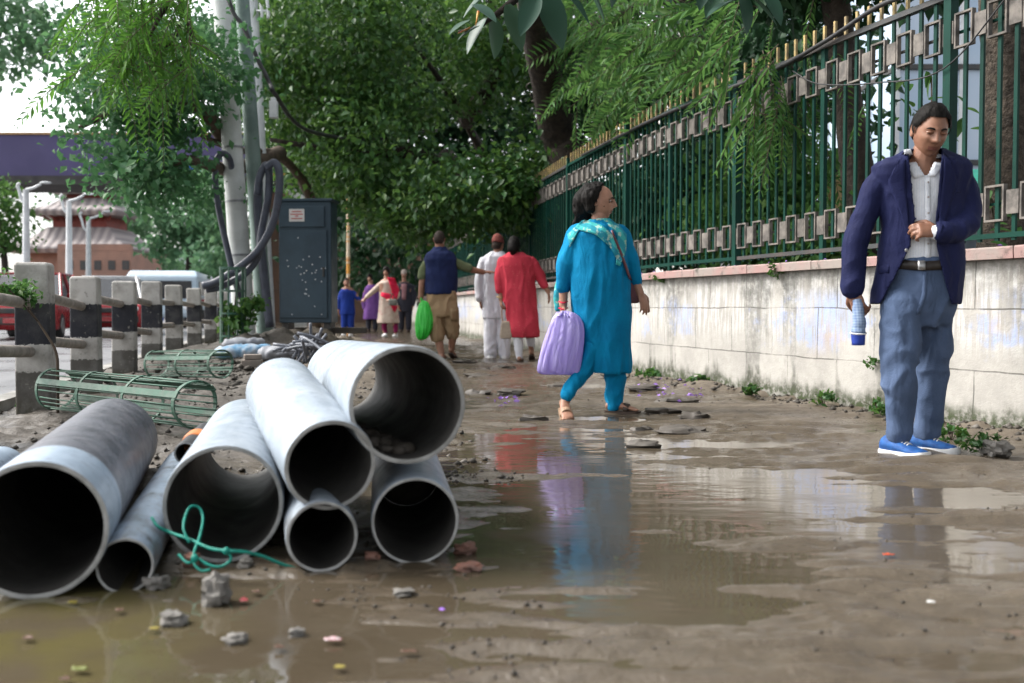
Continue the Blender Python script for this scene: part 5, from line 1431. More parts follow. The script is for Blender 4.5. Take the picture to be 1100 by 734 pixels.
def weed(px, py, wpx, hpx, n, lb, seed, mat=L_FICUS):
    p = on_ground(px, py); k = p.y / F
    t = thing('weed', lb, 'weed', p, 'weeds at the foot of posts and wall')
    m = MB()
    for j in range(6):
        q = p + Vector((random.uniform(-.4, .4) * wpx * k, random.uniform(-.05, .05), random.uniform(.5, .9) * hpx * k)); m.tube([p, p.lerp(q, .5) + Vector((0, 0, .01)), q], [.003, .0025, .001], 5, 3)
    m.build('stem', TWIG, t)
    crown('foliage', t, [((p.x, p.y, p.z + hpx * k * .5), (wpx * k * .5, wpx * k * .35, hpx * k * .5), 1)], n, max(.018, 7 * k), mat, tw=.02, per=8, seed=seed, shell=.05, droop=-.1)
for a in [(38, 448, 34, 18, 90, 'weed tuft at the foot of the first post'), (1058, 492, 60, 26, 200, 'weed tuft by the mossy stone at the right edge'), (1022, 476, 36, 20, 110, 'weeds at the wall right of the blue sneakers'), (945, 452, 46, 16, 120, 'weeds at the wall behind the trouser legs'), (885, 442, 30, 18, 90, 'small weeds at the wall foot in the middle'), (805, 430, 32, 14, 90, 'weeds on the wall foot below the blue smear'), (700, 409, 46, 14, 130, 'weed patch at the wall foot right behind the woman in blue'), (750, 418, 20, 8, 40, 'lone weed at the wall foot between two slabs')]:
    weed(*a, seed=int(a[0]))
p, tt, o = wall_at(wall_s_px(945)); p = p + o * .02 + Vector((0, 0, .36))
t = thing('weed', 'sprig growing out of the wall face left of the trouser legs', 'weed', p, 'weeds at the foot of posts and wall')
crown('foliage', t, [(tuple(p), (.07, .04, .04), 1)], 50, .03, L_SHRUB, tw=.02, per=8, seed=77, shell=.05)
for px_, lb in ((712, 'sprig hanging from the coping behind the woman in blue'), (840, 'sprig hanging from the coping above the blue smear')):
    p, tt, o = wall_at(wall_s_px(px_)); p = p + o * .05 + Vector((0, 0, .97))
    t = thing('weed', lb, 'weed', p, 'weeds at the foot of posts and wall')
    crown('foliage', t, [(tuple(p), (.10, .03, .05), 1)], 60, .035, L_SHRUB, tw=.02, per=8, seed=int(px_), shell=.05)
# jacaranda petals
PET = leafmat('violet_petals', (0.25, 0.12, 0.5), (0.35, 0.2, 0.62), (0.45, 0.3, 0.7), .5, .2)
cc_, aa_ = [], []
for px, py, sx, sy, n_ in ((700, 418, 14, 3, 28), (745, 424, 8, 2, 12), (545, 432, 10, 3, 12), (720, 428, 22, 5, 10)):
    for _ in range(n_):
        p = on_ground(random.gauss(px, sx), random.gauss(py, sy)); cc_.append((p.x, p.y, p.z + .012)); aa_.append((random.gauss(0, 1), random.gauss(0, 1), random.gauss(0, .2)))
V, Q = leaves(np.array(cc_), np.array(aa_), .038, .6, .2)
tag(np_mesh('fallen_petals', V, Q, PET), 'violet petals scattered on the path below the railing', 'petals', kind='stuff')
cc_, aa_ = [], []
for s in np.arange(5, 26, .035):
    p, tt, o = wall_at(s + random.uniform(0, .1))
    if random.random() < .3: cc_.append(tuple(p + o * random.uniform(-.25, .05) + Vector((0, 0, WALLH + .08)))); aa_.append((random.gauss(0, 1), random.gauss(0, 1), .1))
V, Q = leaves(np.array(cc_), np.array(aa_), .022, .6, .2)
tag(np_mesh('coping_petals', V, Q, PET), 'violet petals lying on top of the coping under the railing', 'petals', kind='stuff')
# ------------------------------------------------------------------ people
def skin_mat(name, c1, c2):
    n = NT(name); p = n.coord('Pos')
    c = n.mix(n.mapr(n.noise(p, 18, 4), .35, .65), c1, c2)
    n.set(c, 0.48, 0, 0.4, Subsurface_Weight=0.08, Subsurface_Radius=(0.012, 0.005, 0.003))
    n.bump(n.noise(p, 170, 3), 0.12, 0.002)
    return n.m
SKIN = skin_mat('skin', (0.27, 0.135, 0.085), (0.21, 0.10, 0.062))
SKIN2 = skin_mat('skin_light', (0.34, 0.18, 0.12), (0.27, 0.14, 0.09))
LIPS = skin_mat('lip_skin', (0.19, 0.07, 0.055), (0.16, 0.06, 0.045))
def hair_mat(name, c1, c2):
    n = NT(name); p = n.coord('Pos')
    s = n.noise(n.scale(p, (1, 1, .18)), 130, 4)
    n.set(n.mix(n.mapr(s, .35, .65), c1, c2), 0.62, 0, 0.1); n.bump(s, .6, .006); return n.m
HAIR = hair_mat('black_hair', (0.005, 0.0045, 0.004), (0.012, 0.010, 0.009))
HAIR2 = hair_mat('cropped_greying_hair', (0.025, 0.018, 0.015), (0.05, 0.038, 0.032))
EYEW = pm('eye_white', (0.38, 0.35, 0.33), (0.33, 0.3, 0.28), 9, 0.15, 0)
IRIS = pm('dark_iris', (0.012, 0.008, 0.006), (0.02, 0.012, 0.008), 9, 0.1, 0)

def hand(mb, w, d, nrm, size=1.0, curl=0.5, thumb=1, fspread=0.06, fr=1.0):
    """palm, four fingers of different lengths bent at the knuckles, thumb from the side of the palm"""
    d = Vector(d).normalized(); nrm = Vector(nrm); nrm = (nrm - d * nrm.dot(d)).normalized(); s = d.cross(nrm)
    w = Vector(w); k = size
    rs = []
    for t, hw, th in ((-.02, .024, .019), (0, .026, .018), (.025, .034, .018), (.055, .040, .016), (.085, .040, .013), (.096, .034, .009)):
        c = w + d * t * k
        rs.append([c + s * (math.cos(a) * hw * k) + nrm * (math.sin(a) * th * k) for a in np.linspace(0, 2 * math.pi, 14, endpoint=False)])
    mb.rings(rs)
    for i, (ln, br) in enumerate(((.074, .0088), (.082, .0090), (.076, .0086), (.060, .0078))):
        off = (i - 1.5) * .0205
        p = w + d * (.082 - abs(i - 1.3) * .004) * k + s * off * k * thumb
        dirv = (d + s * thumb * (i - 1.5) * fspread).normalized()
        pts = [p]; ax = s
        segs = (.46, .31, .23)
        ang = 0
        for j, q in enumerate(segs):
            ang += curl * (.55, .85, .6)[j] * (1 + .12 * (i - 1))
            v = dirv * math.cos(ang) + nrm * math.sin(ang)
            pts.append(pts[-1] + v * ln * q * k)
        mb.tube(pts, [br * k * fr, br * k * fr, br * .92 * k * fr, br * .78 * k * fr], 8, 2, dome=True)
    p = w + d * .022 * k - s * thumb * .028 * k
    v1 = (d * .62 - s * thumb * .72 + nrm * .30).normalized(); v2 = (d * .9 - s * thumb * .15 + nrm * (.25 + .5 * curl)).normalized()
    mb.tube([p, p + v1 * .042 * k, p + v1 * .042 * k + v2 * .034 * k, p + v1 * .042 * k + v2 * .058 * k], [.0125 * k * fr, .0115 * k * fr, .010 * k * fr, .0078 * k * fr], 8, 2, dome=True)
def foot(mb, ank, d, zb, k=1.0, toes=True, pitch=0.0):
    """bare foot; zb = height of the sole at the heel"""
    d = Vector((d[0], d[1], 0)).normalized(); s = Vector((-d.y, d.x, 0)); a = Vector(ank)
    rs = []
    for t, hw, h, z0 in ((-.055, .020, .045, .012), (-.045, .028, .06, .004), (-.01, .032, .085, 0), (.03, .034, .075, .004), (.075, .039, .052, .004), (.115, .044, .036, 0), (.145, .043, .027, 0), (.160, .036, .02, .003)):
        c = Vector((a.x, a.y, zb)) + d * t * k + Vector((0, 0, -max(0, t + .05) * pitch * k))
        rs.append([c + s * (math.cos(q) * hw * k) + Vector((0, 0, (z0 + (h - z0) * (.5 + .5 * math.sin(q))) * k)) for q in np.linspace(0, 2 * math.pi, 14, endpoint=False)])
    mb.rings(rs)
    for i in range(5):
        c = Vector((a.x, a.y, zb)) + d * (.150 - .008 * abs(i - 1)) * k + s * (i - 2) * .0165 * k + Vector((0, 0, .011 * k - .2 * pitch * k))
        mb.tube([c, c + d * (.032 - .003 * i) * k + Vector((0, 0, -.002 - .03 * pitch))], [.0105 * k if i == 0 else .0085 * k] * 2, 7, dome=True)

HN, HM = 64, 52
def head_shape(dx, dy, dz, fem=0.0):
    x, y, z = .071 * dx, .096 * dy, .117 * dz
    t = max(0.0, -dz)
    x *= 1 - (.30 + .02 * fem) * t ** 1.6
    if dy > 0: y *= 1 - .42 * t
    else:
        y *= 1 - .06 * t
        y -= .004 * t
    if dz > .3: x *= 1 + .03 * dz
    fr = max(0.0, -dy) ** .5
    ax = abs(x); o = 0.0
    def g(a, s): return math.exp(-(a / s) ** 2)
    if -.04 < z < .04:
        pr = .0045 + (.019 - .002 * fem) * max(0, min(1, (.026 - z) / .046))
        if z < -.021: pr *= max(0, 1 - ((-.021 - z) / .012)) 
        o += pr * g(x, .0095 + .004 * max(0, min(1, (.02 - z) / .04)))
    o += .0075 * g(ax - .0125, .007) * g(z + .021, .008)
    o -= .0095 * g(ax - .031, .016) * g(z - .012, .010)
    o += .0045 * g(ax - .031, .010) * g(z - .011, .006)
    o += (.0045 - .0025 * fem) * g(ax - .028, .022) * g(z - .030, .007)
    o += .0055 * g(ax - .040, .017) * g(z + .014, .014)
    o += .0055 * g(x, .021) * (g(z + .049, .0055) + 1.15 * g(z + .0615, .0062))
    o -= .0050 * g(z + .0552, .0024) * g(x, .023)
    o -= .0035 * g(z + .0735, .006) * g(x, .018)
    o += .007 * g(x, .018) * g(z + .094, .013)
    o -= .0022 * g(ax - (.020 + max(0, -z - .02) * .35), .004) * g(z + .038, .018)
    return x, y - o * fr * 1.25, z
def head(mb, hb, c, yaw, pitch=0, roll=0, k=1.0, fem=0.0, hairline=None, hair_t=.010, ear=True):
    """adds the head to body mesh mb (skin 0, lips 1) and the hair to hb"""
    c = Vector(c)
    M = Matrix.Translation(c) @ Matrix.Rotation(R(yaw), 4, 'Z') @ Matrix.Rotation(R(pitch), 4, 'X') @ Matrix.Rotation(R(roll), 4, 'Y') @ Matrix.Scale(k, 4)
    G = []
    for i in range(HM + 1):
        th = math.pi * (.004 + .992 * i / HM)
        row = []
        for j in range(HN):
            ph = 2 * math.pi * j / HN
            row.append((math.sin(th) * math.sin(ph), -math.sin(th) * math.cos(ph), math.cos(th)))
        G.append(row)
    P = [[Vector(head_shape(*d, fem)) for d in row] for row in G]
    v = [M @ p for row in P for p in row]; f0, f1 = [], []
    for i in range(HM):
        for j in range(HN):
            q = (i * HN + j, (i + 1) * HN + j, (i + 1) * HN + (j + 1) % HN, i * HN + (j + 1) % HN)
            pc = (P[i][j] + P[i + 1][(j + 1) % HN]) / 2
            lip = pc.y < -.07 and abs(pc.x) < .024 - .25 * abs(pc.z + .0555) and abs(pc.z + .0555) < .0105 - pc.x ** 2 * 9
            (f1 if lip else f0).append(q)
    o = len(mb.v)
    mb.add(v, f0, 0); mb.f.extend([tuple(x + o for x in q) for q in f1]); mb.m.extend([1] * len(f1))
    mb.add([M @ P[0][j] for j in range(HN)], [tuple(range(HN))], 0)
    if ear:
        for sx in (-1, 1):
            rs = []
            for t, rr in ((-.010, .55), (0, 1), (.006, 1.0), (.008, .8), (.003, .55)):
                rs.append([M @ Vector((sx * (.071 + t), .012 + math.cos(a) * .017 * rr + t * .9, -.002 + math.sin(a) * .031 * rr * (1 if math.sin(a) > 0 else .9))) for a in np.linspace(0, 2 * math.pi, 16, endpoint=False)])
            mb.rings(rs)
    if hairline:
        H = {}
        hv, hf = [], []
        for i in range(HM + 1):
            for j in range(HN):
                p = P[i][j]; ph = abs(((360 * j / HN) + 180) % 360 - 180)
                hl = hairline(ph)
                if p.z > hl:
                    ed = min(1.0, (p.z - hl) / .03)
                    nrm = Vector(G[i][j])
                    nz = noise.noise(p * 75) * .0045 + noise.noise(p * 24) * .003
                    H[(i, j)] = len(hv); hv.append(M @ (p + nrm * (hair_t * (.22 + .78 * ed) + nz * ed)))
        for i in range(HM):
            for j in range(HN):
                ks = [(i, j), (i + 1, j), (i + 1, (j + 1) % HN), (i, (j + 1) % HN)]
                if all(q in H for q in ks): hf.append(tuple(H[q] for q in ks))
        hf.append(tuple(H[(0, j)] for j in range(HN)))
        hb.add(hv, hf)
    return M
def eyes(root, M, down=.35):
    for sx in (-1, 1):
        m = MB(); c = Vector((sx * .031, -.0755, .0115)); rs = []
        m.ell((0, 0, 0), (.0122, .0122, .0066)); m.v = [tuple(M @ (c + Vector(q))) for q in m.v]
        e = m.build('eye', EYEW, root, smooth=True)
        m = MB(); m.ell((0, -.0098, -.0020), (.0064, .0036, .0052), n=12, k=8); m.v = [tuple(M @ (c + Vector(q))) for q in m.v]; m.build('iris', IRIS, e, smooth=True)
        m = MB()   # upper lid and eyebrow
        m.tube([M @ (c + Vector((sx * a, -math.sqrt(max(1e-6, .0142 ** 2 - a * a * .75)) - .0015, .0036 - a * a * 14))) for a in (-.014, -.008, 0, .008, .014)], [.003, .0052, .0062, .0052, .003], 8, 3)
        m.tube([M @ (c + Vector((sx * a, -math.sqrt(max(1e-6, .0138 ** 2 - a * a * .75)) - .0, -.0070 + a * a * 12))) for a in (-.013, 0, .013)], [.0015, .0026, .0015], 8, 3)
        m.build('eyelid', SKIN, root, smooth=True)
        m = MB(); m.tube([M @ Vector((sx * a, b, z)) for a, b, z in ((.014, -.0975, .0285), (.024, -.0955, .032), (.036, -.089, .0325), (.046, -.079, .028))], [.0034, .0048, .0042, .0018], 6, 4, squash=.6); m.build('eyebrow', HAIR, root, smooth=True)

class Fig:
    """a person whose joints are read off the photograph at depth Z (plus an offset in depth)"""
    def __init__(s, Z, name_label, group=None, basepx=None):
        s.Z = Z; s.k = Z / F
        b = at(basepx[0], basepx[1], Z); b.z = 0
        s.root = thing('person', name_label, 'person', b, group)
        s.body = MB(); s.headmb = MB(); s.hair = MB()
    def p(s, px, py, dy=0.0): return at(px, py, s.Z + dy)
    def pts(s, l): return [s.p(*q[:2], q[2] if len(q) > 2 else 0) for q in l]
    def levels(s, mb, lv, n=40, dep=.6, dy=0.0, fold=0.0, nf=9, foldz=None, sq=1.0, back=1.0):
        rs = []
        for i, q in enumerate(lv):
            py, xl, xr = q[:3]; d = q[3] if len(q) > 3 else dep; o = (q[4] if len(q) > 4 else 0) + dy
            c = s.p((xl + xr) / 2, py, o); hw = (xr - xl) / 2 * s.k
            fl = fold * (max(0, (i / (len(lv) - 1) - .35)) / .65 if foldz is None else 1)
            ring = []
            for j in range(n):
                a = 2 * math.pi * j / n
                ca, sa = math.cos(a), math.sin(a)
                if sq != 1.0: ca, sa = math.copysign(abs(ca) ** sq, ca), math.copysign(abs(sa) ** sq, sa)
                r = 1 + fl * math.sin(nf * a + 1.3 * math.sin(a * 2) + i * .12)
                yy = sa * hw * d * r * (back if sa > 0 else 1)
                ring.append(c + Vector((ca * hw * r, yy, 0)))
            rs.append(ring)
        mb.rings(rs)
    def tube(s, mb, l, rpx, sub=4, n=14, **kw):
        mb.tube(s.pts(l), [r * s.k for r in rpx], n, sub, dome=True, **kw)
    def finish(s, skin=SKIN, voxel=.006, it=2):
        me = remeshed(s.body, voxel, it)
        o = MB(); o.v = [tuple(v.co) for v in me.vertices]; o.f = [tuple(p.vertices) for p in me.polygons]; o.m = [0] * len(o.f)
        off = len(o.v)
        o.add(s.headmb.v, s.headmb.f); o.m[-len(s.headmb.f):] = s.headmb.m
        return o.build('body', [skin, LIPS], s.root, smooth=True)
    def garment(s, name, mb, mat, voxel=.009, it=3, amp=.004, sc=9, zs=.5, seed=0, cut=None, thick=0):
        me = remeshed(mb, voxel, it); wrinkle(me, amp, sc, zs, seed); me.update()
        if cut: me = cut(me)
        o = link_mesh(name, me, mat, s.root)
        me.polygons.foreach_set('use_smooth', [True] * len(me.polygons))
        if thick:
            q = o.modifiers.new('solid', 'SOLIDIFY'); q.thickness = thick; q.offset = -1
        return o, me
def drape(name, bvh, A, B, off, mat, parent, Z, n=14, m=6, thick=.003):
    """cloth laid on a figure's front: strip between outlines A and B (photograph pixels), resting off in front of the surface"""
    def samp(L, t):
        d = [0]
        for i in range(len(L) - 1): d.append(d[-1] + math.hypot(L[i + 1][0] - L[i][0], L[i + 1][1] - L[i][1]))
        x = t * d[-1]; return (np.interp(x, d, [q[0] for q in L]), np.interp(x, d, [q[1] for q in L]))
    V = []; lastY = Z - .1
    for i in range(n + 1):
        a, b = samp(A, i / n), samp(B, i / n)
        for j in range(m + 1):
            t = j / m; px, py = a[0] * (1 - t) + b[0] * t, a[1] * (1 - t) + b[1] * t
            d = ray(px, py).normalized(); h = bvh.ray_cast(CAMP, d)
            if h[0] is not None and abs(h[0].y - Z) < .6: q = h[0]; lastY = q.y
            else: q = at(px, py, lastY)
            V.append(q - d * off)
    mb = MB(); mb.add(V, [(i * (m + 1) + j, i * (m + 1) + j + 1, (i + 1) * (m + 1) + j + 1, (i + 1) * (m + 1) + j) for i in range(n) for j in range(m)])
    o = mb.build(name, mat, parent, smooth=True)
    q = o.modifiers.new('solid', 'SOLIDIFY'); q.thickness = thick; q.offset = 0
    return o
def short_hair(ph): # hairline height by angle from the face
    return .072 if ph < 38 else (.072 - (ph - 38) / 30 * .05 if ph < 68 else (.015 if ph < 78 else (-.012 if ph < 92 else (.02 if ph < 106 else -.055 + max(0, 130 - ph) * .0028))))
def full_hair(ph):
    return .044 if ph < 12 else (.044 - (ph - 12) / 36 * .062 if ph < 48 else (-.03 if ph < 62 else -.09))

# --- materials for clothes
def weave_pat(c2, sc, a=.5):
    def f(n, co, c):
        w1 = n.wave(co, sc, .6, 'X'); w2 = n.wave(co, sc, .6, 'Z')
        return n.mix(n.math('MULTIPLY', n.math('ADD', w1, w2), a * .5), c, c2)
    return f
JACKET = cloth('navy_wool', (0.014, 0.018, 0.066), (0.010, 0.013, 0.050), wr=11, bump=.8, rough=.75)
SHIRT = cloth('white_shirt_cotton', (0.80, 0.82, 0.86), (0.72, 0.75, 0.80), wr=16, bump=.55, rough=.8, pattern=lambda n, co, c: n.mix(n.mapr(n.wave(n.scale(co, (1, 1, 0)), 28, 0, 'X'), .75, .9, 0, .18), c, (0.35, 0.42, 0.6)))
TROUS = cloth('blue_grey_melange', (0.066, 0.10, 0.185), (0.045, 0.072, 0.14), wr=10, bump=.9, pattern=weave_pat((0.15, 0.20, 0.29), 150, .4))
LEATHER = pm('black_leather', (0.018, 0.014, 0.012), (0.03, 0.024, 0.02), 12, .4, .3, 80)
BLUEK = cloth('turquoise_blue_cotton', (0.0, 0.19, 0.37), (0.0, 0.15, 0.31), wr=10, bump=1.0)
REDK = cloth('coral_red_cotton', (0.50, 0.045, 0.07), (0.42, 0.035, 0.055), wr=8, bump=.5, pattern=lambda n, co, c: n.mix(n.mapr(n.voro(co, 26), .16, .10, 0, .5), c, (0.6, 0.25, 0.2)))
WHITEK = cloth('white_cotton', (0.66, 0.66, 0.70), (0.58, 0.58, 0.63), wr=8, bump=.7)
VESTM = cloth('navy_vest_cloth', (0.017, 0.026, 0.085), (0.012, 0.019, 0.06), wr=7, bump=.5)
OLIVE = cloth('olive_tshirt', (0.13, 0.155, 0.085), (0.10, 0.12, 0.06), wr=8)
KHAKI = cloth('khaki_cotton', (0.33, 0.23, 0.135), (0.27, 0.185, 0.105), wr=8, bump=.6)
CREAM = cloth('cream_print', (0.52, 0.43, 0.36), (0.44, 0.35, 0.29), wr=6, pattern=lambda n, co, c: n.mix(n.mapr(n.noise(co, 14, 3), .58, .64, 0, .55), c, (0.42, 0.2, 0.2)))
BOYBLUE = cloth('royal_blue_cloth', (0.012, 0.035, 0.22), (0.009, 0.026, 0.165), wr=6)
MAG = cloth('magenta_cloth', (0.17, 0.008, 0.06), (0.12, 0.006, 0.045), wr=6)
SCARFR = cloth('crimson_scarf', (0.6, 0.02, 0.06), (0.5, 0.015, 0.05), wr=9)
DARKC = cloth('charcoal_cloth', (0.022, 0.022, 0.03), (0.03, 0.03, 0.04), wr=6)
MAUVE = cloth('violet_cloth', (0.16, 0.07, 0.25), (0.12, 0.05, 0.19), wr=6)
TOPI = cloth('rust_patterned_cap', (0.20, 0.06, 0.05), (0.13, 0.045, 0.045), wr=6, pattern=lambda n, co, c: n.mix(n.mapr(n.voro(co, 60), .3, .2, 0, .7), c, (0.35, 0.16, 0.1)))
TOPI2 = cloth('pale_cap', (0.4, 0.34, 0.3), (0.3, 0.25, 0.22), wr=6)
def dup_mat():
    def pat(n, co, c):
        w = n.wave(n.scale(co, (1, .4, 1)), 5.5, 3.5, 'DIAGONAL')
        c = n.mix(n.mapr(w, .45, .6), c, (0.05, 0.36, 0.36))
        return n.mix(n.mapr(n.noise(co, 26, 3), .55, .62, 0, .7), c, (0.42, 0.55, 0.45))
    return cloth('teal_striped_scarf', (0.02, 0.22, 0.30), (0.03, 0.27, 0.33), wr=18, bump=.6, pattern=pat)
DUP = dup_mat()
WHITESOLE = pm('white_sole', (0.7, 0.7, 0.7), (0.6, 0.6, 0.6), 20, .5, .1)
SNEAK = pm('blue_mesh', (0.008, 0.06, 0.22), (0.015, 0.10, 0.32), 40, .6, .4, 200)
TAN = pm('tan_leather', (0.34, 0.22, 0.14), (0.26, 0.17, 0.11), 20, .55, .2)
BROWNS = pm('brown_leather', (0.05, 0.03, 0.02), (0.035, 0.022, 0.016), 20, .5, .2)
BAGM = pm('maroon_leather', (0.10, 0.02, 0.03), (0.07, 0.015, 0.02), 12, .35, .2)
def plastic(name, c1, c2):
    n = NT(name); p = n.coord('Pos'); f = n.noise(n.scale(p, (1, 1, .3)), 16, 4, .6, 1.0)
    n.set(n.mix(n.mapr(f, .35, .65), c1, c2), .32, 0, .5)
    n.bump(f, .7, .03)
    tr = n.new('ShaderNodeBsdfTranslucent'); n.val(tr.inputs[0], c1); mx = n.new('ShaderNodeMixShader'); mx.inputs[0].default_value = .35
    n.link(n.b.outputs[0], mx.inputs[1]); n.link(tr.outputs[0], mx.inputs[2]); n.link(mx.outputs[0], n.out.inputs[0]); return n.m
LILAC = plastic('lilac_plastic', (0.45, 0.37, 0.76), (0.55, 0.48, 0.84))
LIME = plastic('lime_plastic', (0.03, 0.55, 0.05), (0.08, 0.68, 0.10))

def shoe(fig, name, c, d, zb, L=.285, upper=SNEAK, sole=WHITESOLE, W=.05):
    d = Vector((d[0], d[1], 0)).normalized(); s = Vector((-d.y, d.x, 0)); c = Vector((c[0], c[1], zb))
    prof = [(-.30, .62, .95), (-.22, .8, 1.15), (-.05, .86, 1.12), (.08, .9, .95), (.25, 1.0, .72), (.42, 1.05, .55), (.56, .95, .44), (.65, .6, .30)]
    m = MB(); rs = []
    for t, w_, h in prof:
        p = c + d * (t * L); hh = .072 * h
        rs.append([p + s * (math.cos(a) * W * w_ * (1 if math.sin(a) < .3 else .93)) + Vector((0, 0, .022 + hh * (.5 + .5 * math.sin(a)))) for a in np.linspace(0, 2 * math.pi, 18, endpoint=False)])
    m.rings(rs); o = m.build(name, upper, fig.root, smooth=True)
    m = MB(); out = []
    for t, w_ in ((-.345, .35), (-.32, .62), (-.22, .86), (-.05, .88), (.1, .93), (.25, 1.06), (.42, 1.12), (.56, 1.02), (.64, .75), (.685, .3)): out.append((t, w_))
    loop = [(t, w_) for t, w_ in out] + [(t, -w_) for t, w_ in reversed(out)]
    rs = []
    for z, q in ((0.0, .96), (.008, 1.0), (.03, 1.0), (.036, .95)):
        rs.append([c + d * (t * L * (1 if q > .97 else .985)) + s * (w_ * W * q) + Vector((0, 0, z + (max(0, t - .45) * .05))) for t, w_ in loop])
    m.rings(rs); m.build('sole', sole, o, smooth=True, auto=50)
    m = MB()
    for i in range(5):
        t = .06 + i * .055; p = c + d * (t * L); h = .022 + .072 * np.interp(t, [q[0] for q in prof], [q[2] for q in prof]); 
        m.tube([p - s * W * .42 + Vector((0, 0, h * .93)), p + Vector((0, 0, h + .004)), p + s * W * .42 + Vector((0, 0, h * .93))], .0035, 6, 3)
    if upper is SNEAK: m.build('laces', WHITESOLE, o, smooth=True)
    return o
def sandal(fig, ank, d, zb, k=1.0, mat=TAN, h=.022, pitch=0.0):
    d = Vector((d[0], d[1], 0)).normalized(); s = Vector((-d.y, d.x, 0)); a = Vector((ank[0], ank[1], zb))
    out = [(-.065, .3), (-.055, .75), (0, .88), (.06, .95), (.12, 1.15), (.16, 1.1), (.185, .8), (.195, .3)]
    loop = out + [(t, -w_) for t, w_ in reversed(out)]
    m = MB(); rs = []
    for z in (-h, -.002):
        rs.append([a + d * t * k + s * w_ * .042 * k + Vector((0, 0, z - max(0, t + .05) * pitch * k)) for t, w_ in loop])
    m.rings(rs); o = m.build('sandal', mat, fig.root, auto=40)
    m = MB(); rs = []
    for t in (.075, .115):
        rs.append([a + d * t * k + s * (math.cos(q) * .046 * k) + Vector((0, 0, max(0, math.sin(q)) * .053 * k * (1.25 - t * 3) - max(0, t + .05) * pitch * k)) for q in np.linspace(0, math.pi, 12)])
    m.rings(rs, cap=False, closed=False); q = m.build('strap', mat, o, smooth=True); w_ = q.modifiers.new('s', 'SOLIDIFY'); w_.thickness = .004
    return o
def topi(fig, M, k, mat, h=.085):
    m = MB(); rs = []
    for z, rx, ry in ((.035, .083, .103), (.06, .082, .102), (.10, .074, .093), (.10 + h * .35, .060, .080), (.10 + h * .55, .034, .055), (.10 + h * .6, .01, .02)):
        rs.append([M @ Vector((math.cos(a) * rx, math.sin(a) * ry + .004, z + .012 * math.sin(a) + .014 * (z > .1) * math.cos(2 * a) * 0)) for a in np.linspace(0, 2 * math.pi, 28, endpoint=False)])
    m.rings(rs); return m.build('cap', mat, fig.root, smooth=True)
def carrier(name, label, cat, outline_l, outline_r, Z, dep, mat, handle=None, hmat=None, nf=7, seed=1):
    m = MB(); rs = []; N = 72
    for i, (a, b) in enumerate(zip(outline_l, outline_r)):
        ring = []; t = i / (len(outline_l) - 1)
        for j in range(N):
            th = 2 * math.pi * j / N; u = .5 - .5 * math.cos(th)
            px, py = a[0] * (1 - u) + b[0] * u, a[1] * (1 - u) + b[1] * u
            dd = dep * (a[2] if len(a) > 2 else 1) * math.copysign(abs(math.sin(th)) ** .7, math.sin(th)) * (1 + .55 * (.35 - abs(noise.noise(Vector((math.cos(th) * 2.6, math.sin(th) * 2.6, t * 1.4 + seed * 3.3))))) + .3 * (.3 - abs(noise.noise(Vector((math.cos(th) * 6, math.sin(th) * 6, t * 2.2 + seed))))))
            ring.append(at(px, py, Z - dd))
        rs.append(ring)
    m.rings(rs)
    me = m.mesh(name); wrinkle(me, .013, 26, .35, seed)
    o = link_mesh(name, me, mat); me.polygons.foreach_set('use_smooth', [True] * len(me.polygons)); q = o.modifiers.new('sub', 'SUBSURF'); q.levels = 1; q.render_levels = 1
    tag(o, label, cat)
    if handle:
        m = MB()
        for h_ in handle: m.tube([at(*q) for q in h_], .006, 8, 5, squash=2.2)
        m.build('handle', hmat or mat, o, smooth=True)
    return o

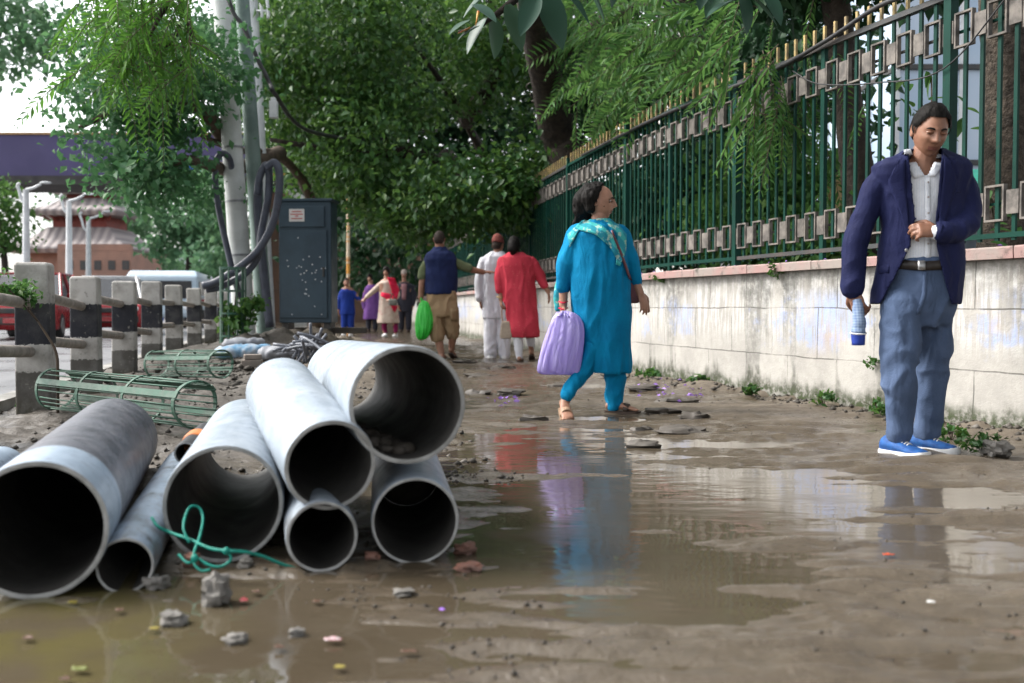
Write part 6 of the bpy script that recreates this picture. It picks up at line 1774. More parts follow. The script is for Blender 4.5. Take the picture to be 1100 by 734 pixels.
# ================= man in the navy jacket
def man_jacket():
    Z = gd(491); f = Fig(Z, 'man in an open navy jacket walking along the wall, eyes lowered', basepx=(980, 491))
    b = f.body
    f.levels(b, [(172, 974, 1010, .6, .01), (182, 966, 1020, .5), (200, 958, 1026, .42), (240, 964, 1020, .42), (285, 966, 1014, .45), (320, 962, 1014, .5), (345, 964, 1010, .5)])
    f.tube(b, [(989, 190, .0), (991, 176, .0), (995, 160, -.01)], [15, 13.5, 13])
    f.tube(b, [(954, 196, .02), (930, 234, .015), (918, 270, .01), (916, 312)], [8, 7.5, 7, 6.8]); f.tube(b, [(1028, 196, .02), (1036, 234, -.02), (1026, 246, -.1), (1006, 250, -.14)], [8, 7.5, 7, 6.8])
    f.tube(b, [(970, 330, -.03), (968, 395, -.05), (966, 468, -.02)], [13, 11, 8]); f.tube(b, [(1002, 330, .03), (1002, 395, .065), (995, 468, .09)], [13, 10, 7])
    hand(b, f.p(917, 312), (.25, -.15, -1), (.75, .55, .1), 1.02, .95, thumb=1, fr=1.08)
    hand(b, f.p(1008, 249, -.145), (-1, -.08, .10), (-.05, .85, -.5), 1.0, 1.05, thumb=1, fr=1.08)
    HC = f.p(999, 142, -.045)
    M = head(f.headmb, f.hair, HC, -4, 21, 5, 1.03, 0, short_hair, .017)
    f.finish(SKIN, .0048, 2)
    f.hair.build('hair', HAIR, f.root, smooth=True); eyes(f.root, M)
    # shirt
    def shirt_cut(me):
        bm = bmesh.new(); bm.from_mesh(me)
        dl = []
        for fc in bm.faces:
            c = fc.calc_center_median(); px, py = to_px(c)
            if fc.normal.z > .6 and py < 175: dl.append(fc); continue
            if c.y < Z + .01 and py < 189 and np.interp(py, [150, 168, 190], [976, 980, 994]) < px < np.interp(py, [150, 168, 190], [1010, 1007, 996]): dl.append(fc)
        bmesh.ops.delete(bm, geom=dl, context='FACES'); bm.to_mesh(me); bm.free(); return me
    m = MB(); f.levels(m, [(166, 973, 1010, .8, .03), (172, 969, 1014, .72, .015), (178, 962, 1024, .62), (192, 952, 1032, .56), (240, 955, 1029, .55), (276, 956, 1026, .6), (290, 956, 1025, .62)])
    o, me = f.garment('shirt', m, SHIRT, .007, 2, .005, 10, .6, 3, shirt_cut, .004)
    bv = mesh_bvh(me)
    for A, B in (([(971, 161), (973, 178), (982, 192)], [(978, 160), (984, 175), (993, 189)]), ([(1013, 166), (1014, 178), (1004, 190)], [(1006, 167), (1004, 177), (996, 189)])):
        drape('collar', bv, A, B, .006, SHIRT, o, Z, 8, 4, .005)
    drape('placket', bv, [(993, 186), (994, 230), (994, 278)], [(999, 186), (1000, 230), (1000, 278)], .004, SHIRT, o, Z, 14, 2, .003)
    m = MB()
    for y in (196, 212, 229, 262):
        h = bv.ray_cast(CAMP, ray(996.5, y).normalized())
        if h[0]: m.ell(h[0] - Vector((0, .007, 0)), (.005, .003, .005), n=8, k=5)
    m.build('buttons', EYEW, o, smooth=True)
    # trousers
    m = MB(); f.levels(m, [(279, 955, 1026, .62), (290, 953, 1026, .64), (312, 950, 1026, .66), (335, 948, 1023, .62), (350, 952, 1019, .5)])
    f.tube(m, [(967, 325, -.03), (967, 365, -.06), (966, 405, -.08), (965, 440, -.05), (965, 464, -.04)], [20, 19, 17, 15, 14]); f.tube(m, [(1003, 325, .03), (1004, 365, .05), (1001, 405, .07), (998, 440, .09), (995, 464, .09)], [19.5, 17.5, 15, 13.5, 13])
    o, me = f.garment('trousers', m, TROUS, .008, 2, .012, 10, .6, 11)
    bv = mesh_bvh(me)
    drape('belt', bv, [(955, 278), (990, 281), (1026, 279)], [(955, 288), (990, 291), (1026, 289)], .006, LEATHER, f.root, Z, 16, 2, .004)
    drape('buckle', bv, [(986, 280), (994, 280)], [(986, 290), (994, 290)], .012, RIMM, f.root, Z, 3, 2, .003)
    drape('fly', bv, [(992, 292), (990, 318), (984, 338)], [(996, 292), (995, 318), (988, 338)], .003, TROUS, o, Z, 8, 2, .004)
    # jacket, cut open down the front
    m = MB()
    f.levels(m, [(162, 972, 1014, .85, .03), (168, 962, 1024, .75, .02), (173, 946, 1036, .66), (179, 939, 1042, .62), (190, 939, 1042, .58), (200, 943, 1039, .56), (220, 947, 1035, .56), (245, 948, 1034, .57), (265, 946, 1034, .58), (290, 942, 1034, .60), (312, 938, 1031, .62), (327, 936, 1030, .63)], sq=.92)
    f.tube(m, [(953, 188, .02), (940, 204, .02), (930, 230, .02), (919, 260, .01), (917, 285, .0), (916, 309, -.01)], [12, 13.5, 13, 12.5, 12, 12])
    f.tube(m, [(1029, 188, .02), (1036, 206, .01), (1040, 228, -.02), (1038, 241, -.06), (1024, 249, -.11), (1010, 250, -.14)], [12, 13.5, 13, 12.5, 11.5, 11])
    Lb = [(150, 975), (168, 976), (236, 983), (266, 977), (295, 962), (330, 943)]; Rb = [(150, 1012), (170, 1012), (236, 1006), (262, 1006), (295, 1014), (330, 1024)]
    def cut(me):
        bm = bmesh.new(); bm.from_mesh(me)
        def inside(co):
            if co.y > Z - .01: return 0
            px, py = to_px(co)
            if py < 150 or py > 332: return 0
            l = np.interp(py, *zip(*Lb)); r = np.interp(py, *zip(*Rb))
            return l < px < r
        # the sleeve that lies across the front must stay whole
        def sleeve(co):
            px, py = to_px(co); return co.y < Z - .155 and 236 < py < 266 and px > 998 and co.y < Z - .05 - .0
        dl = [fc for fc in bm.faces if inside(fc.calc_center_median()) and not sleeve(fc.calc_center_median())]
        dl += [fc for fc in bm.faces if fc.normal.z < -.75 and to_px(fc.calc_center_median())[1] > 318 and to_px(fc.calc_center_median())[0] > 934]
        bmesh.ops.delete(bm, geom=list(set(dl)), context='FACES')
        for v in bm.verts:
            if v.is_boundary and v.co.y < Z - .01:
                px, py = to_px(v.co)
                if 150 < py < 322:
                    l = float(np.interp(py, *zip(*Lb))); r = float(np.interp(py, *zip(*Rb)))
                    t = l if abs(px - l) < abs(px - r) else r
                    if abs(px - t) < 6: v.co.x += (t - px) * f.k
        bm.to_mesh(me); bm.free(); return me
    full = remeshed(m, .009, 3); fb2 = mesh_bvh(full)
    o, me = f.garment('jacket', m, JACKET, .0075, 2, .0065, 9, .6, 21, cut, .006)
    # lapels, collar, flap pockets, button
    drape('lapel', fb2, [(974, 160), (972, 186), (975, 225), (978, 262)], [(966, 170), (953, 196), (966, 226), (978, 266)], .007, JACKET, o, Z, 16, 5, .006)
    drape('lapel', fb2, [(1014, 164), (1014, 190), (1010, 220), (1007, 256)], [(1021, 172), (1029, 196), (1019, 224), (1008, 260)], .007, JACKET, o, Z, 16, 5, .006)
    drape('pocket_flap', fb2, [(945, 285), (956, 284)], [(944, 294), (955, 293)], .006, JACKET, o, Z, 5, 2, .004)
    drape('pocket', fb2, [(1019, 206), (1031, 204)], [(1019, 209), (1031, 207)], .006, JACKET, o, Z, 5, 2, .004)
    m = MB(); h = fb2.ray_cast(CAMP, ray(973, 269).normalized())
    if h[0]: m.ell(h[0] - Vector((0, .008, 0)), (.009, .004, .009), n=12, k=6); m.build('button', RIMM, o, smooth=True)
    m = MB(); f.tube(m, [(1012, 250, -.14), (1005, 250, -.148)], [8.2, 7.8]); m.build('cuff', SHIRT, f.root, smooth=True)
    for c, d, nm in ((f.p(963, 482, -.05), (.52, -.85), 'shoe'), (f.p(992, 482, .08), (.72, -.70), 'shoe')):
        shoe(f, nm, c, d, .004, .25)
    # folded umbrella in his hand
    um = MB(); P_ = [f.p(921, 322, -.03), f.p(922, 334, -.04), f.p(923, 348, -.05), f.p(922, 358, -.05), f.p(922, 371, -.05)]
    UMB = cloth('pale_blue_check', (0.30, 0.38, 0.50), (0.24, 0.31, 0.43), wr=20, pattern=weave_pat((0.10, 0.16, 0.30), 24, .8))
    um.tube(P_[:4], [.020, .026, .030, .032], 14, 5, jit=.10); o = um.build('umbrella', UMB, smooth=True); tag(o, 'folded pale blue checked umbrella held in the lowered hand of the man in the jacket', 'umbrella')
    m = MB(); m.tube(P_[3:], [.034, .029], 14, 4, jit=.05); m.build('handle', pm('deep_blue_handle', (0.02, 0.05, 0.32), (0.015, 0.04, 0.25), 20, .4), o, smooth=True)
    m = MB(); c = P_[3]; m.tube([c + Vector((.035 * math.cos(t), .035 * math.sin(t), .004 * math.sin(t))) for t in np.linspace(0, 6.283, 17)], .004, 6); m.build('strap', WHITESOLE, o, smooth=True)
man_jacket()

# ================= woman in turquoise
def woman_blue():
    Z = gd(445); f = Fig(Z, 'woman in a turquoise kurta and striped scarf looking away to the right', basepx=(640, 445))
    b = f.body
    f.levels(b, [(243, 633, 653, .7), (250, 624, 660, .5), (270, 622, 662, .55), (310, 624, 666, .55), (345, 627, 668, .55), (380, 632, 668, .5)])
    f.tube(b, [(642, 248, .01), (643, 238, .0), (645, 228, .0)], [9, 8.5, 8.5])
    f.tube(b, [(622, 258, .0), (612, 280, .015), (606, 300, .02), (605, 328, .0)], [6.5, 6, 5.4, 4.6]); f.tube(b, [(663, 256, .02), (673, 274, .04), (680, 294, .05), (688, 316, .02)], [5.5, 5.2, 4.8, 4.4])
    hand(b, f.p(605, 328), (.03, -.2, -1), (.9, .35, 0), .98, .9, thumb=1, fr=1.1)
    hand(b, f.p(688, 315, .02), (.32, -.1, -.95), (-.6, .75, .1), .95, .35, thumb=-1, fspread=.10, fr=1.1)
    f.tube(b, [(640, 370, -.02), (629, 396, -.06), (616, 411, -.1), (607, 432, -.15)], [9, 7.5, 6, 5]); f.tube(b, [(658, 370, .03), (660, 405, .02), (660, 436, .02)], [9, 8, 5.5])
    za = f.p(606, 448, -.2); foot(b, f.p(606, 432, -.15), (.12, -1), .055, .95, pitch=.28)
    foot(b, f.p(659, 440, .02), (.95, -.3), .024, .95)
    HC = f.p(644, 218)
    M = head(f.headmb, f.hair, HC, 78, 3, 0, .99, 1, full_hair, .016)
    f.finish(SKIN2, .0062, 2)
    h = f.hair
    f.tube(h, [(632, 206, .0), (628, 216, .03), (627, 226, .05), (630, 236, .06)], [9, 12, 11, 5]); f.tube(h, [(628, 222, .05), (623, 234, .08), (618, 240, .1)], [9, 6, 3]); f.tube(h, [(640, 204, 0), (634, 212, -.04), (634, 224, -.05)], [9, 9, 5])
    me = remeshed(h, .007, 2); wrinkle(me, .007, 42, .15, 4); link_mesh('hair', me, HAIR, f.root); me.polygons.foreach_set('use_smooth', [True] * len(me.polygons))
    eyes(f.root, M)
    m = MB(); f.levels(m, [(239, 633, 654, .9), (244, 621, 663, .75), (252, 611, 671, .68), (266, 612, 671, .74), (283, 613, 673, .78), (300, 613, 675, .78), (322, 615, 676, .74), (346, 619, 677, .70), (372, 623, 677, .66), (392, 626, 677, .64), (400, 627, 676, .62)], fold=.055, nf=9)
    f.tube(m, [(621, 254, 0), (613, 278, .01), (607, 298, .02), (605, 307, .01)], [12.5, 12.5, 9.5, 7.5]); f.tube(m, [(664, 253, .02), (673, 272, .04), (679, 292, .05), (682, 302, .05)], [11, 9.5, 7.5, 6.3])
    o, me = f.garment('kurta', m, BLUEK, .008, 1, .015, 8, .28, 31)
    bv = mesh_bvh(me)
    drape('scarf', bv, [(612, 266), (622, 247), (640, 252), (654, 264), (664, 280)], [(610, 252), (626, 236), (646, 242), (662, 256), (668, 274)], .012, DUP, f.root, Z, 24, 6, .008)
    drape('scarf', bv, [(652, 240), (662, 250), (664, 266), (662, 284)], [(664, 241), (673, 252), (672, 270), (666, 286)], .016, DUP, f.root, Z, 14, 5, .008)
    m = MB(); f.levels(m, [(236, 634, 656, .95, .0), (242, 624, 664, .8, .02), (250, 614, 668, .7, .04)]); f.garment('scarf', m, DUP, .008, 2, .006, 14, .5, 8)
    m = MB(); f.tube(m, [(604, 300, .1), (601, 316, .1), (600, 331, .1)], [6, 7, 4]); f.garment('scarf_end', m, DUP, .007, 2, .005, 16, .4, 9)
    m = MB(); f.tube(m, [(641, 362, -.02), (629, 396, -.06), (617, 411, -.1), (608, 425, -.15)], [12, 9.5, 7.5, 6.2]); f.tube(m, [(657, 362, .03), (661, 400, .02), (660, 424, .02), (659, 434, .02)], [14, 11, 9.5, 8.4])
    f.garment('trousers', m, BLUEK, .008, 1, .010, 12, .5, 32)
    m = MB()
    for y in (331, 324): f.tube(m, [(600.5, y, .0), (605, y + 1.5, -.035), (609.5, y, 0)], [.8, .8, .8], n=8)
    m.build('bangles', SCARFR, f.root, smooth=True)
    sandal(f, f.p(606, 432, -.15), (.12, -1), .055, .95, TAN, .028, .28); sandal(f, f.p(659, 440, .02), (.95, -.3), .024, .95, BROWNS)
    # shoulder bag with its strap
    m = MB(); m.rings([[f.p(680 + q * a * 6.5, y, .06) + Vector((0, bb * .04, 0)) for a, bb in ((-1, -1), (1, -1), (1, 1), (-1, 1))] for y, q in ((303, .85), (307, 1), (322, 1.02), (326, .9))]); o = m.build('shoulder_bag', BAGM, bev=.012); tag(o, 'small maroon shoulder bag at the hip of the woman in turquoise', 'bag')
    drape('strap', bv, [(656, 248), (668, 278), (676, 300)], [(658, 247), (670, 276), (679, 302)], .02, BAGM, o, Z, 10, 2, .004)
    carrier('carrier_bag', 'full lilac plastic carrier bag held by the woman in turquoise', 'bag', [(597, 334, .3), (591, 350, .7), (584, 370, 1), (580, 386, 1), (577, 399, .8), (579, 401.5, .4)], [(618, 334, .3), (627, 346, .7), (626, 368, 1), (624, 386, 1), (622, 400, .8), (620, 402.5, .4)], Z - .10, .055, LILAC, [[(598, 337, Z - .11), (601, 336, Z - .09), (606, 345 - 4, Z - .07), (612, 339, Z - .09)], [(600, 340, Z - .15), (605, 335, Z - .1), (612, 341, Z - .13)]])
woman_blue()

# ================= woman in red, man in white with the cap
def woman_red():
    Z = gd(389); f = Fig(Z, 'woman in a coral red dress and white leggings seen from behind', basepx=(562, 389), group=None)
    b = f.body
    f.levels(b, [(275, 547, 559, .6), (282, 542, 568, .5), (300, 543, 567, .5), (340, 547, 571, .5), (355, 551, 572, .5)])
    f.tube(b, [(552, 277), (552, 270), (552, 264)], [5, 4.6, 4.5])
    f.tube(b, [(541, 283), (537, 299), (538, 322)], [3.2, 3, 2.6]); f.tube(b, [(570, 283), (580, 297), (589, 314)], [3.2, 3, 2.6])
    hand(b, f.p(538, 322), (.1, -.1, -1), (.9, .2, 0), .98, .8, thumb=1, fr=1.15); hand(b, f.p(589, 314), (.2, .1, -1), (-.9, .2, 0), .95, .35, thumb=-1, fr=1.15)
    f.tube(b, [(556, 360), (557, 372), (558, 386)], [5, 4, 2.8]); f.tube(b, [(569, 358, .1), (570, 368, .15), (571, 378, .2)], [5, 4, 2.8])
    foot(b, f.p(558, 387), (.1, 1), .02, .95); foot(b, f.p(571, 379, .2), (.1, 1), .09, .95, pitch=.5)
    M = head(f.headmb, f.hair, f.p(552, 264), 172, 4, 0, .97, 1, full_hair, .014); f.finish(SKIN2, .008, 1)
    f.tube(f.hair, [(551, 262, -.08), (551, 268, -.10), (551, 272, -.09)], [5.5, 6, 3]); f.hair.build('hair', HAIR, f.root, smooth=True)
    m = MB(); f.levels(m, [(272, 545, 561, .85), (277, 538, 571, .7), (286, 535, 575, .62), (304, 538, 574, .66), (325, 541, 576, .68), (345, 545, 578.5, .66), (357, 547, 580, .64), (362, 549, 579, .62)], fold=.02, nf=6)
    f.tube(m, [(540, 282), (537, 297), (537.5, 311)], [5.6, 5.2, 4.6]); f.tube(m, [(571, 282), (579, 295), (585, 307)], [5.6, 5.0, 4.0])
    f.garment('dress', m, REDK, .011, 1, .014, 8, .35, 41)
    m = MB(); f.tube(m, [(556, 352), (557, 372), (558, 384)], [6, 4.8, 3.6]); f.tube(m, [(568, 352, .05), (570, 366, .14), (571, 374, .2)], [6, 4.8, 3.6]); f.garment('leggings', m, WHITEK, .01, 2, .004, 10, .5, 42)
    sandal(f, f.p(558, 387), (.1, 1), .02, .95, BROWNS); sandal(f, f.p(571, 379, .2), (.1, 1), .09, .95, BROWNS, .022, .5)
    m = MB(); f.tube(m, [(533.5, 319, 0), (538, 320, -.03), (542, 319, 0)], [.7, .7, .7], n=8); m.build('bangle', GOLD, f.root, smooth=True)
    m = MB(); m.rings([[f.p(543.5 + a * 6.5 * q, y, -.02) + Vector((0, bb * .05, 0)) for a, bb in ((-1, -1), (1, -1), (1, 1), (-1, 1))] for y, q in ((345, .62), (350, .85), (360, 1), (364, .9))])
    o = m.build('handbag', pm('beige_leather', (0.36, 0.29, 0.22), (0.28, 0.22, 0.17), 12, .5), bev=.015); tag(o, 'beige handbag hanging from the hand of the woman in red', 'bag')
    m = MB(); m.tube(f.pts([(540, 347, -.02), (539, 334, -.0), (541, 329, 0), (544, 336, 0), (547, 347, -.02)]), .008, 8, 5); m.build('handle', TAN, o, smooth=True)
woman_red()
def man_white():
    Z = gd(386) + .15; f = Fig(Z, 'man in white tunic and trousers and a rust coloured cap beside the woman in red', basepx=(534, 386))
    b = f.body
    f.levels(b, [(275, 528, 539, .6), (282, 522, 542, .5), (310, 524, 542, .5), (330, 525, 541, .5)])
    f.tube(b, [(534, 277), (535, 270), (535, 264)], [5.2, 4.8, 4.7])
    f.tube(b, [(521, 285), (516, 303), (516, 322)], [3.4, 3.2, 2.8]); f.tube(b, [(543, 285, .05), (548, 300, .05), (545, 318, .05)], [3.4, 3.2, 2.8])
    hand(b, f.p(516, 322), (.05, 0, -1), (.9, .2, 0), 1, .5, thumb=1, fr=1.15); hand(b, f.p(545, 318, .05), (0, 0, -1), (-.9, .2, 0), 1, .5, thumb=-1, fr=1.15)
    f.tube(b, [(528.5, 328), (527.5, 362), (527, 381)], [4, 3.6, 3]); f.tube(b, [(539.5, 328), (541, 362), (542, 381)], [4, 3.6, 3])
    M = head(f.headmb, f.hair, f.p(535, 264), 160, 2, 0, 1.0, 0, short_hair, .008); f.finish(SKIN, .008, 1); f.hair.build('hair', HAIR2, f.root, smooth=True)
    topi(f, M, 1, TOPI, .09)
    m = MB(); f.levels(m, [(271, 528, 541, .85), (276, 520, 545, .7), (284, 516.5, 547, .62), (305, 518, 547, .62), (325, 518.5, 546.5, .62), (342, 519, 547, .6)], fold=.02)
    f.tube(m, [(520, 282), (515.5, 302), (515.5, 320)], [5.6, 5, 4.4]); f.tube(m, [(544, 282, .05), (548, 300, .05), (546, 315, .05)], [5.6, 5, 4.2]); f.garment('tunic', m, WHITEK, .011, 1, .014, 8, .4, 51)
    m = MB(); f.tube(m, [(528, 334), (527.5, 360), (527, 381)], [7.5, 7.2, 6.2]); f.tube(m, [(540, 334), (541, 360), (542, 381)], [7.5, 7.2, 6]); f.garment('trousers', m, WHITEK, .011, 1, .014, 10, .45, 52)
    for px in (527, 542): shoe(f, 'shoe', f.p(px, 385), (0, 1), .004, .25, pm('pale_shoe', (0.5, 0.5, 0.5), (0.42, 0.42, 0.42), 9, .5), WHITESOLE)
man_white()
def man_vest():
    Z = gd(387); f = Fig(Z, 'man in navy vest and khaki shorts seen from behind, reaching out an arm', basepx=(476, 387))
    b = f.body
    f.levels(b, [(274, 468, 478, .6), (281, 463, 485, .5), (315, 464, 484, .5), (332, 466, 485, .45)])
    f.tube(b, [(473, 276), (472.5, 268), (472, 260)], [5.8, 5.3, 5.2])
    f.tube(b, [(460, 284), (454, 300), (452, 320)], [3.4, 3.6, 3]); f.tube(b, [(487, 283), (503, 289, .05), (519, 292.5, .1)], [3.4, 3.6, 3])
    hand(b, f.p(452, 320), (0, 0, -1), (.9, .2, 0), 1.05, .9, thumb=1, fr=1.15); hand(b, f.p(519, 292.5, .1), (1, .1, .05), (.1, .2, -1), 1.05, .2, thumb=-1, fr=1.15)
    f.tube(b, [(467.5, 330), (468, 348, .01), (471, 364, .02), (475, 384, -.02)], [4.5, 4.6, 4.6, 3.2]); f.tube(b, [(483, 330), (485, 348, .06), (486, 362, .1), (485, 377, .15)], [4.5, 4.6, 4.6, 3.2])
    foot(b, f.p(475, 386, -.02), (.1, 1), .02, 1.0); foot(b, f.p(485, 379, .15), (.3, 1), .10, 1.0, pitch=.5)
    M = head(f.headmb, f.hair, f.p(472, 258), 176, 3, 0, 1.02, 0, short_hair, .006); f.finish(SKIN, .008, 1); f.hair.build('hair', HAIR2, f.root, smooth=True)
    m = MB(); f.tube(m, [(460, 281), (455, 290), (453.5, 297)], [4.6, 5.0, 5.0]); f.tube(m, [(487, 281), (496, 285.5, .03), (504, 288.5, .05)], [4.6, 5.0, 4.6]); f.levels(m, [(273, 468, 478, .6), (280, 462, 486, .5), (295, 462, 486, .5), (314, 463, 485, .5)]); f.garment('shirt', m, OLIVE, .012, 2, .005, 8, .5, 61)
    m = MB(); f.levels(m, [(266, 466, 480, .85), (269, 463, 482, .85), (273, 458, 488, .8), (279, 456, 491, .75), (288, 456.5, 491, .70), (303, 457, 491, .68), (315, 457, 490, .7), (316, 458, 489, .68)]); f.garment('vest', m, VESTM, .011, 1, .012, 7, .5, 62)
    m = MB(); f.levels(m, [(313, 459, 490, .65), (325, 459, 491, .66), (340, 459.5, 492, .6)]); f.tube(m, [(467.5, 332), (468, 348, .01), (470, 361, .02)], [9, 8.4, 7.6]); f.tube(m, [(483.5, 332), (485, 348, .06), (486, 359, .1)], [9, 8.2, 7.2]); o, me = f.garment('shorts', m, KHAKI, .011, 1, .014, 9, .5, 63)
    bv = mesh_bvh(me); drape('pocket', bv, [(484, 332), (491, 332)], [(484, 345), (491, 345)], .01, KHAKI, o, Z, 4, 4, .012)
    sandal(f, f.p(475, 386, -.02), (.1, 1), .02, 1.0, BROWNS); sandal(f, f.p(485, 379, .15), (.3, 1), .10, 1.0, BROWNS, .022, .5)
    carrier('carrier_bag', 'bright lime green plastic carrier bag held by the man in the navy vest', 'bag', [(452, 323, .3), (448, 334, .7), (446, 348, 1), (447, 360, 1), (449, 366, .5)], [(458, 323, .3), (463, 331, .7), (466, 345, 1), (464, 354, .9), (458, 366, .5)], Z - .06, .09, LIME, [[(453, 326, Z - .06), (452, 320, Z - .03), (456, 326, Z - .06)]], seed=3)
man_vest()
# ================= people further off
def boy():
    Z = gd(361); f = Fig(Z, 'boy in a royal blue outfit walking hand in hand with the woman in cream', basepx=(374, 361))
    b = f.body
    f.levels(b, [(309, 368, 378, .8), (314, 365, 381, .6), (335, 366, 380, .6)]); f.tube(b, [(372.5, 313), (372.5, 308)], [2.4, 2.3])
    f.tube(b, [(366, 316), (364, 326), (364, 335)], [2.3, 1.9, 1.4]); f.tube(b, [(381, 316), (386, 322), (389, 323)], [2.3, 1.9, 1.4]); hand(b, f.p(364, 335), (0, 0, -1), (.9, .2, 0), .8, .5, thumb=1, fr=1.3); hand(b, f.p(389, 323), (1, 0, .1), (0, .3, -1), .75, .6, thumb=1, fr=1.3)
    f.tube(b, [(370, 336), (370, 348), (370, 358)], [3, 2.4, 1.6]); f.tube(b, [(377, 336), (377, 348), (377, 358)], [3, 2.4, 1.6])
    M = head(f.headmb, f.hair, f.p(372, 304), 12, 3, 0, .93, .5, short_hair, .012); f.finish(SKIN, .011, 1); f.hair.build('hair', HAIR, f.root, smooth=True)
    m = MB(); f.levels(m, [(310, 368, 377, .85), (313, 365, 381, .65), (325, 365.5, 380.5, .62), (338, 365, 381.5, .6)]); f.tube(m, [(367, 314.5), (364.5, 324), (364, 331)], [2.7, 2.4, 2.1]); f.tube(m, [(379, 314.5), (384, 320), (387, 322.5)], [2.7, 2.3, 1.9]); f.garment('tunic', m, BOYBLUE, .014, 2, .005, 8, .5, 71)
    m = MB(); f.tube(m, [(370, 335), (370, 347), (369.5, 356)], [4, 3.4, 2.9]); f.tube(m, [(377, 335), (377, 347), (377, 356)], [4, 3.4, 2.9]); f.garment('trousers', m, BOYBLUE, .014, 2, .005, 8, .5, 72)
    for px in (369.5, 377): shoe(f, 'shoe', f.p(px, 360), (.1, -1), .004, .21, BROWNS, WHITESOLE)
boy()
def woman_cream():
    Z = gd(362); f = Fig(Z, 'woman in a cream print dress with a crimson scarf leading the boy by the hand', basepx=(417, 362))
    b = f.body
    f.levels(b, [(300, 411, 420, .8), (305, 406, 426, .6), (330, 409, 426, .6), (345, 409, 426, .6)]); f.tube(b, [(415.5, 304), (415, 297)], [2.8, 2.6])
    f.tube(b, [(407, 308), (399, 315), (392, 321)], [2.6, 2, 1.5]); f.tube(b, [(425, 308), (427, 318), (421, 322, -.2)], [2.6, 2, 1.5]); hand(b, f.p(392, 321), (-1, 0, -.5), (0, .3, -1), .9, .7, thumb=-1, fr=1.3); hand(b, f.p(421, 322, -.2), (-.7, -.2, 0), (0, .4, -.8), .9, .6, thumb=1, fr=1.3)
    f.tube(b, [(413, 345), (413, 354), (414, 360)], [3, 2.3, 1.6]); f.tube(b, [(424, 345), (425, 354), (425, 358, -.1)], [3, 2.3, 1.6])
    M = head(f.headmb, f.hair, f.p(415, 292), -8, 8, 0, 1.0, 1, full_hair, .014); f.finish(SKIN2, .011, 1); f.hair.build('hair', HAIR, f.root, smooth=True)
    m = MB(); f.levels(m, [(301, 411, 420, .85), (304, 406.5, 425, .65), (316, 407.5, 426, .62), (330, 407, 427, .62), (347, 405, 429, .6)], fold=.03); f.tube(m, [(408.5, 306.5), (400, 314), (394, 319)], [3.1, 2.6, 2.1]); f.tube(m, [(424, 306.5), (427, 317), (423, 321, -.15)], [3.1, 2.6, 2.1]); o, me = f.garment('dress', m, CREAM, .014, 2, .007, 6, .5, 81)
    bv = mesh_bvh(me); drape('scarf', bv, [(416, 298), (421, 312), (422, 334)], [(424, 299), (429, 312), (427, 318)], .05, SCARFR, f.root, Z, 10, 4, .02); drape('scarf', bv, [(409, 318), (416, 322), (424, 336)], [(410, 314), (420, 316), (427, 330)], .05, SCARFR, f.root, Z, 8, 3, .02)
    m = MB(); f.tube(m, [(413, 342), (413, 352), (414, 357)], [3.4, 2.7, 2.2]); f.tube(m, [(424, 342), (425, 351), (425, 356, -.1)], [3.4, 2.7, 2.2]); f.garment('leggings', m, MAG, .013, 2, .004, 8, .5, 82)
    for px in (414, 425): shoe(f, 'shoe', f.p(px, 361), (-.1, -1), .004, .23, WHITESOLE, WHITESOLE)
    m = MB(); m.box(f.p(422, 325, -.3), (.2, .1, .15)); o = m.build('handbag', pm('grey_green_leather', (0.15, 0.15, 0.13), (0.1, 0.1, 0.09), 9, .5), bev=.03); tag(o, 'small grey handbag held in front by the woman in cream', 'bag')
    m = MB(); m.tube(f.pts([(419.5, 322, -.3), (420.5, 317, -.3), (422, 316, -.3), (424.5, 322, -.3)]), .012, 6, 4); m.build('handle', BROWNS, o, smooth=True)
woman_cream()
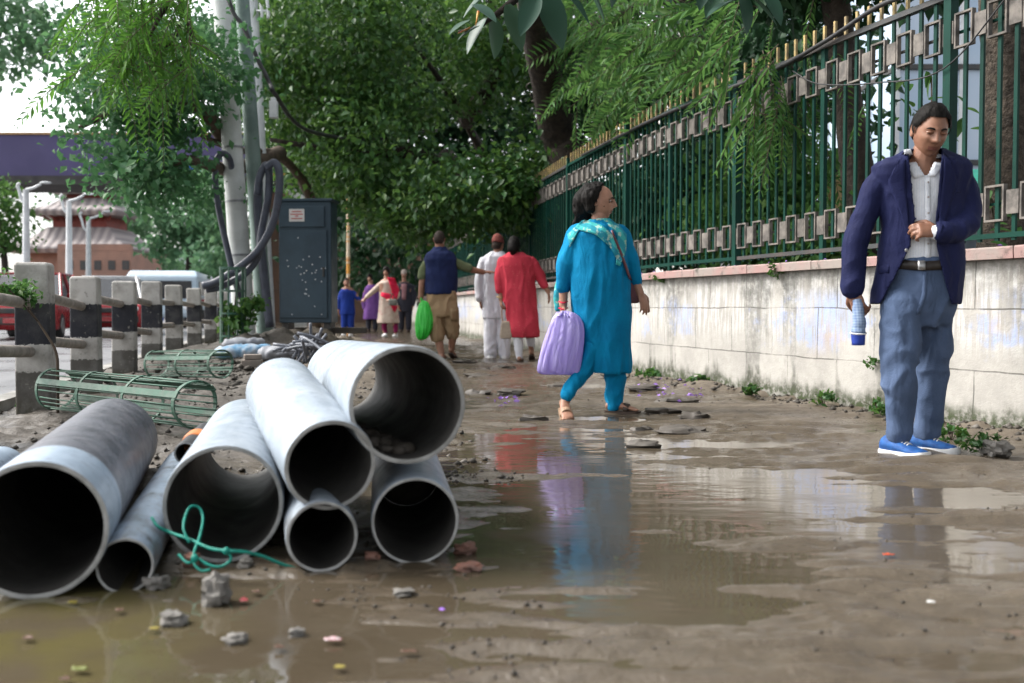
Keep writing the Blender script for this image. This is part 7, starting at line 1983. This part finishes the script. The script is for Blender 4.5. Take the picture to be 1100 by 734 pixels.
def far_man():
    Z = gd(357); f = Fig(Z, 'man in dark clothes and a pale cap behind the woman in cream', basepx=(434, 357))
    b = f.body
    f.levels(b, [(303, 430, 439, .8), (308, 426, 444, .6), (335, 428, 442, .6)]); f.tube(b, [(434.5, 307), (434, 299)], [2.5, 2.4]); f.tube(b, [(427, 310), (425, 320), (428, 330, -.1)], [2.4, 2, 1.5]); f.tube(b, [(443, 310), (445, 320), (443, 330)], [2.4, 2, 1.5]); hand(b, f.p(428, 330, -.1), (.3, -.2, -1), (.9, .2, 0), .95, .6, thumb=1, fr=1.3); hand(b, f.p(443, 330), (0, 0, -1), (-.9, .2, 0), .95, .6, thumb=-1, fr=1.3)
    f.tube(b, [(431, 335), (431, 346), (431, 355)], [3, 2.3, 1.6]); f.tube(b, [(439, 335), (439, 346), (439, 355)], [3, 2.3, 1.6])
    M = head(f.headmb, f.hair, f.p(434, 295), 5, 5, 0, 1.0, 0, short_hair, .008); f.finish(SKIN, .012, 1); f.hair.build('hair', HAIR2, f.root, smooth=True); topi(f, M, 1, TOPI2, .06)
    m = MB(); f.levels(m, [(303, 430.5, 438.5, .85), (307, 426.5, 443.5, .65), (320, 426.5, 443, .6), (335, 427, 443, .6)]); f.tube(m, [(428, 309), (425.5, 319), (427, 327, -.08)], [2.9, 2.5, 2.2]); f.tube(m, [(442, 309), (445, 319), (443.5, 327)], [2.9, 2.5, 2.2]); o, me = f.garment('jacket', m, DARKC, .015, 2, .006, 6, .5, 91)
    bv = mesh_bvh(me); drape('shirt_front', bv, [(431, 305), (432, 322)], [(437, 305), (436, 322)], .012, cloth('rose_shirt', (0.25, 0.13, 0.14), (0.2, 0.1, 0.11)), o, Z, 5, 3, .01)
    m = MB(); f.tube(m, [(431, 332), (431, 345), (431, 353)], [4, 3.3, 2.9]); f.tube(m, [(439, 332), (439, 345), (439, 353)], [4, 3.3, 2.9]); f.garment('trousers', m, DARKC, .014, 2, .005, 8, .5, 92)
    for px in (431, 439): shoe(f, 'shoe', f.p(px, 356), (-.1, -1), .004, .26, BROWNS, BROWNS)
far_man()
def far_woman():
    Z = gd(357.5) + .6; f = Fig(Z, 'person in violet half hidden between the boy and the woman in cream', basepx=(399, 356))
    b = f.body
    f.levels(b, [(306, 395, 403, .8), (311, 392, 407, .6), (340, 393, 406, .6)]); f.tube(b, [(398.5, 310), (398, 302)], [2.4, 2.3]); f.tube(b, [(393, 313), (391, 324), (392, 334)], [2.3, 1.9, 1.4]); f.tube(b, [(406, 313), (408, 324), (407, 334)], [2.3, 1.9, 1.4]); hand(b, f.p(392, 334), (0, 0, -1), (.9, .2, 0), .9, .6, thumb=1, fr=1.3); hand(b, f.p(407, 334), (0, 0, -1), (-.9, .2, 0), .9, .6, thumb=-1, fr=1.3)
    f.tube(b, [(396, 338), (396, 347), (396, 355)], [2.8, 2.2, 1.5]); f.tube(b, [(403, 338), (403, 347), (403, 355)], [2.8, 2.2, 1.5])
    M = head(f.headmb, f.hair, f.p(397, 299), 0, 6, 0, .98, 1, full_hair, .012); f.finish(SKIN2, .012, 1); f.hair.build('hair', HAIR, f.root, smooth=True)
    m = MB(); f.levels(m, [(306, 395, 403, .85), (310, 392, 407, .65), (325, 392, 407, .6), (343, 390, 409, .6)], fold=.03); f.tube(m, [(394, 312), (391, 323), (391.5, 331)], [2.7, 2.4, 2]); f.tube(m, [(405, 312), (408, 323), (407.5, 331)], [2.7, 2.4, 2]); f.garment('tunic', m, MAUVE, .015, 2, .006, 6, .5, 95)
    m = MB(); f.tube(m, [(396, 339), (396, 346), (396, 353)], [3.4, 2.9, 2.5]); f.tube(m, [(403, 339), (403, 346), (403, 353)], [3.4, 2.9, 2.5]); f.garment('trousers', m, DARKC, .014, 2, .005, 8, .5, 96)
    for px in (396, 403): shoe(f, 'shoe', f.p(px, 356), (-.1, -1), .004, .24, BROWNS, BROWNS)
far_woman()
for _o in bpy.data.objects:
    if '_base' in _o: del _o['_base']
